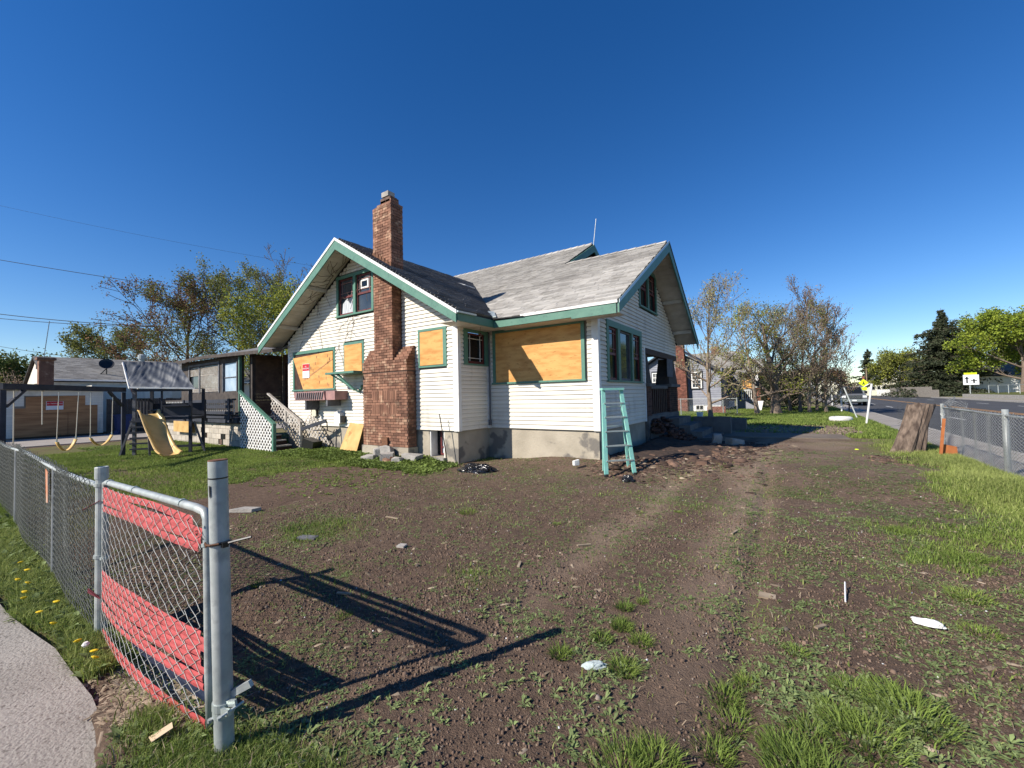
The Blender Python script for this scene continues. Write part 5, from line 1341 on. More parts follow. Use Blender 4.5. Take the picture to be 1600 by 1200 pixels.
swing(.62,.455,.68,'yellow belt swing hanging from the middle of the beam', sw=.05)
swing(.345,.12,.68,'yellow belt swing nearest the play tower')
tz = thing('trapeze_bar', 'loose swing chains hanging at the far end of the beam', 'swing', (-14.8,1.7,1.2), 0, 'swings on the timber beam')
for t_ in (.935,.745):
    a = S0+sd*L_*t_; obj('chain', MB().tube([a-Vector((0,0,.08)), a+Vector((.02,0,-.9 if t_ < .8 else -1.3))], .012, 4).tube([a-Vector((0,0,.1)), a-sd*.12-Vector((0,0,.02))], .02, 5), 'rope', tz)

# ------------------------------------------------------------------ garage with plywood over the door
ga = thing('garage', 'white sided garage with brown plywood over its wide door', 'garage', (-30.5,4.2,0))
gz0 = 2.44
gw = obj('garage_wall', MB().box(-36,-30.52,-3.0,6.0,-.2,gz0), 'sidingsheath', ga)
for k in range(20):
    z = .10+k*.125
    if z+.12 > gz0: break
    mb = MB()
    for y0, y1 in ((-3.0,6.0),):
        for s0, s1 in (((-3.0,2.95),(5.75,6.0)) if z < 1.55 else ((-3.0,3.25),(5.3,6.0)) if z < 2.05 else ((-3.0,6.0),)):
            mb.hexa([(-30.48,s0,z),(-30.48,s1,z),(-30.51,s1,z),(-30.51,s0,z),(-30.495,s0,z+.122),(-30.495,s1,z+.122),(-30.51,s1,z+.122),(-30.51,s0,z+.122)])
    obj('siding_board', mb, 'siding', gw)
gd = obj('garage_door_boards', MB().prism([(-30.47,2.95,.12),(-30.47,5.78,.12),(-30.47,5.78,1.60),(-30.47,5.32,1.60),(-30.47,5.32,2.10),(-30.47,3.3,2.05),(-30.47,3.3,1.50),(-30.47,2.95,1.50)], (-.04,0,0)), 'plybrown', ga)
obj('board_seam', MB().box(-30.468,-30.463,2.98,5.75,1.22,1.235).box(-30.468,-30.463,4.7,4.71,.14,1.22), 'brownwood', gd)
obj('door_gap', MB().box(-30.5,-30.45,2.9,6.0,-.05,.115), 'black', gd)
sgn = obj('warning_sign', MB().box(-30.455,-30.44,3.95,4.54,1.40,1.82), 'signwhite', ga)
obj('sign_header', MB().box(-30.437,-30.431,3.97,4.52,1.60,1.81), 'signred', sgn)
font('NO TRESPASSING', .075, (-30.43, 4.245, 1.70), (R_(90),0,R_(90)), 'signwhite', sgn)
obj('garage_roof', MB().prism([(-30.2,-3.2,gz0-.02),(-33.2,-3.2,gz0+.1),(-36.2,-3.2,gz0),(-36.2,-3.2,gz0+.08),(-33.2,-3.2,gz0+.16),(-30.2,-3.2,gz0+.04)], (0,9.4,0)), 'darkshingle', ga)
# dark board fence and bin right of the garage
df = thing('board_fence', 'dark shaded board fence between the garage and the house', 'fence', (-30.4,7,0))
for k in range(26):
    y = 6.15+k*.17
    obj('fence_board', MB().box(-30.6,-30.57,y,y+.16,0,1.9+random.uniform(-.03,.03)), 'darkwood', df)
bn_ = obj('wheelie_bin', MB().hexa([(-29.9,6.35,.05),(-29.4,6.35,.05),(-29.4,6.85,.05),(-29.9,6.85,.05),(-29.95,6.3,1.0),(-29.35,6.3,1.0),(-29.35,6.9,1.0),(-29.95,6.9,1.0)]).box(-29.98,-29.32,6.28,6.92,1.0,1.06).lathe([(.1,-.1),(.1,.1)], (-29.4,6.3,.12), 10), 'bluebarrel')
tag(bn_, 'dark blue bin in the shade beside the garage', 'bin')
# house behind the garage
hb = thing('grey_roofed_house', 'small white house with grey shingle roof behind the garage', 'house', (-38,8,0))
obj('wall', MB().box(-42.5,-36,4.7,16,0,3.0), 'siding', hb)
gbl = obj('gable_end', MB().prism([(-42.6,4.65,3.0),(-35.9,4.65,3.0),(-39.3,4.65,4.46)], (0,.1,0)), 'siding', hb)
obj('attic_vent', MB().box(-38.9,-38.6,4.60,4.64,3.9,4.1), 'darkwood', gbl)
def zb(x): return 4.62-(.44*abs(x+39.3))
r1 = obj('roof', MB().prism([(-35.7,4.5,zb(-35.7)),(-39.3,4.5,4.62),(-42.9,4.5,zb(-42.9)),(-42.9,4.5,zb(-42.9)+.1),(-39.3,4.5,4.72),(-35.7,4.5,zb(-35.7)+.1)], (0,12,0)), 'roofdeck', hb)
bx_ = shingle_boxes([(-35.7,4.5),(-35.7,16.4),(-39.3,16.4),(-39.3,4.5)], lambda x, y: zb(x)+.1, (0,1), (-1,0), row=.14, tab=.3)
pieces('shingle', bx_, r1, 'darkshingle' if False else 'shingle', 0, 'shingle_courses')
obj('gutter', MB().box(-35.72,-35.6,4.5,16.4,zb(-35.7)+.02,zb(-35.7)+.12), 'white', hb)
cm = obj('chimney', MB().box(-33.8,-33.3,4.05,4.60,0,4.08).box(-33.88,-33.22,3.97,4.68,4.08,4.2), 'brick', hb)
obj('mast', MB().tube([(-33.6,4.25,4.1),(-33.6,4.45,6.25)], .018, 5), 'galv', hb)
sdh = obj('satellite_dish', MB().lathe([(.02,0),(.25,.04),(.36,.1),(.37,.11),(.25,.06)], (0,0,0), 18), 'black', hb); sdh.location = (-36.6+38, 7.35-8, zb(-36.6)+.75); sdh.rotation_euler = (R_(10), R_(62), 0)
sdh.matrix_parent_inverse = Matrix.Identity(4)
obj('dish_stand', MB().tube([(-36.6,7.35,zb(-36.6)+.1),(-36.6,7.35,zb(-36.6)+.7)], .03, 5).tube([(-36.6,7.05,zb(-36.6)+.1),(-36.6,7.35,zb(-36.6)+.5)], .025, 5), 'black', hb)
obj('roof_vent', MB().lathe([(.16,0),(.16,.5),(.24,.5),(.24,.75),(.1,.85)], (-38.6,9.6,zb(-38.6)), 12), 'galv', hb)
obj('side_wall', MB().box(-36,-34,6.2,10,0,2.75), 'siding', hb)
# ------------------------------------------------------------------ trees
def leaf_mesh(name, P, size, m, rg, aspect=.7, up=.3):
    n = len(P)
    d = rg.normal(size=(n,3)); d /= np.linalg.norm(d, axis=1, keepdims=True)
    e = rg.normal(size=(n,3)); e[:, 2] += up; e -= d*np.sum(d*e, axis=1, keepdims=True); e /= np.linalg.norm(e, axis=1, keepdims=True)
    s = size*rg.uniform(.6, 1.3, size=(n,1))
    V = np.stack([P-d*s*.5, P+e*s*aspect*.5, P+d*s*.5, P-e*s*aspect*.5], 1).reshape(-1,3)
    return np_mesh(name, V, np.arange(4*n), 4, MT[m] if isinstance(m, str) else m)

def grow_tree(seed, H, R, tr, base_h, nlimb, spread=.9, levels=4, upb=.35, lens=(.62,.6,.55), kids=(7,6,4), lean=(0,0), trunk_h=None, crown_shape='round', wig=.12):
    """returns segments (A,B,ra,rb) and tip points"""
    rg = random.Random(seed); SA = []; SB = []; RA = []; RB = []; tips = []
    th = trunk_h or H*.8
    def limb(p, d, L, r, lev):
        n = 5 if lev < 2 else 4 if lev == 2 else 3
        pts = [p.copy()]; dd_ = d.copy(); q = p.copy()
        for k in range(n):
            dd_ = (dd_+Vector((rg.uniform(-1,1), rg.uniform(-1,1), rg.uniform(-.7,1)))*wig+Vector((0,0,upb*.12))).normalized()
            q = q+dd_*L/n; pts.append(q.copy())
        rs_ = [r*(1-.78*k/n) for k in range(n+1)]
        for k in range(n):
            SA.append(pts[k]); SB.append(pts[k+1]); RA.append(rs_[k]); RB.append(rs_[k+1])
        if lev >= levels-1:
            for k in range(1, n+1): tips.append(pts[k])
            return
        nk = kids[min(lev, len(kids)-1)]
        for k in range(nk):
            t = .25+.75*(k+rg.random()*.6)/nk; t = min(t, .99); f = t*n; i_ = min(int(f), n-1)
            p0 = pts[i_].lerp(pts[i_+1], f-i_)
            a = rg.uniform(0, 6.28); axd = (pts[i_+1]-pts[i_]).normalized()
            s = axd.orthogonal().normalized(); s2 = axd.cross(s)
            nd = (axd*rg.uniform(.5,1.0)+(s*math.cos(a)+s2*math.sin(a))*rg.uniform(.5,.95)+Vector((0,0,upb*.5))).normalized()
            limb(p0, nd, L*lens[min(lev, len(lens)-1)]*rg.uniform(.6,1.15)*(1.1-.5*t), rs_[i_]*.55, lev+1)
    # trunk
    n = 10; pts = [Vector((0,0,-.15))]; q = pts[0].copy(); d = Vector((lean[0], lean[1], 1)).normalized()
    for k in range(n):
        d = (d+Vector((rg.uniform(-1,1), rg.uniform(-1,1), .6))*.07).normalized(); q = q+d*th/n; pts.append(q.copy())
    rr_ = [tr*(1.0-.80*(k/n)**.8)*(1.35 if k == 0 else 1) for k in range(n+1)]
    for k in range(n): SA.append(pts[k]); SB.append(pts[k+1]); RA.append(rr_[k]); RB.append(rr_[k+1])
    for k in range(nlimb):
        t = base_h+(1-base_h)*(k+.3*rg.random())/nlimb; f = t*n; i_ = min(int(f), n-1); p0 = pts[i_].lerp(pts[i_+1], f-i_)
        a = k*2.4+rg.uniform(-.5,.5); tt = (t-base_h)/(1-base_h)
        L = R*{'round': (.95+.35*math.sin(tt*3.1))*(1-.35*tt), 'cone': 1.15-.95*tt, 'vase': .9+.2*tt}[crown_shape]*rg.uniform(.8,1.15)
        el = spread*(1-tt)*.9+.1
        nd = Vector((math.cos(a)*math.sin(el+.45), math.sin(a)*math.sin(el+.45), math.cos(el+.45))).normalized()
        limb(p0, nd, L, rr_[i_]*.55, 1)
    return SA, SB, RA, RB, tips

def make_tree(name, label, loc, seed, H, R, tr, base_h=.25, nlimb=11, leaf=None, nleaf=6000, lsize=.12, bark='bark', group=None, spreadleaf=.25, aspect=.7, minr=.006, scale=1.0, cat='tree', **kw):
    A, B, ra, rb, tips = grow_tree(seed, H, R, tr, base_h, nlimb, **kw)
    # normalise to height H
    top = max(p.z for p in B); k = H/top
    A = np.array([tuple(p) for p in A])*k; B = np.array([tuple(p) for p in B])*k
    ra = np.maximum(np.array(ra)*k, minr); rb = np.maximum(np.array(rb)*k, minr)
    t = thing(name, label, cat, loc, 0, group, static=False)
    rg = np.random.default_rng(seed)
    V, F = segs(A[:10], B[:10], ra[:10], rb[:10], 9)
    link('trunk', np_mesh('trunk', V, F, 4, MT[bark], True), t)
    V, F = segs(A[10:], B[10:], ra[10:], rb[10:], 4)
    link('branches', np_mesh('branches', V, F, 4, MT[bark], True), t)
    if leaf:
        T = np.array([tuple(p) for p in tips])*k
        for j, (m, n) in enumerate(leaf if isinstance(leaf, list) else [(leaf, nleaf)]):
            # gather leaves into uneven clumps along the twigs
            wgt = rg.random(len(T))**2.2+.03; wgt /= wgt.sum()
            P = T[rg.choice(len(T), n, p=wgt)]+rg.normal(size=(n,3))*spreadleaf
            link('foliage', leaf_mesh('foliage', P, lsize, m, rg, aspect), t)
    return t

def conifer(name, label, loc, seed, H, R, n_wh=26, lsize=.5, dens=26):
    rg = np.random.default_rng(seed); t = thing(name, label, 'tree', loc, 0, None, static=False)
    A = [(0,0,-.2),(0,0,H*.5)]; B = [(0,0,H*.5),(0,0,H*.99)]
    V, F = segs(A, B, [R*.07,R*.04], [R*.04,.02], 7); link('trunk', np_mesh('trunk', V, F, 4, MT['bark']), t)
    SA = []; SB = []; P = []
    for w_ in range(n_wh):
        f = w_/n_wh; z = H*(.07+.92*f); L0 = R*(1-f)**.85*(1.0+.25*math.sin(w_*1.7))
        nb = int(5+9*(1-f))
        for k in range(nb):
            a = rg.uniform(0, 6.28); L = L0*rg.uniform(.42,1.28); pr = np.array([0,0,z])
            for s in range(4):
                u = (s+1)/4
                q = np.array([math.cos(a)*L*u, math.sin(a)*L*u, z+L*(.10*u-.34*u*u+.14*u**4)])
                SA.append(pr); SB.append(q)
                n = int(dens*(.4+u)*L/R*1.4)+3
                tt = rg.random((n,1)); c_ = pr*(1-tt)+q*tt
                side = np.array([-math.sin(a), math.cos(a), 0])*rg.normal(size=(n,1))*L*.13*(1.2-u*.5)
                c_ = c_+side+np.array([0,0,-1])*np.abs(rg.normal(size=(n,1)))*.06*R
                P.append(c_); pr = q
    V, F = segs(np.array(SA), np.array(SB), .04, .02, 3); link('branches', np_mesh('branches', V, F, 4, MT['bark']), t)
    P = np.concatenate(P); link('foliage', leaf_mesh('foliage', P, lsize, 'needle', rg, .35, .0), t)
    return t

def bearing(px, D, z=0.0):
    """ground point at depth D (m) on the given bearing (degrees right of the street axis)"""
    return (D*math.sin(R_(px)), D*math.cos(R_(px)), z)

# behind the house on the left
make_tree('reddish_tree', 'tall half bare tree with reddish young leaves left of the roof', (-49.5,15.6,0), 11, 15.0, 7.6, .34, .24, 14, [('leafred', 11000), ('leafolive', 4000)], lsize=.16, bark='barkred', levels=4, kids=(9,8,6), spreadleaf=.22, minr=.022)
make_tree('green_tree', 'broad low green tree above the garage house roof', (-66,13.6,0), 13, 11.0, 6.5, .4, .2, 13, [('leafolive', 15000), ('leafyellow', 4000)], lsize=.20, levels=4, kids=(7,6,4), spreadleaf=.25, minr=.02)
make_tree('green_tree', 'feathery olive green tree between the reddish tree and the roof', (-47.5,19.8,0), 17, 16.0, 8.0, .34, .25, 15, [('leafolive', 20000), ('leafyellow', 6000)], lsize=.16, levels=4, kids=(8,7,5), spreadleaf=.28, minr=.018, bark='bark')
make_tree('bare_tree', 'tall bare crown reaching highest behind the white gable', (-45.0,23.5,0), 23, 17.5, 6.6, .36, .3, 13, [('leafolive', 500)], lsize=.14, levels=5, kids=(6,5,4,3), minr=.018, spread=.6)
make_tree('yellow_green_tree', 'bright yellow green tree touching the left roof edge', (-35.8,18.2,0), 29, 11.4, 4.6, .3, .15, 15, [('leafyellow', 15000), ('leafgreen', 4000)], lsize=.17, levels=4, kids=(7,6,4), spreadleaf=.35, minr=.015)
make_tree('hedge_tree', 'dense dark green shrub tree at the far left edge', (-62.5,6.2,0), 31, 6.8, 5.0, .3, .1, 14, [('leafolive', 9000), ('leafgreen', 6000)], lsize=.24, levels=3, kids=(7,6), spreadleaf=.42, minr=.02)
make_tree('bare_bush', 'low brown leafless bush below the far left tree', (-52,4.3,0), 37, 4.4, 4.2, .12, .05, 14, [('leafbrown', 2500)], lsize=.12, bark='barkwarm', levels=4, kids=(7,6,4), minr=.015)
make_tree('bare_bush', 'brown twiggy bush under the reddish tree', (-47.5,17.6,0), 38, 5.2, 4.5, .12, .05, 13, [('leafred', 2500)], lsize=.12, bark='barkred', levels=4, kids=(7,6,4), minr=.014)

# right side of the yard
make_tree('young_maple', 'young tree with pale yellow buds just right of the dark gable', (-3.78,24.9,.1), 41, 8.0, 3.1, .15, .17, 17, [('leafpale', 4200), ('leafyellow', 900)], lsize=.085, bark='barkwarm', levels=4, kids=(8,7,5), upb=.8, spreadleaf=.10, minr=.009, spread=.75)
make_tree('yellow_leaved_tree', 'yellow leaved tree between the young tree and the bare trees', (-1.9,30.2,.1), 43, 7.2, 2.5, .15, .2, 11, [('leafyellow', 3400)], lsize=.11, bark='barkwarm', levels=4, kids=(6,5,4), spreadleaf=.16, minr=.010)
make_tree('dark_trunk_tree', 'thick dark trunk with many bare shoots behind the leaning white board', (-.91,30.5,.1), 47, 7.2, 2.3, .30, .12, 13, [('leafolive', 2600), ('leafpale', 1500)], lsize=.08, bark='bark', levels=4, kids=(7,6,5), minr=.011, spread=.5)
for k, (x, y, H, R, sd_, lab, lf) in enumerate((
    (.35,33.2,9.2,2.6,53,'tallest bare tree in the thicket by the road',[('leafbrown', 2600)]),
    (.84,32.6,7.2,2.0,59,'bare tree with twin thin stems in the thicket',[('leafolive', 2600), ('leafbrown', 1200)]),
    (1.30,34.8,8.2,2.9,61,'bare tree with dry brown leaves at the road side of the thicket',[('leafbrown', 3800)]),
    (1.75,33.6,6.6,2.2,67,'outermost thin tree of the thicket leaning to the road',[('leafbrown', 2200), ('leafyellow', 500)]),
    (-.2,34.5,7.8,2.3,71,'bushy olive twigged tree at the back of the thicket',[('leafolive', 3600), ('leafyellow', 1500)]))):
    make_tree('bare_tree', lab, (x,y,.1), sd_, H, R, .10, .10, 13, lf, lsize=.085, bark='barkwarm' if k % 2 else 'bark', levels=4, kids=(8,7,6), minr=.010, spread=.55, upb=.7, group='thicket of thin trees beside the road', spreadleaf=.13)
make_tree('low_shrub', 'low yellow green shrub at the foot of the thicket', (1.75,37.0,.1), 73, 3.6, 1.4, .05, .05, 12, [('leafyellow', 1600), ('leafolive', 1500)], lsize=.09, bark='barkwarm', levels=3, kids=(7,6), minr=.008, spreadleaf=.2)
make_tree('low_shrub', 'dark evergreen shrub behind the dark trunk', (-.9,36.5,.1), 74, 2.8, 1.6, .06, .05, 12, [('needle', 6000)], lsize=.13, levels=3, kids=(7,6), minr=.01, spreadleaf=.35)
# across the road
conifer('spruce_tree', 'large dark spruce across the road in front of the maple', (21.8,101.8,0), 79, 15.6, 6.6, 32, .52, 34)
conifer('spruce_tree', 'distant dark spruce above the white gabled house', (16.7,144,0), 83, 12.6, 3.8, 22, .6, 16)
make_tree('lime_maple', 'round lime green maple above the white wall on the right edge', (28.2,93.0,0), 89, 13.4, 6.6, .45, .22, 14, [('leaflime', 26000), ('leafgreen', 4000)], lsize=.30, levels=4, kids=(8,7,4), spreadleaf=.42, minr=.03)
make_tree('lime_maple', 'second lime green maple behind the spruce', (28.5,110,0), 97, 14.0, 6.5, .4, .2, 14, [('leaflime', 14000), ('leafolive', 9000)], lsize=.32, levels=4, kids=(7,6,4), spreadleaf=.5, minr=.03)
make_tree('yellow_roadside_tree', 'spreading yellow olive tree over the board fence across the road', (18.4,115.3,0), 101, 9.6, 6.6, .3, .15, 14, [('leafyellow', 9000), ('leafolive', 8000)], lsize=.32, levels=4, kids=(7,6,4), spreadleaf=.5, minr=.03)
for k, (x, y, H, R, m) in enumerate(((3.5,190,9,6,'leafred'),(7.5,230,12,7,'leafolive'),(0,170,8,6,'leafbrown'),(11.5,175,8,5,'leafred'),(-7,120,9,6,'leafolive'),(-14,110,10,7,'leafbrown'))):
    make_tree('distant_tree', ['low reddish tree at the far end of the road','olive tree farthest down the road','brown tree far behind the parked cars','reddish tree beyond the yellow crossing sign','olive tree far behind the neighbouring house','brown tree beyond the grey house roof'][k], (x,y,0), 110+k, H, R, .3, .15, 12, [(m, 5000)], lsize=.5, levels=3, kids=(7,6), spreadleaf=.9, minr=.05)
# ------------------------------------------------------------------ neighbouring grey house
NY = 36.0
nh = thing('grey_house', 'grey clapboard house with brick chimney behind the young tree', 'house', (-5,40,0))
def clap(parent, x0, x1, y, z0, top, holes=(), pitch=.17, m='greyhouse'):
    wl = obj('wall', MB().prism([(x, y+.03, z) for x, z in [(x0,z0),(x1,z0)]+[(x1-(x1-x0)*k/8, top(x1-(x1-x0)*k/8)) for k in range(9)]], (0,.15,0)), m, parent)
    r = 0; z = z0
    tm = max(top(x0+(x1-x0)*k/20) for k in range(21))
    while z < tm:
        xs_ = [x0+(x1-x0)*k/60 for k in range(61) if top(x0+(x1-x0)*k/60) > z+.1]
        if not xs_: break
        iv = [(xs_[0], xs_[-1])]
        for h in holes:
            if h[2] < z+pitch and h[3] > z:
                nw = []
                for a, b in iv:
                    if h[0] > a: nw.append((a, min(b, h[0])))
                    if h[1] < b: nw.append((max(a, h[1]), b))
                iv = [q for q in nw if q[1]-q[0] > .02]
        mb = MB()
        for a, b in iv: mb.hexa([(a,y-.025,z),(b,y-.025,z),(b,y+.03,z),(a,y+.03,z),(a,y,z+pitch-.004),(b,y,z+pitch-.004),(b,y+.03,z+pitch-.004),(a,y+.03,z+pitch-.004)])
        if iv: obj('clapboard', mb, m, wl)
        z += pitch
    return wl
gtop = lambda x: 5.25-.62*abs(x+8.2)
clap(nh, -11.2, -4.66, NY, .55, gtop, holes=[(-9.95,-9.15,2.45,3.33),(-6.82,-6.0,1.9,3.28)])
obj('foundation', MB().box(-11.2,-4.7,NY+.01,NY+.3,-.2,.545), 'plaster', nh)
obj('house_body', MB().box(-11.1,-4.7,NY+.3,NY+9,0,3.2), 'greyhouse', nh)
def nwin(x0, x1, z0, z1, y, parent, name='window'):
    w_ = obj(name, MB().box(x0,x0+.09,y-.06,y,z0,z1).box(x1-.09,x1,y-.06,y,z0,z1).box(x0+.09,x1-.09,y-.06,y,z0,z0+.09).box(x0+.09,x1-.09,y-.06,y,z1-.09,z1).box(x0+.09,x1-.09,y-.055,y-.01,(z0+z1)/2-.04,(z0+z1)/2+.04), 'white', parent)
    obj('pane', MB().box(x0+.09,x1-.09,y-.02,y-.012,z0+.09,z1-.09), 'clearglass', w_)
    g_ = MB()
    for k in (1,2): x = x0+.09+(x1-x0-.18)*k/3; g_.box(x-.012,x+.012,y-.035,y-.021,z0+.09,z1-.09)
    for k in (1,3): z = z0+.09+(z1-z0-.18)*k/4; g_.box(x0+.09,x1-.09,y-.036,y-.0215,z-.012,z+.012)
    obj('muntin', g_, 'white', w_)
    obj('casing', MB().box(x0-.07,x0-.001,y-.04,y,z0-.07,z1+.07).box(x1+.001,x1+.07,y-.04,y,z0-.07,z1+.07).box(x0,x1,y-.04,y,z1+.001,z1+.07).box(x0,x1,y-.05,y,z0-.07,z0-.001), 'slate', w_)
nwin(-6.80,-6.02,1.92,3.26,NY-.03,nh); nwin(-9.93,-9.17,2.47,3.31,NY-.03,nh)
bw = obj('basement_window', MB().box(-6.55,-5.95,NY-.04,NY+.0,.18,.55), 'white', nh); obj('pane', MB().box(-6.5,-6.27,NY-.05,NY-.041,.22,.52).box(-6.23,-6.0,NY-.05,NY-.041,.22,.52), 'glass', bw)
# gable roof
nr = obj('roof', MB().prism([(-12,NY-.5,4.75-.62*3.8+.62),(-8.2,NY-.5,5.35),(-4.2,NY-.5,5.35-.62*4.0),(-4.2,NY-.5,5.35-.62*4.0+.12),(-8.2,NY-.5,5.47),(-12,NY-.5,5.49-.62*3.8)], (0,4.5,0)), 'slate', nh)
cb = obj('chimney', MB().prism([(-7.90,NY-.55,0),(-7.02,NY-.55,0),(-7.10,NY-.55,3.0),(-7.25,NY-.55,5.5),(-7.85,NY-.55,5.5)], (0,.50,0)), 'mortar', nh)
bb = []
r = 0; z = .02
while z < 5.4:
    xr_ = -7.02-.08*min(1, z/3)-max(0, z-3)*.06; u = -7.90-(r % 2)*.1
    while u < xr_:
        a, b = max(u, -7.90), min(u+.2, xr_)
        if b-a > .04: bb.append((((a+b)/2, NY-.58, z+.033), ax(b-a-.004, .08, .066)))
        u += .212
    z += .078; r += 1
pieces('brick', bb, cb, 'redbrick', 0, 'brick_courses')
# main roof with ridge parallel to the street side, recessed entry wall, porch
def zroof(y): return 3.50+(y-39.2)*.55
rp2 = [(-8.2,39.2),(-3.55,39.2),(-3.55,42.2),(-8.2,42.2)]
rf2 = obj('roof', MB().prism([(x,y,zroof(y)) for x, y in rp2], (0,0,.08)), 'roofdeck', nh)
pieces('shingle', shingle_boxes(rp2, lambda x, y: zroof(y)+.08, (1,0), (0,1), row=.17, tab=.4), rf2, 'shingle', 0, 'shingle_courses')
clap(nh, -5.4, -3.75, 39.8, .8, lambda x: 3.55, m='greyhouse')
obj('side_wall', MB().box(-4.7,-4.6,NY+.2,39.8,.5,3.5), 'greyhouse', nh)
obj('corner_board', MB().box(-3.75,-3.55,39.6,39.8,.2,3.5), 'slate', nh)
obj('small_chimney', MB().box(-6.1,-5.5,41.8,42.4,4.6,5.75), 'redbrick', nh)
rp3 = [(-3.95,38.7),(-1.95,38.7),(-1.95,41.6),(-3.95,41.6)]
zr3 = lambda x, y: 3.02+(y-38.7)*.42
rf3 = obj('porch_roof', MB().prism([(x,y,zr3(x,y)) for x, y in rp3], (0,0,.08)), 'roofdeck', nh)
pieces('shingle', shingle_boxes(rp3, lambda x, y: zr3(x,y)+.08, (1,0), (0,1), row=.17, tab=.4), rf3, 'shingle', 0, 'shingle_courses')
obj('porch_back_wall', MB().box(-3.55,-1.5,40.9,41,.8,3.6), 'plybrown', nh)
pb = obj('boarded_porch_window', MB().box(-3.50,-2.62,39.3,39.33,1.80,2.72), 'ply', nh)
gfx = MB()
for x, z, w_, h_ in ((-3.36,2.50,.07,.05),(-3.12,2.56,.05,.05),(-2.95,2.42,.17,.13),(-2.72,2.44,.08,.06),(-3.28,2.05,.16,.09),(-3.1,1.98,.14,.04),(-2.98,1.97,.14,.04),(-2.85,2.01,.12,.04),(-2.76,2.08,.08,.05),(-3.15,2.3,.05,.05)): gfx.box(x-w_/2,x+w_/2,39.285,39.298,z-h_/2,z+h_/2)
obj('spray_marks', gfx, 'black', pb)
obj('tapered_column', MB().hexa([(-2.62,38.75,1.92),(-2.22,38.75,1.92),(-2.22,39.1,1.92),(-2.62,39.1,1.92),(-2.56,38.8,2.95),(-2.34,38.8,2.95),(-2.34,39.1,2.95),(-2.56,39.1,2.95)]), 'plaster', nh)
obj('brick_pier', MB().box(-2.66,-2.16,38.7,39.15,.1,1.86), 'redbrick', nh)
obj('pier_cap', MB().box(-2.72,-2.10,38.65,39.2,1.862,1.915), 'plaster', nh)
rl = obj('porch_railing', MB().box(-3.6,-2.67,38.85,38.9,1.66,1.73).box(-3.6,-2.67,38.85,38.9,.92,.98), 'plaster', nh)
for k in range(7): obj('baluster', MB().box(-3.56+k*.14,-3.51+k*.14,38.86,38.89,.981,1.659), 'plaster', rl)
obj('porch_skirt', MB().box(-3.9,-2.15,38.72,38.8,-.1,.90), 'greyhouse', nh)
o = obj('leaning_board', MB().hexa([(-2.42,35.6,.1),(-2.0,35.6,.1),(-1.85,35.95,.85),(-2.20,35.95,.85),(-2.42,35.64,.1),(-2.0,35.64,.1),(-1.85,35.99,.85),(-2.20,35.99,.85)]), 'plaster'); tag(o, 'white board leaning against the porch skirt of the grey house', 'board')
o = obj('low_brick_wall', MB().box(-4.85,-3.75,30.6,30.9,0,.62), 'redbrick'); tag(o, 'short low brick wall behind the young tree trunk', 'wall')
nf = thing('chain_link_fence', 'low chain link fence in front of the grey house', 'fence', (-5,30,.1))
for x in (-9.5,-6.4,-3.8,-3.0): obj('fence_post', MB().tube([(x,30,-.1),(x,30,1.2)], .03, 8), 'galv', nf)
obj('top_rail', MB().tube([(-10.5,30,1.15),(-3.0,30,1.15)], .02, 6), 'galv', nf)
chain('wire_mesh', (-10.5,30.02), (-3.0,30.02), lambda u: .1, lambda u: 1.17, nf, 'wire', pitch=.09, r=.003, seed=12)
o = obj('white_bucket', MB().lathe([(.13,0),(.16,.36),(.17,.36),(.17,.39),(.14,.39)], (0,0,0), 16), 'plaster'); o.location = (-4.05,23.3,hz(-4,23.3)); tag(o, 'white bucket at the foot of the young tree', 'bucket')
pb_ = obj('concrete_planter', MB().box(-2.3,-1.45,17.2,17.5,0,.60), 'darkconc'); tag(pb_, 'low dark concrete wall beyond the porch steps', 'wall')
# bark and burnt debris beside the steps: a few large pieces
rk = rock('concrete_lump', (-1.75,12.3,.15), (.25,.2,.32), 'concrete', 70, .3, 'upright pale stone at the end of the shaded steps', 'rubble')
rk = rock('concrete_lump', (-1.35,12.5,.15), (.5,.34,.2), 'concrete', 71, .9, 'broad pale broken stone right of the shaded steps', 'rubble')
rk = rock('concrete_lump', (-3.82,7.95,.12), (.14,.1,.12), 'plaster', 73, .9, 'small white stone left of the ladder foot', 'stone')

# ------------------------------------------------------------------ poles, tyre, stump by the right fence
def pole(x0, y0, dx, dy, h, m, lab, r=.03, group='leaning marker poles by the road'):
    z0 = hz(x0, y0); o = obj('marker_pole', MB().tube([(0,0,-.1),(dx,dy,h)], r, 8), m); o.location = (x0,y0,z0); tag(o, lab, 'pole', group)
pole(2.32,21.3,.22,-.1,1.62,'plaster','nearest white pole leaning away from the tyre',.034)
pole(2.50,25.3,-.45,.4,1.50,'galv','grey pole leaning steeply over the white tyre',.03)
pole(2.55,34.0,-.03,0,1.50,'plaster','upright whitish pole in front of the pickup headlight',.045)
pole(3.0,35.2,.05,0,1.1,'darkwood','short dark pole in front of the pickup grille',.04)
pole(2.7,44,.0,0,1.6,'plaster','farthest pale pole left of the pickup',.055)
ty = obj('painted_tyre', MB().lathe([(.20,.02),(.36,.0),(.42,.06),(.43,.13),(.41,.20),(.34,.23),(.22,.21),(.20,.16)], (0,0,0), 24), 'whitetyre', smooth=True)
ty.location = (1.72,23.6,hz(1.7,23.6)-.02); tag(ty, 'white painted tyre lying on the verge by the leaning poles', 'tyre')
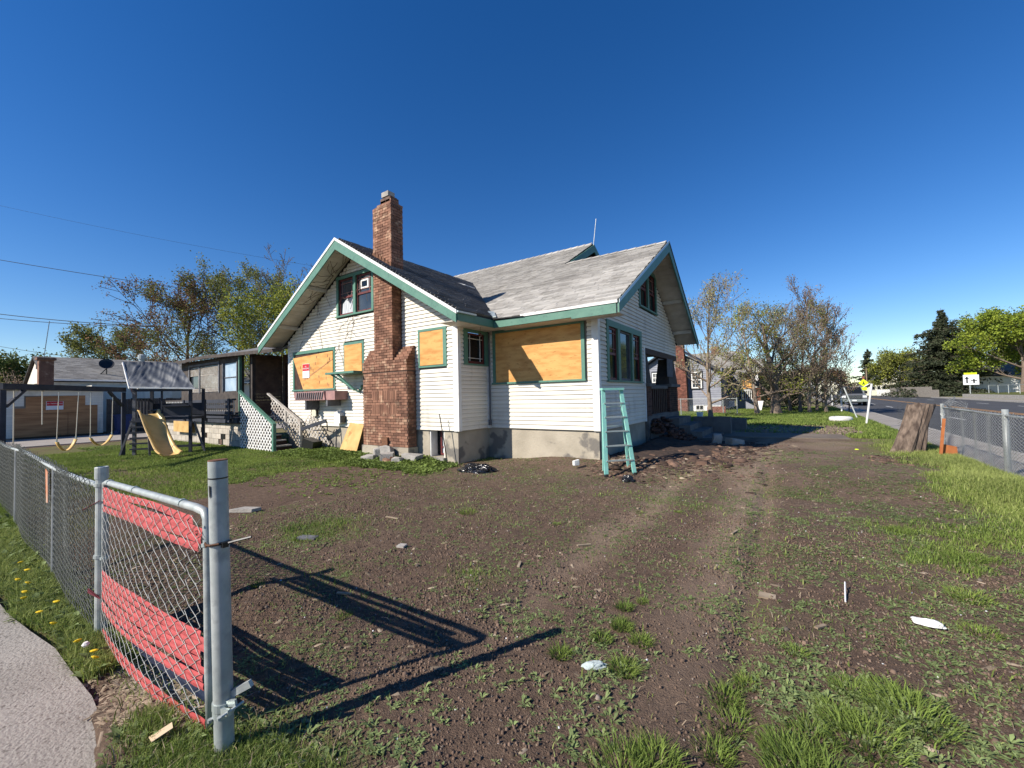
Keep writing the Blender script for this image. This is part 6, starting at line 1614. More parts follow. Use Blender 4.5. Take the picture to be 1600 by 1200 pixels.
# stump
st_ = thing('tree_stump', 'tall rough split trunk stump standing at the end of the right fence', 'stump', (2.15,12.6,.1))
from mathutils import noise as nz2
sv = []; sf = []; NR, NS = 24, 40
for j in range(NR+1):
    t = j/NR; z = t*1.22
    cx = 2.02+.33*t; cy = 12.55+.25*t
    for k in range(NS):
        a = 2*math.pi*k/NS
        rx = (.36-.14*min(1, t*1.6))+.22*max(0, .22-t)*1.6*(1.0 if math.cos(a) < 0 else .3); ry = .22
        q = 1+.20*nz2.noise(Vector((math.cos(a)*1.6, math.sin(a)*1.6, z*1.1)))+.16*nz2.noise(Vector((math.cos(a)*7, math.sin(a)*7, z*1.3+5)))
        # long axis of the cross-section faces the yard
        ex, ey = math.cos(a)*rx*q, math.sin(a)*ry*q
        sv.append((cx+ex*.82-ey*.57, cy+ex*.57+ey*.82, z+(.09*nz2.noise(Vector((k*.9,3,j))) if j == NR else 0)))
for j in range(NR):
    for k in range(NS): sf.append((j*NS+k, j*NS+(k+1) % NS, (j+1)*NS+(k+1) % NS, (j+1)*NS+k))
sf.append(tuple(range(NR*NS, NR*NS+NS)))
o = link('stump_wood', mesh_from('stump_wood', sv, sf, mat('grey brown stump bark', (.20,.15,.115), (.065,.046,.036), 14, .95, 1.0, 45, stretch=(1,1,.16)), False), st_)
rbd = obj('rusty_shovel_plate', MB().prism([(2.44,12.15,.0),(2.78,12.25,.0),(2.76,12.25,.36),(2.52,12.18,.42)], (.0,.03,0)).bar((2.47,12.1,.05),(2.56,12.1,.95),.05,.02), mat('orange rusted board', (.42,.15,.05), (.32,.10,.035), 6, .85)); tag(rbd, 'orange rusted board and stake leaning behind the stump', 'board')
tb = obj('plastic_toys', MB().lathe([(.05,0),(.06,.05),(.03,.08)], (1.2,12.7,.1), 8).lathe([(.06,0),(.05,.05)], (1.5,12.9,.1), 8), 'signyellow'); tag(tb, 'two small yellow green plastic scraps near the stump', 'litter')

# ------------------------------------------------------------------ vehicles
def pickup(x, y):
    t = thing('pickup_truck', 'pale grey pickup truck driving towards the viewer on the road', 'pickup truck', (x,y,-.07), 0, None, static=False)
    w_ = .99
    b = MB()
    b.prism([(-w_,-2.6,.50),(-w_,-2.65,1.02),(-w_,-1.3,1.16),(-w_,2.9,1.14),(-w_,2.9,.50)], (2*w_,0,0)); obj('body', b, 'carwhite', t)
    obj('hood', MB().prism([(-.86,-2.55,1.03),(-.86,-1.30,1.17),(-.86,-1.30,1.22),(-.86,-2.45,1.13)], (1.72,0,0)), 'carwhite', t)
    c_ = MB().hexa([(-.93,-1.30,1.17),(.93,-1.30,1.17),(.93,.9,1.17),(-.93,.9,1.17),(-.74,-.55,1.92),(.74,-.55,1.92),(.76,.75,1.92),(-.76,.75,1.92)]); obj('cab', c_, 'carwhite', t)
    obj('windshield', MB().hexa([(-.83,-1.30,1.22),(.83,-1.30,1.22),(.83,-1.27,1.22),(-.83,-1.27,1.22),(-.68,-.63,1.86),(.68,-.63,1.86),(.68,-.6,1.86),(-.68,-.6,1.86)]), 'glass', t)
    obj('side_window', MB().hexa([(-.945,-1.0,1.24),(-.93,-1.0,1.24),(-.93,.6,1.24),(-.945,.6,1.24),(-.80,-.5,1.80),(-.78,-.5,1.80),(-.78,.55,1.80),(-.80,.55,1.80)]), 'glass', t)
    g_ = obj('grille', MB().box(-.62,.62,-2.69,-2.64,.72,1.04), 'black', t)
    for k in range(3): obj('grille_bar', MB().box(-.62,.62,-2.705,-2.692,.78+k*.09,.80+k*.09), 'chrome', g_)
    for s in (-1,1): obj('headlight', MB().box(s*.80-.16,s*.80+.16,-2.70,-2.645,.80,1.02), 'lamp', t)
    obj('bumper', MB().box(-1.0,1.0,-2.80,-2.62,.42,.66), 'chrome', t)
    obj('number_plate', MB().box(-.16,.16,-2.815,-2.802,.48,.60), 'plaster', t)
    obj('lower_grille', MB().box(-.6,.6,-2.81,-2.79,.30,.415), 'black', t)
    for s in (-1,1):
        obj('mirror', MB().box(s*1.08-.11,s*1.08+.11,-1.05,-.93,1.18,1.45), 'black', t)
        for yy in (-1.75,1.9):
            wh = MB(); n_ = 20; 
            wh.tube([(s*.86-.13,yy,.39),(s*.86+.13,yy,.39)], .39, 20); wq = obj('wheel', wh, 'rubber', t)
            obj('rim', MB().tube([(s*.995,yy,.39),(s*1.0,yy,.39)], .23, 14), 'chrome', wq)
        obj('wheel_arch', MB().box(s*.99-.02,s*.99+.02,-2.25,-1.25,.45,.88), 'black', t)
    return t
pickup(4.95, 55.3)
def car(x, y, m, lab, s=1.0, nm='parked_car'):
    t = thing(nm, lab, 'car', (x,y,-.07), 0, None, static=False)
    obj('body', MB().prism([(-.9*s,-2.2,.3),(-.9*s,-2.25,.75),(-.9*s,-1.2,.95),(-.9*s,2.1,1.0),(-.9*s,2.2,.3)], (1.8*s,0,0)), m, t)
    obj('cab', MB().hexa([(-.82*s,-1.2,.96),(.82*s,-1.2,.96),(.82*s,2.0,.98),(-.82*s,2.0,.98),(-.62*s,-.4,1.62),(.62*s,-.4,1.62),(.64*s,1.5,1.62),(-.64*s,1.5,1.62)]), 'glass', t)
    obj('roof', MB().box(-.62*s,.62*s,-.4,1.5,1.622,1.66), m, t)
    for q in (-1,1):
        obj('headlight', MB().box(q*.65*s-.14,q*.65*s+.14,-2.28,-2.23,.6,.76), 'lamp', t)
        for yy in (-1.4,1.35): obj('wheel', MB().tube([(q*.8*s-.1,yy,.33),(q*.8*s+.1,yy,.33)], .33, 14), 'rubber', t)
    obj('bumper', MB().box(-.85*s,.85*s,-2.32,-2.25,.28,.5), 'black', t)
car(8.6,95,'cardark','dark car following behind the pickup on the road', 1.05, 'driving_car')
car(3.9,150,'cardark','dark car parked far left of the pickup')
car(1.6,140,'carwhite','pale car parked farthest left beyond the thicket')
bt = thing('box_truck', 'white box truck parked far down the road behind the thicket', 'truck', (2.6,120,0), 0, None, static=False)
obj('cargo_box', MB().box(-1.3,1.6,0,6,.8,3.3), 'plaster', bt); obj('cab', MB().box(-1.2,1.3,-1.8,0,.5,2.2), 'carwhite', bt); obj('windshield', MB().box(-1.0,1.1,-1.83,-1.801,1.3,2.1), 'glass', bt)
for q in (-1,1.2): obj('wheel', MB().tube([(q-.1,-1,.45),(q+.15,-1,.45)], .45, 12), 'rubber', bt)

# ------------------------------------------------------------------ across the road
def simple_house(name, lab, x0, x1, y, depth, h, gable, m, wins, roofm='darkshingle'):
    t = thing(name, lab, 'house', ((x0+x1)/2, y, 0)); xc = (x0+x1)/2
    wl = obj('wall', MB().prism([(x0,y,0),(x1,y,0),(x1,y,h),(xc,y,h+gable),(x0,y,h)], (0,depth,0)), m, t)
    sb = MB()
    for k in range(int((h)/.25)): sb.box(x0,x1,y-.02,y-.001,.3+k*.25,.49+k*.25)
    obj('siding_courses', sb, m, wl, 'stuff')
    r_ = obj('roof', MB().prism([(x0-.6,y-.5,h-.6*gable/(xc-x0)),(xc,y-.5,h+gable+.02),(xc,y-.5,h+gable+.25),(x0-.6,y-.5,h-.6*gable/(xc-x0)+.22)], (0,depth+1,0)).prism([(x1+.6,y-.5,h-.6*gable/(xc-x0)),(xc,y-.5,h+gable+.02),(xc,y-.5,h+gable+.25),(x1+.6,y-.5,h-.6*gable/(xc-x0)+.22)], (0,depth+1,0)), roofm, t)
    obj('barge_board', MB().prism([(x0-.6,y-.55,h-.6*gable/(xc-x0)),(xc,y-.55,h+gable+.02),(xc,y-.55,h+gable+.25),(x0-.6,y-.55,h-.6*gable/(xc-x0)+.22)], (0,.04,0)).prism([(x1+.6,y-.55,h-.6*gable/(xc-x0)),(xc,y-.55,h+gable+.02),(xc,y-.55,h+gable+.25),(x1+.6,y-.55,h-.6*gable/(xc-x0)+.22)], (0,.04,0)), 'plaster', r_)
    for (a, b, z0, z1) in wins:
        w_ = obj('window', MB().box(a-.1,b+.1,y-.08,y-.03,z0-.1,z1+.1), 'plaster', t); obj('pane', MB().box(a,b,y-.1,y-.081,z0,z1), 'glass', w_)
    return t
simple_house('white_gabled_house', 'white gabled house with four small windows across the road', 13.9, 21.0, 125, 9, 2.2, 2.4, 'palesiding', [(15.0,15.5,1.3,2.1),(15.9,16.4,1.3,2.1),(16.8,17.3,1.3,2.1),(17.7,18.2,1.3,2.1)])
simple_house('pale_house', 'pale yellow house partly behind the yellow tree', 17.6, 24.0, 125, 10, 3.6, 2.8, 'palesiding', [(19,20.4,1.3,2.5),(22,23,1.3,2.5)])
simple_house('small_far_house', 'tan roofed house at the far end of the road', 6.3, 12.0, 170, 9, 3.0, 2.0, 'palesiding', [(7.5,8.5,1,2.2)], 'shingle')
simple_house('white_far_building', 'white far building left of the road beyond the thicket', -9, 0, 130, 10, 3.4, 1.4, 'plaster', [(-7,-5.5,1,2.2),(-4,-2.5,1,2.2)])
wh_ = thing('white_long_house', 'long white sided house behind the maple at the right edge', 'house', (40,104,0))
obj('wall', MB().box(24.2,58,100,108,0,3.2), 'plaster', wh_)
sb = MB()
for k in range(11): sb.box(24.2,58,99.96,99.998,.3+k*.25,.49+k*.25)
obj('siding_courses', sb, 'plaster', wh_, 'stuff')
obj('roof', MB().prism([(23.6,99.4,3.2),(23.6,104,5.4),(23.6,108.6,3.2)], (35,0,0)), 'darkshingle', wh_)
for x in (30,34.5,39): w_ = obj('window', MB().box(x,x+1.3,99.88,99.95,1.2,2.4), 'plaster', wh_); obj('pane', MB().box(x+.1,x+1.2,99.86,99.879,1.3,2.3), 'glass', w_)
# fences across the road
pk = thing('picket_fence', 'white picket fence beside the white gabled house', 'fence', (16,100,0))
for k in range(34):
    x = 14.2+k*.13; obj('picket', MB().box(x,x+.085,112-.02,112,.1,1.35+.08*(k % 2)), 'plaster', pk)
obj('fence_rail', MB().box(14.1,18.6,112.001,112.04,.4,.5).box(14.1,18.6,112.001,112.04,1.0,1.1), 'plaster', pk)
bf2 = thing('board_fence', 'tall weathered board fence across the road below the pale house', 'fence', (20,86,0))
P0, P1 = Vector((15.6,108,0)), Vector((18.6,90,0)); dv = (P1-P0); nb = 60
for k in range(nb):
    a = P0+dv*k/nb; b = P0+dv*(k+.93)/nb; hgt = 1.7+random.uniform(-.04,.04)
    if k > 52: hgt = 1.2
    obj('fence_board', MB().hexa([(a.x,a.y,0),(b.x,b.y,0),(b.x+.05,b.y,0),(a.x+.05,a.y,0),(a.x,a.y,hgt),(b.x,b.y,hgt),(b.x+.05,b.y,hgt),(a.x+.05,a.y,hgt)]), 'oldfence', bf2)
rw = thing('retaining_wall', 'low stone kerb wall with weeds below the long white house', 'wall', (24,62,0))
obj('wall_blocks', MB().box(20.2,20.5,40,86,0,.55), 'concrete', rw)
rf_ = thing('chain_link_fence', 'distant chain link fence along the lawn of the white house', 'fence', (24,62,.5))
for k in range(12): obj('fence_post', MB().tube([(22.6,50+k*3.2,.0),(22.6,50+k*3.2,1.75)], .04, 6), 'galv', rf_)
obj('top_rail', MB().tube([(22.6,50,1.7),(22.6,85.2,1.7)], .03, 6), 'galv', rf_)
obj('grass_bank', MB().prism([(20.5,40,.0),(26.6,40,.0),(26.6,40,.75),(20.5,40,.56)], (0,46,0)), 'leafolive').update_tag()
bpy.data.objects['grass_bank']['kind'] = 'structure'
# signs
sgn1 = thing('crossing_sign', 'yellow green diamond crossing sign beyond the pickup', 'road sign', (12,110.9,0))
obj('sign_pole', MB().tube([(12.0,110.9,0),(12.0,110.9,3.4)], .06, 6), 'galv', sgn1)
obj('sign_face', MB().prism([(12.0,110.8,2.0),(12.8,110.8,2.8),(12.0,110.8,3.6),(11.2,110.8,2.8)], (0,.04,0)), 'signyellow', sgn1)
obj('sign_plate', MB().prism([(11.5,110.8,1.3),(12.5,110.8,1.3),(12.5,110.8,1.9),(11.5,110.8,1.9)], (0,.04,0)), 'signyellow', sgn1)
obj('walker_symbol', MB().box(11.92,12.08,110.76,110.795,2.55,2.95).box(11.82,11.9,110.76,110.795,2.4,2.7).box(12.1,12.18,110.76,110.795,2.4,2.7).box(11.95,12.05,110.76,110.795,3.0,3.12), 'black', sgn1)
sgn2 = thing('road_sign', 'white square road sign with dark arrows in front of the maple', 'road sign', (21.3,87.2,0))
obj('sign_pole', MB().tube([(21.3,87.2,0),(21.3,87.2,3.2)], .07, 6), 'galv', sgn2)
obj('sign_face', MB().box(20.6,22.2,87.05,87.1,1.85,3.3), 'signwhite', sgn2)
obj('top_plate', MB().box(20.7,22.0,87.05,87.1,3.32,3.6), 'signyellow', sgn2)
obj('arrow_symbol', MB().box(20.9,21.05,87.01,87.045,2.1,2.8).prism([(20.75,87.01,2.75),(21.2,87.01,2.75),(20.97,87.01,3.05)], (0,.03,0)).box(21.6,21.75,87.01,87.045,2.1,2.7).box(21.35,22.0,87.01,87.045,2.4,2.5), 'black', sgn2)
up_ = obj('utility_pole', MB().tube([(14.8,131,0),(14.8,131,6.8)], .13, 7).box(14.1,15.5,130.9,131.1,6.2,6.35), 'barkwarm'); tag(up_, 'slim wooden utility pole beside the distant spruce', 'utility pole')
up2 = obj('brick_stack', MB().box(13.9,14.35,130.2,130.7,.0,4.6), 'redbrick'); tag(up2, 'orange brick chimney stack beyond the crossing sign', 'chimney')
# overhead cables at upper left
def cable(p, q, lab, r=.012, sag=.4):
    p = Vector(p); q = Vector(q)
    pts = []
    for k in range(25):
        t = k/24; c_ = p.lerp(q, t); c_.z -= sag*4*t*(1-t); pts.append(tuple(c_))
    o = obj('overhead_cable', MB().tube(pts, r, 4), 'powerline'); tag(o, lab, 'cable', 'overhead cables in the sky at upper left')
def ex(p, q, a=.5, b=.0):   # extend a line beyond both measured points
    p = Vector(p); q = Vector(q); return p+(p-q)*a, q+(q-p)*b
p, q = ex((-31.5,2.5,8.95),(-20.56,10.05,6.44),.9,.0); cable(p, q, 'thick single cable above the reddish tree', .013, .25)
p, q = ex((-71.07,5.79,12.09),(-59.59,13.63,10.54),.6,.5); cable(p, q, 'upper of the two close cables above the garage', .035, .5)
p, q = ex((-71.09,5.79,11.53),(-60.75,12.85,10.43),.6,.5); cable(p, q, 'lower of the two close cables above the garage', .03, .4)
p, q = ex((-71.19,5.83,8.4),(-64.32,10.55,7.04),.6,.6); cable(p, q, 'lowest thin cable sloping down to the garage house', .02, .3)
p, q = ex((-70.67,5.64,23.85),(-47.83,21.37,17.63),.4,.25); cable(p, q, 'highest faint cable crossing the open sky', .010, .5)
# ------------------------------------------------------------------ ground cover
def blades(P, H, W, m, name, rg, lean=.45, z=None, base=None, ):
    """curved grass blades at points P (n,2)"""
    n = len(P); x, y = P[:, 0], P[:, 1]; z = height(x, y)-.004 if z is None else z
    a = rg.uniform(0, 2*np.pi, n); l = rg.uniform(.1, 1.0, n)*lean
    H = H*rg.uniform(.55, 1.25, n); W = W*rg.uniform(.7, 1.3, n)
    dx, dy = np.cos(a), np.sin(a); sx, sy = -dy, dx
    b = rg.uniform(0, 2*np.pi, n); sx, sy = np.cos(b), np.sin(b)
    B = np.stack([x, y, z], 1); S_ = np.stack([sx, sy, np.zeros(n)], 1); D = np.stack([dx, dy, np.zeros(n)], 1)
    Hn = H[:, None]; Wn = W[:, None]*.5; ln = l[:, None]; Z = np.array([[0,0,1.]])
    p1 = B+Z*Hn*.5+D*Hn*ln*.30; p2 = B+Z*Hn*(.98-.35*ln)+D*Hn*ln*1.0
    V = np.stack([B-S_*Wn, B+S_*Wn, p1+S_*Wn*.8, p1-S_*Wn*.8, p2], 1).reshape(-1,3)
    i = np.arange(n)[:, None]*5
    F = np.concatenate([i+np.array([0,1,2,3]), i+np.array([3,2,4])], axis=1).ravel()
    per = np.tile([4,3], n)
    return link(name, np_mesh(name, V, F, per, MT[m]), None, 'stuff')
def scatter(n, x0, x1, y0, y1, rg, dens, p=1.0):
    P = np.stack([rg.uniform(x0, x1, n), rg.uniform(y0, y1, n)], 1)
    k = rg.random(n) < np.clip(dens(P[:, 0], P[:, 1]), 0, 1)**p
    return P[k]
rg = np.random.default_rng(77)
def inview(x, y, margin=35):
    """rough wedge in front of the photographer's side of the lot, generous on both sides"""
    a = np.degrees(np.arctan2(x, y)); return (a > -34.2-51.5-margin) & (a < -34.2+51.5+margin)
def clear(P):
    x, y = P[:, 0], P[:, 1]
    bad = (x > -14.3) & (x < XD) & (y > YA) & (y < 17) & ~((x > XC) & (y < YB))
    bad |= (x > -9.85) & (x < -7.98) & (y > 7.08) & (y < 7.5)
    bad |= (x > -3.6) & (x < 1.3) & (y > 13.4) & (y < 16.5)
    bad |= (x > -15.7) & (x < -13.4) & (y > 6.5)
    return P[~bad & inview(x, y)]
def D1(x, y): return lawn_density(x, y)
def low(x, y):
    d = lawn_density(x, y); return np.where(d > .5, d, d*d*.9)
# near zone, fine blades
P = clear(scatter(260000, -6.5, 3.0, .3, 6.5, rg, low, 1.3)); blades(P, .045, .0042, 'grass', 'lawn_grass', rg, .8)
P = clear(scatter(26000, -6.5, 3.0, .3, 6.5, rg, D1, 1.0)); blades(P, .035, .005, 'grasslight', 'lawn_grass', rg, 1.0)
# middle zone
P = clear(scatter(300000, -20, 3.0, 2.0, 9, rg, low, 1.6)); blades(P, .065, .008, 'grass', 'lawn_grass', rg, .7)
P = clear(scatter(60000, -20, 3.0, 3.0, 12, rg, low, 1.3)); blades(P, .06, .010, 'grasslight', 'lawn_grass', rg, .8)
# tall bright grass at the right fence
def tall(x, y): return sm((x-1.55-.0*y+(fbm(x, y, 1.5, 44)-.5)*1.2)/.9)*sm((15.5-y)/2)
P = clear(scatter(110000, 1.0, 3.05, .4, 15.5, rg, tall, 1.5)); blades(P, .105, .006, 'grasslight', 'verge_grass', rg, 1.0)
P = clear(scatter(88000, .6, 3.05, .4, 15.5, rg, tall, .8)); blades(P, .075, .006, 'grass', 'verge_grass', rg, 1.0)
# far lawn
P = clear(scatter(200000, -8, 3.0, 15.5, 44, rg, low, 1.2)); blades(P, .12, .022, 'grass', 'far_grass', rg, .7)
P = clear(scatter(90000, -8, 3.0, 16, 44, rg, low, 1.2)); blades(P, .10, .026, 'grasslight', 'far_grass', rg, .8)
# grass strip along the left fence foot and around the gate post
def strip(x, y): return sm((1.0-y)/.1)*sm((y-slab_edge(x)-.01-.04*np.sin(x*5))/.08)*np.where(x > -3.75, .035+.0*x, 1.0)*np.where(x < -9.5, .5, 1.0)
P = scatter(60000, -12, -2.35, .46, 1.02, rg, strip); blades(P, .095, .0055, 'grass', 'fence_foot_grass', rg, .9)
P = scatter(26000, -9, -3.6, .48, .95, rg, strip); blades(P, .11, .006, 'grasslight', 'fence_foot_grass', rg, 1.0)
def gp_(x, y): return blob(x, y, -2.05, .80, .42, .22, 1)+blob(x, y, -2.45, .66, .24, .12, .6)+blob(x, y, -1.7, .95, .3, .12, .8)+blob(x, y, -2.75, .72, .15, .1, .8)
P = scatter(42000, -3.0, -1.2, .3, 1.25, rg, gp_, 2.6); blades(P, .07, .0038, 'grass', 'gate_grass', rg, .9)
P = scatter(14000, -3.0, -1.2, .3, 1.25, rg, gp_, 1.6); blades(P, .07, .004, 'grasslight', 'gate_grass', rg, 1.0)

P = clear(scatter(22000, -6.5, 2.9, .6, 9, rg, lambda x, y: .15+.6*D1(x, y))); blades(P, .05, .004, 'straw', 'dead_grass', rg, 1.6)
P = scatter(5000, -9, -1.4, .5, 1.1, rg, lambda x, y: strip(x, y)+gp_(x, y)); blades(P, .08, .004, 'straw', 'dead_grass', rg, 1.5)
def rosettes(P, R, m, name, rg, nl=(5,9), lift=.5, aspect=.32):
    """small broad-leaved weeds: folded leaves round a centre"""
    V = []; n = len(P); k = rg.integers(nl[0], nl[1], n)
    idx = np.repeat(np.arange(n), k); N = len(idx)
    x, y = P[idx, 0], P[idx, 1]; z = height(x, y)+.001
    a = rg.uniform(0, 2*np.pi, N); L = R*rg.uniform(.5, 1.2, N)*np.repeat(rg.uniform(.6,1.3,n), k); W = L*aspect*rg.uniform(.8,1.25,N); up = rg.uniform(.1, 1, N)*lift
    D = np.stack([np.cos(a), np.sin(a), np.zeros(N)], 1); S_ = np.stack([-np.sin(a), np.cos(a), np.zeros(N)], 1); Z = np.array([[0,0,1.]])
    B = np.stack([x, y, z], 1)+D*L[:, None]*.08
    c1 = B+D*(L*.5)[:, None]+Z*(L*up*.55)[:, None]; tp = B+D*L[:, None]+Z*(L*up*.65)[:, None]
    l = c1+S_*W[:, None]*.5+Z*(W*.15)[:, None]; r = c1-S_*W[:, None]*.5+Z*(W*.15)[:, None]
    V = np.stack([B, r, tp, l, c1], 1).reshape(-1,3)
    i = np.arange(N)[:, None]*5
    F = np.concatenate([i+np.array([0,1,4]), i+np.array([1,2,4]), i+np.array([2,3,4]), i+np.array([3,0,4])], 1).ravel()
    return link(name, np_mesh(name, V, F, 3, MT[m]), None, 'stuff')
def wd(x, y):
    d = lawn_density(x, y); n = fbm(x, y, 3.2, 61)
    return np.clip((n-.34)*3.2, 0, 1)*(.24+.9*d)
P = clear(scatter(90000, -6.5, 2.9, .9, 9.0, rg, wd)); rosettes(P, .026, 'weed', 'broadleaf_weeds', rg)
P = clear(scatter(24000, -.6, 2.9, 2.4, 12, rg, wd, .8)); rosettes(P, .034, 'weed', 'broadleaf_weeds', rg)
P = clear(scatter(9000, -2, 1.2, 1.2, 3.0, rg, lambda x, y: wd(x, y)*(.4+blob(x, y, -.3, 2.1, .6, .3)+blob(x, y, .4, 2.7, .6, .3)))); rosettes(P, .034, 'weed', 'broadleaf_weeds', rg, lift=1.0)
# lush weeds against the gable wall and foundation
def lush(x, y): return sm((-x-6.2)/1.0)*sm((x+13.3)/.8)*sm((y-5.9-(fbm(x, y, 1.2, 8)-.5)*1.2)/.45)*np.where((x > -9.0) & (y > 6.5), .25, 1.0)
P = clear(scatter(46000, -13.6, -6.2, 5.6, 7.42, rg, lush)); rosettes(P, .055, 'ivyweed', 'wall_foot_weeds', rg, lift=1.6, aspect=.5)
P = clear(scatter(16000, -22, -6.4, 3.6, 7.2, rg, D1)); rosettes(P, .045, 'ivyweed', 'lawn_weeds', rg, lift=1.0, aspect=.5)
P = clear(scatter(22000, -8, 3.0, 16, 40, rg, low)); rosettes(P, .075, 'ivyweed', 'far_weeds', rg, lift=1.2, aspect=.6)
P = scatter(900, -10, -3.4, .45, .98, rg, strip); rosettes(P, .08, 'weed', 'fence_foot_weeds', rg, lift=1.4, aspect=.4)
P = scatter(700, -3.1, -1.3, .5, 1.2, rg, gp_); rosettes(P, .05, 'weed', 'gate_weeds', rg, lift=1.0, aspect=.4)

# individual grass tufts on the soil
def tuft(x, y, r, h, n, lab, group='dark grass tufts on the bare soil', m='grass', seed=1):
    h *= .72; r *= 1.0; n = int(n*.8)
    g_ = np.random.default_rng(seed); rr_ = r*np.sqrt(g_.random(n))*.5; a = g_.uniform(0, 2*np.pi, n)
    px, py = rr_*np.cos(a), rr_*np.sin(a); Hh = h*g_.uniform(.5,1.15,n)*(1-.3*rr_/r)
    out = np.stack([np.cos(a+g_.normal(0,.5,n)), np.sin(a+g_.normal(0,.5,n)), np.zeros(n)], 1)*(.25+rr_/r*1.6+g_.random(n)*.4)[:, None]
    B = np.stack([px, py, np.full(n, -.004)], 1); Z = np.array([[0,0,1.]]); b = g_.uniform(0, 2*np.pi, n)
    S_ = np.stack([np.cos(b), np.sin(b), np.zeros(n)], 1)*.0022*g_.uniform(.7,1.3,n)[:, None]
    p1 = B+Z*Hh[:, None]*.55+out*Hh[:, None]*.3; p2 = B+Z*Hh[:, None]*.85+out*Hh[:, None]*.95
    V = np.stack([B-S_, B+S_, p1+S_*.8, p1-S_*.8, p2], 1).reshape(-1,3); i = np.arange(n)[:, None]*5
    F = np.concatenate([i+np.array([0,1,2,3]), i+np.array([3,2,4])], axis=1).ravel()
    o = link('grass_tuft', np_mesh('grass_tuft', V, F, np.tile([4,3], n), MT[m])); o.location = (x, y, hz(x, y)); tag(o, lab, 'grass tuft', group)
TF = [(-3.74,4.37,.22,.10,260,'lone tuft on the soil well below the boarded bay window'),
      (-2.47,4.55,.10,.06,110,'very small tuft right of the lone tuft below the bay window'),
      (-1.10,3.06,.12,.075,240,'farthest tuft of the cluster above the blue rag'),
      (-1.02,3.22,.07,.06,120,'tiny tuft at the back of the cluster above the blue rag'),
      (-1.03,2.80,.14,.085,330,'middle tuft of the cluster above the blue rag'),
      (-.87,2.70,.14,.08,330,'right hand tuft of the cluster above the blue rag'),
      (-1.09,2.60,.12,.075,250,'left hand tuft of the cluster above the blue rag'),
      (-.87,2.38,.15,.09,380,'tuft just right of the blue rag'),
      (-1.24,2.30,.12,.085,300,'tuft just left of the blue rag'),
      (-3.93,1.76,.10,.06,130,'small tuft beside the gate frame shadow corner'),
      (-2.79,1.84,.11,.06,140,'small tuft inside the shadow of the gate'),
      (-.36,2.49,.17,.09,330,'wide tuft nearest the wheel rut'),
      (-.27,2.69,.13,.08,240,'tuft behind the wide one nearest the wheel rut'),
      (-.07,2.20,.22,.10,520,'large bushy tuft at the bottom of the yard'),
      (-.34,2.08,.15,.09,330,'tuft left of the large bushy tuft at the bottom'),
      (-.54,1.86,.20,.11,480,'closest tuft at the bottom middle of the yard'),
      (.20,2.86,.18,.08,330,'low spreading tuft above the white bottle line'),
      (.37,2.93,.22,.08,380,'broad tuft lower right on the soil'),
      (.02,2.40,.20,.09,420,'tuft between the bushy one and the broad one'),
      (.13,2.60,.18,.085,360,'tuft in the middle of the lower right patch'),
      (-.04,3.10,.12,.07,200,'thin tuft at the left of the lower right patch'),
      (-1.33,5.86,.10,.05,100,'tiny tuft on the track towards the ladder'),
      (-1.75,5.6,.12,.05,90,'faint tuft left of the track towards the ladder'),
      (1.05,4.55,.26,.09,420,'wide tuft above the white bottle'),
      (1.25,5.55,.30,.10,520,'dark tuft on the right verge'),
      (.95,6.3,.26,.09,380,'second dark tuft on the right verge further back'),
      (.95,3.95,.2,.07,260,'tuft right of the white bottle'),
      (.42,2.78,.34,.12,620,'long mat of grass in the lower right patch'),
      (.22,2.50,.30,.13,560,'thick grass clump beside the broad tuft lower right'),
      (.02,2.08,.34,.14,700,'biggest thick clump cut by the bottom edge of the yard'),
      (-.62,1.72,.30,.13,520,'dark clump at the very bottom middle'),
      (-.30,2.32,.22,.10,380,'round clump behind the bottom clumps')]
for k, (x, y, r, h, n, lab) in enumerate(TF): tuft(x, y, r, h, n, lab, seed=200+k)
# dandelions
for k, (x, y, h) in enumerate(((-5.9,.66,.14),(-5.7,.62,.12),(-5.55,.60,.10),(-6.3,.70,.15),(-6.1,.62,.13),(-5.0,.62,.13),(-4.75,.66,.10),(-5.2,.74,.12),(-4.2,.70,.12),(-3.98,.74,.10),(-3.85,.72,.10),(-6.7,.7,.14))):
    z = hz(x, y); t = thing('dandelion', 'yellow dandelion in the grass strip at the foot of the left fence', 'dandelion', (x,y,z), 0, 'dandelions along the left fence', static=False)
    obj('stem', MB().tube([(0,0,0),(.01,.005,h)], .002, 4), 'grass', t); hd = MB().lathe([(.004,-.006),(.020,.002),(.022,.007),(.012,.011)], (0,0,0), 10); o = obj('flower_head', hd, 'dandelion', t); o.location = (.01,.005,h); o.rotation_euler = (random.uniform(-.6,.1), random.uniform(-.5,.3), 0)
o = obj('white_puff', MB().lathe([(.012,0),(.022,.015),(.012,.03)], (-4.05,.72,hz(-4.05,.72)+.12), 8), 'white'); tag(o, 'white dandelion clock beside the gate hinge post', 'dandelion')

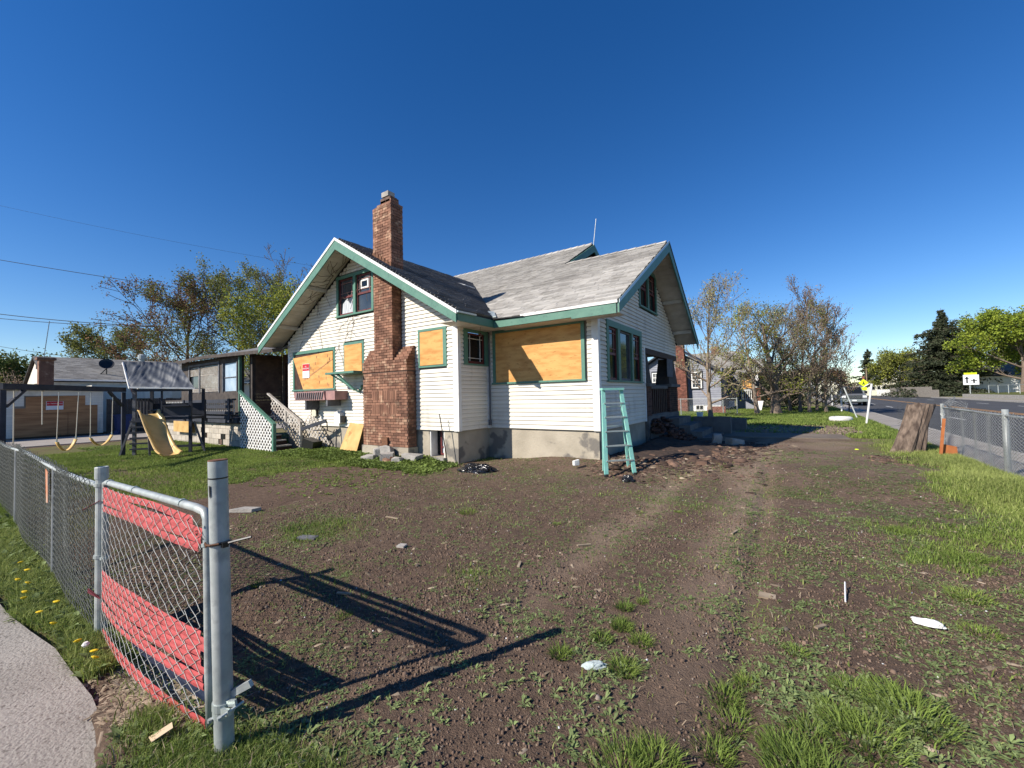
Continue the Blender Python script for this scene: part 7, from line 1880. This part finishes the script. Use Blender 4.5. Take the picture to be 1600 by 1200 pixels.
# loose chips, stones and straw on the soil
def chips(P, s, m, name, rg, flat=.35, el=1.8):
    n = len(P); x, y = P[:, 0], P[:, 1]; z = height(x, y)
    a = rg.uniform(0, np.pi, n); L = s*rg.uniform(.4, 1.5, n)*.5; D = np.stack([np.cos(a), np.sin(a), rg.normal(0,.15,n)], 1)*(L*el)[:, None]; E_ = np.stack([-np.sin(a), np.cos(a), rg.normal(0,.15,n)], 1)*L[:, None]
    Z = np.array([[0,0,1.]])*(L*flat)[:, None]*2; B = np.stack([x, y, z-.001], 1)
    k_ = rg.uniform(.5,1,(n,1))
    V = np.stack([B-D-E_, B+D-E_*k_, B+D*k_+E_, B-D*k_+E_, B+Z-D*.6-E_*.6, B+Z+D*.7-E_*.5, B+Z+D*.5+E_*.6, B+Z-D*.6+E_*.5], 1).reshape(-1,3)
    i = np.arange(n)[:, None]*8
    F = np.concatenate([i+np.array(q) for q in ([4,5,6,7],[0,1,5,4],[1,2,6,5],[2,3,7,6],[3,0,4,7])], 1).ravel()
    return link(name, np_mesh(name, V, F, 4, MT[m]), None, 'stuff')
def bare(x, y): return (1-.6*lawn_density(x, y))*np.clip((fbm(x, y, 2.2, 91)-.25)*1.8, .05, 1)
P = clear(scatter(50000, -6, 2.8, 1.0, 8.5, rg, bare)); chips(P, .0065, 'pebble', 'soil_crumbs', rg, .7, 1.2)
P = clear(scatter(120000, -6, 2.8, .9, 6.0, rg, lambda x, y: bare(x, y)*.9)); chips(P, .010, 'clod', 'soil_clods', rg, .8, 1.2)
P = clear(scatter(4500, -7, 2.8, .9, 9.0, rg, bare)); chips(P, .02, 'clod', 'soil_clods', rg, .6, 1.2)
P = clear(scatter(2600, -7, 2.5, 1.0, 9.5, rg, bare)); chips(P, .022, 'straw', 'dry_chips', rg, .2, 2.6)
P = clear(scatter(3000, -5, 1.5, .6, 9.5, rg, lambda x, y: bare(x, y)*.35+0*x)); chips(P, .0085, 'plaster', 'pale_specks', rg, .4, 1.3)
P = clear(scatter(350, -6, 2.5, 1.2, 9, rg, bare)); chips(P, .022, 'pebble', 'soil_stones', rg, .6, 1.2)
def stalks(x, y): return blob(x, y, -3.25, .88, .55, .18, 1)+blob(x, y, -2.9, .75, .4, .12, .8)
P = scatter(9000, -4.2, -2.3, .5, 1.3, rg, stalks); chips(P, .011, 'straw', 'straw_litter', rg, .10, 7)
# bark chips, burnt timber by the ladder and steps
def deb(x, y): return blob(x, y, -2.2, 10.6, 1.15, 2.1, 1)+blob(x, y, -2.9, 8.9, .6, 1.2, .9)+blob(x, y, -1.5, 12.6, .8, 1.0, .7)
P = clear(scatter(20000, -3.55, 0.2, 7.3, 14, rg, deb)); chips(P, .045, 'chip', 'burnt_debris', rg, .22, 2.4)
P = clear(scatter(1500, -3.55, 0.2, 7.3, 14, rg, deb)); chips(P, .06, 'straw', 'burnt_debris', rg, .15, 2.8)
P = clear(scatter(260, -3.55, -0.6, 7.8, 13, rg, deb)); chips(P, .11, 'chip', 'burnt_debris', rg, .4, 2.0)
def woodp(x, y): return blob(x, y, 2.0, 11.1, .65, .55, 1)
P = scatter(1500, 1.2, 2.8, 10.3, 12, rg, woodp); chips(P, .04, 'chip', 'rotten_wood_litter', rg, .3, 2.2)
P = scatter(9000, -3, 3, 15.5, 24, rg, lambda x, y: blob(x, y, .9, 18.2, 2.4, 2.0, 1)); chips(P, .03, 'straw', 'dry_leaf_litter', rg, .2, 1.8)
# debris mound by the corner
mv = []; mf = []; n1, n2 = 40, 26
for j in range(n2+1):
    for i_ in range(n1+1):
        x = -3.50+2.6*j/n2; y = 8.9+5.0*i_/n1
        e = max(0, min(1, j/n2*4+.35))*max(0, 1-j/n2)*math.sin(min(1, i_/n1*1.0)*math.pi)**.6
        mv.append((x, y, hz(x, y)-.05+e*.26+nz2.noise(Vector((x*3, y*3, 0)))*.05*e*3))
for j in range(n2):
    for i_ in range(n1): q = j*(n1+1)+i_; mf.append((q, q+n1+1, q+n1+2, q+1))
o = link('debris_mound', mesh_from('debris_mound', mv, mf, mat('dark debris soil', (.075,.05,.038), (.035,.026,.022), 9, .95, .8, 50), True)); o['kind'] = 'structure'
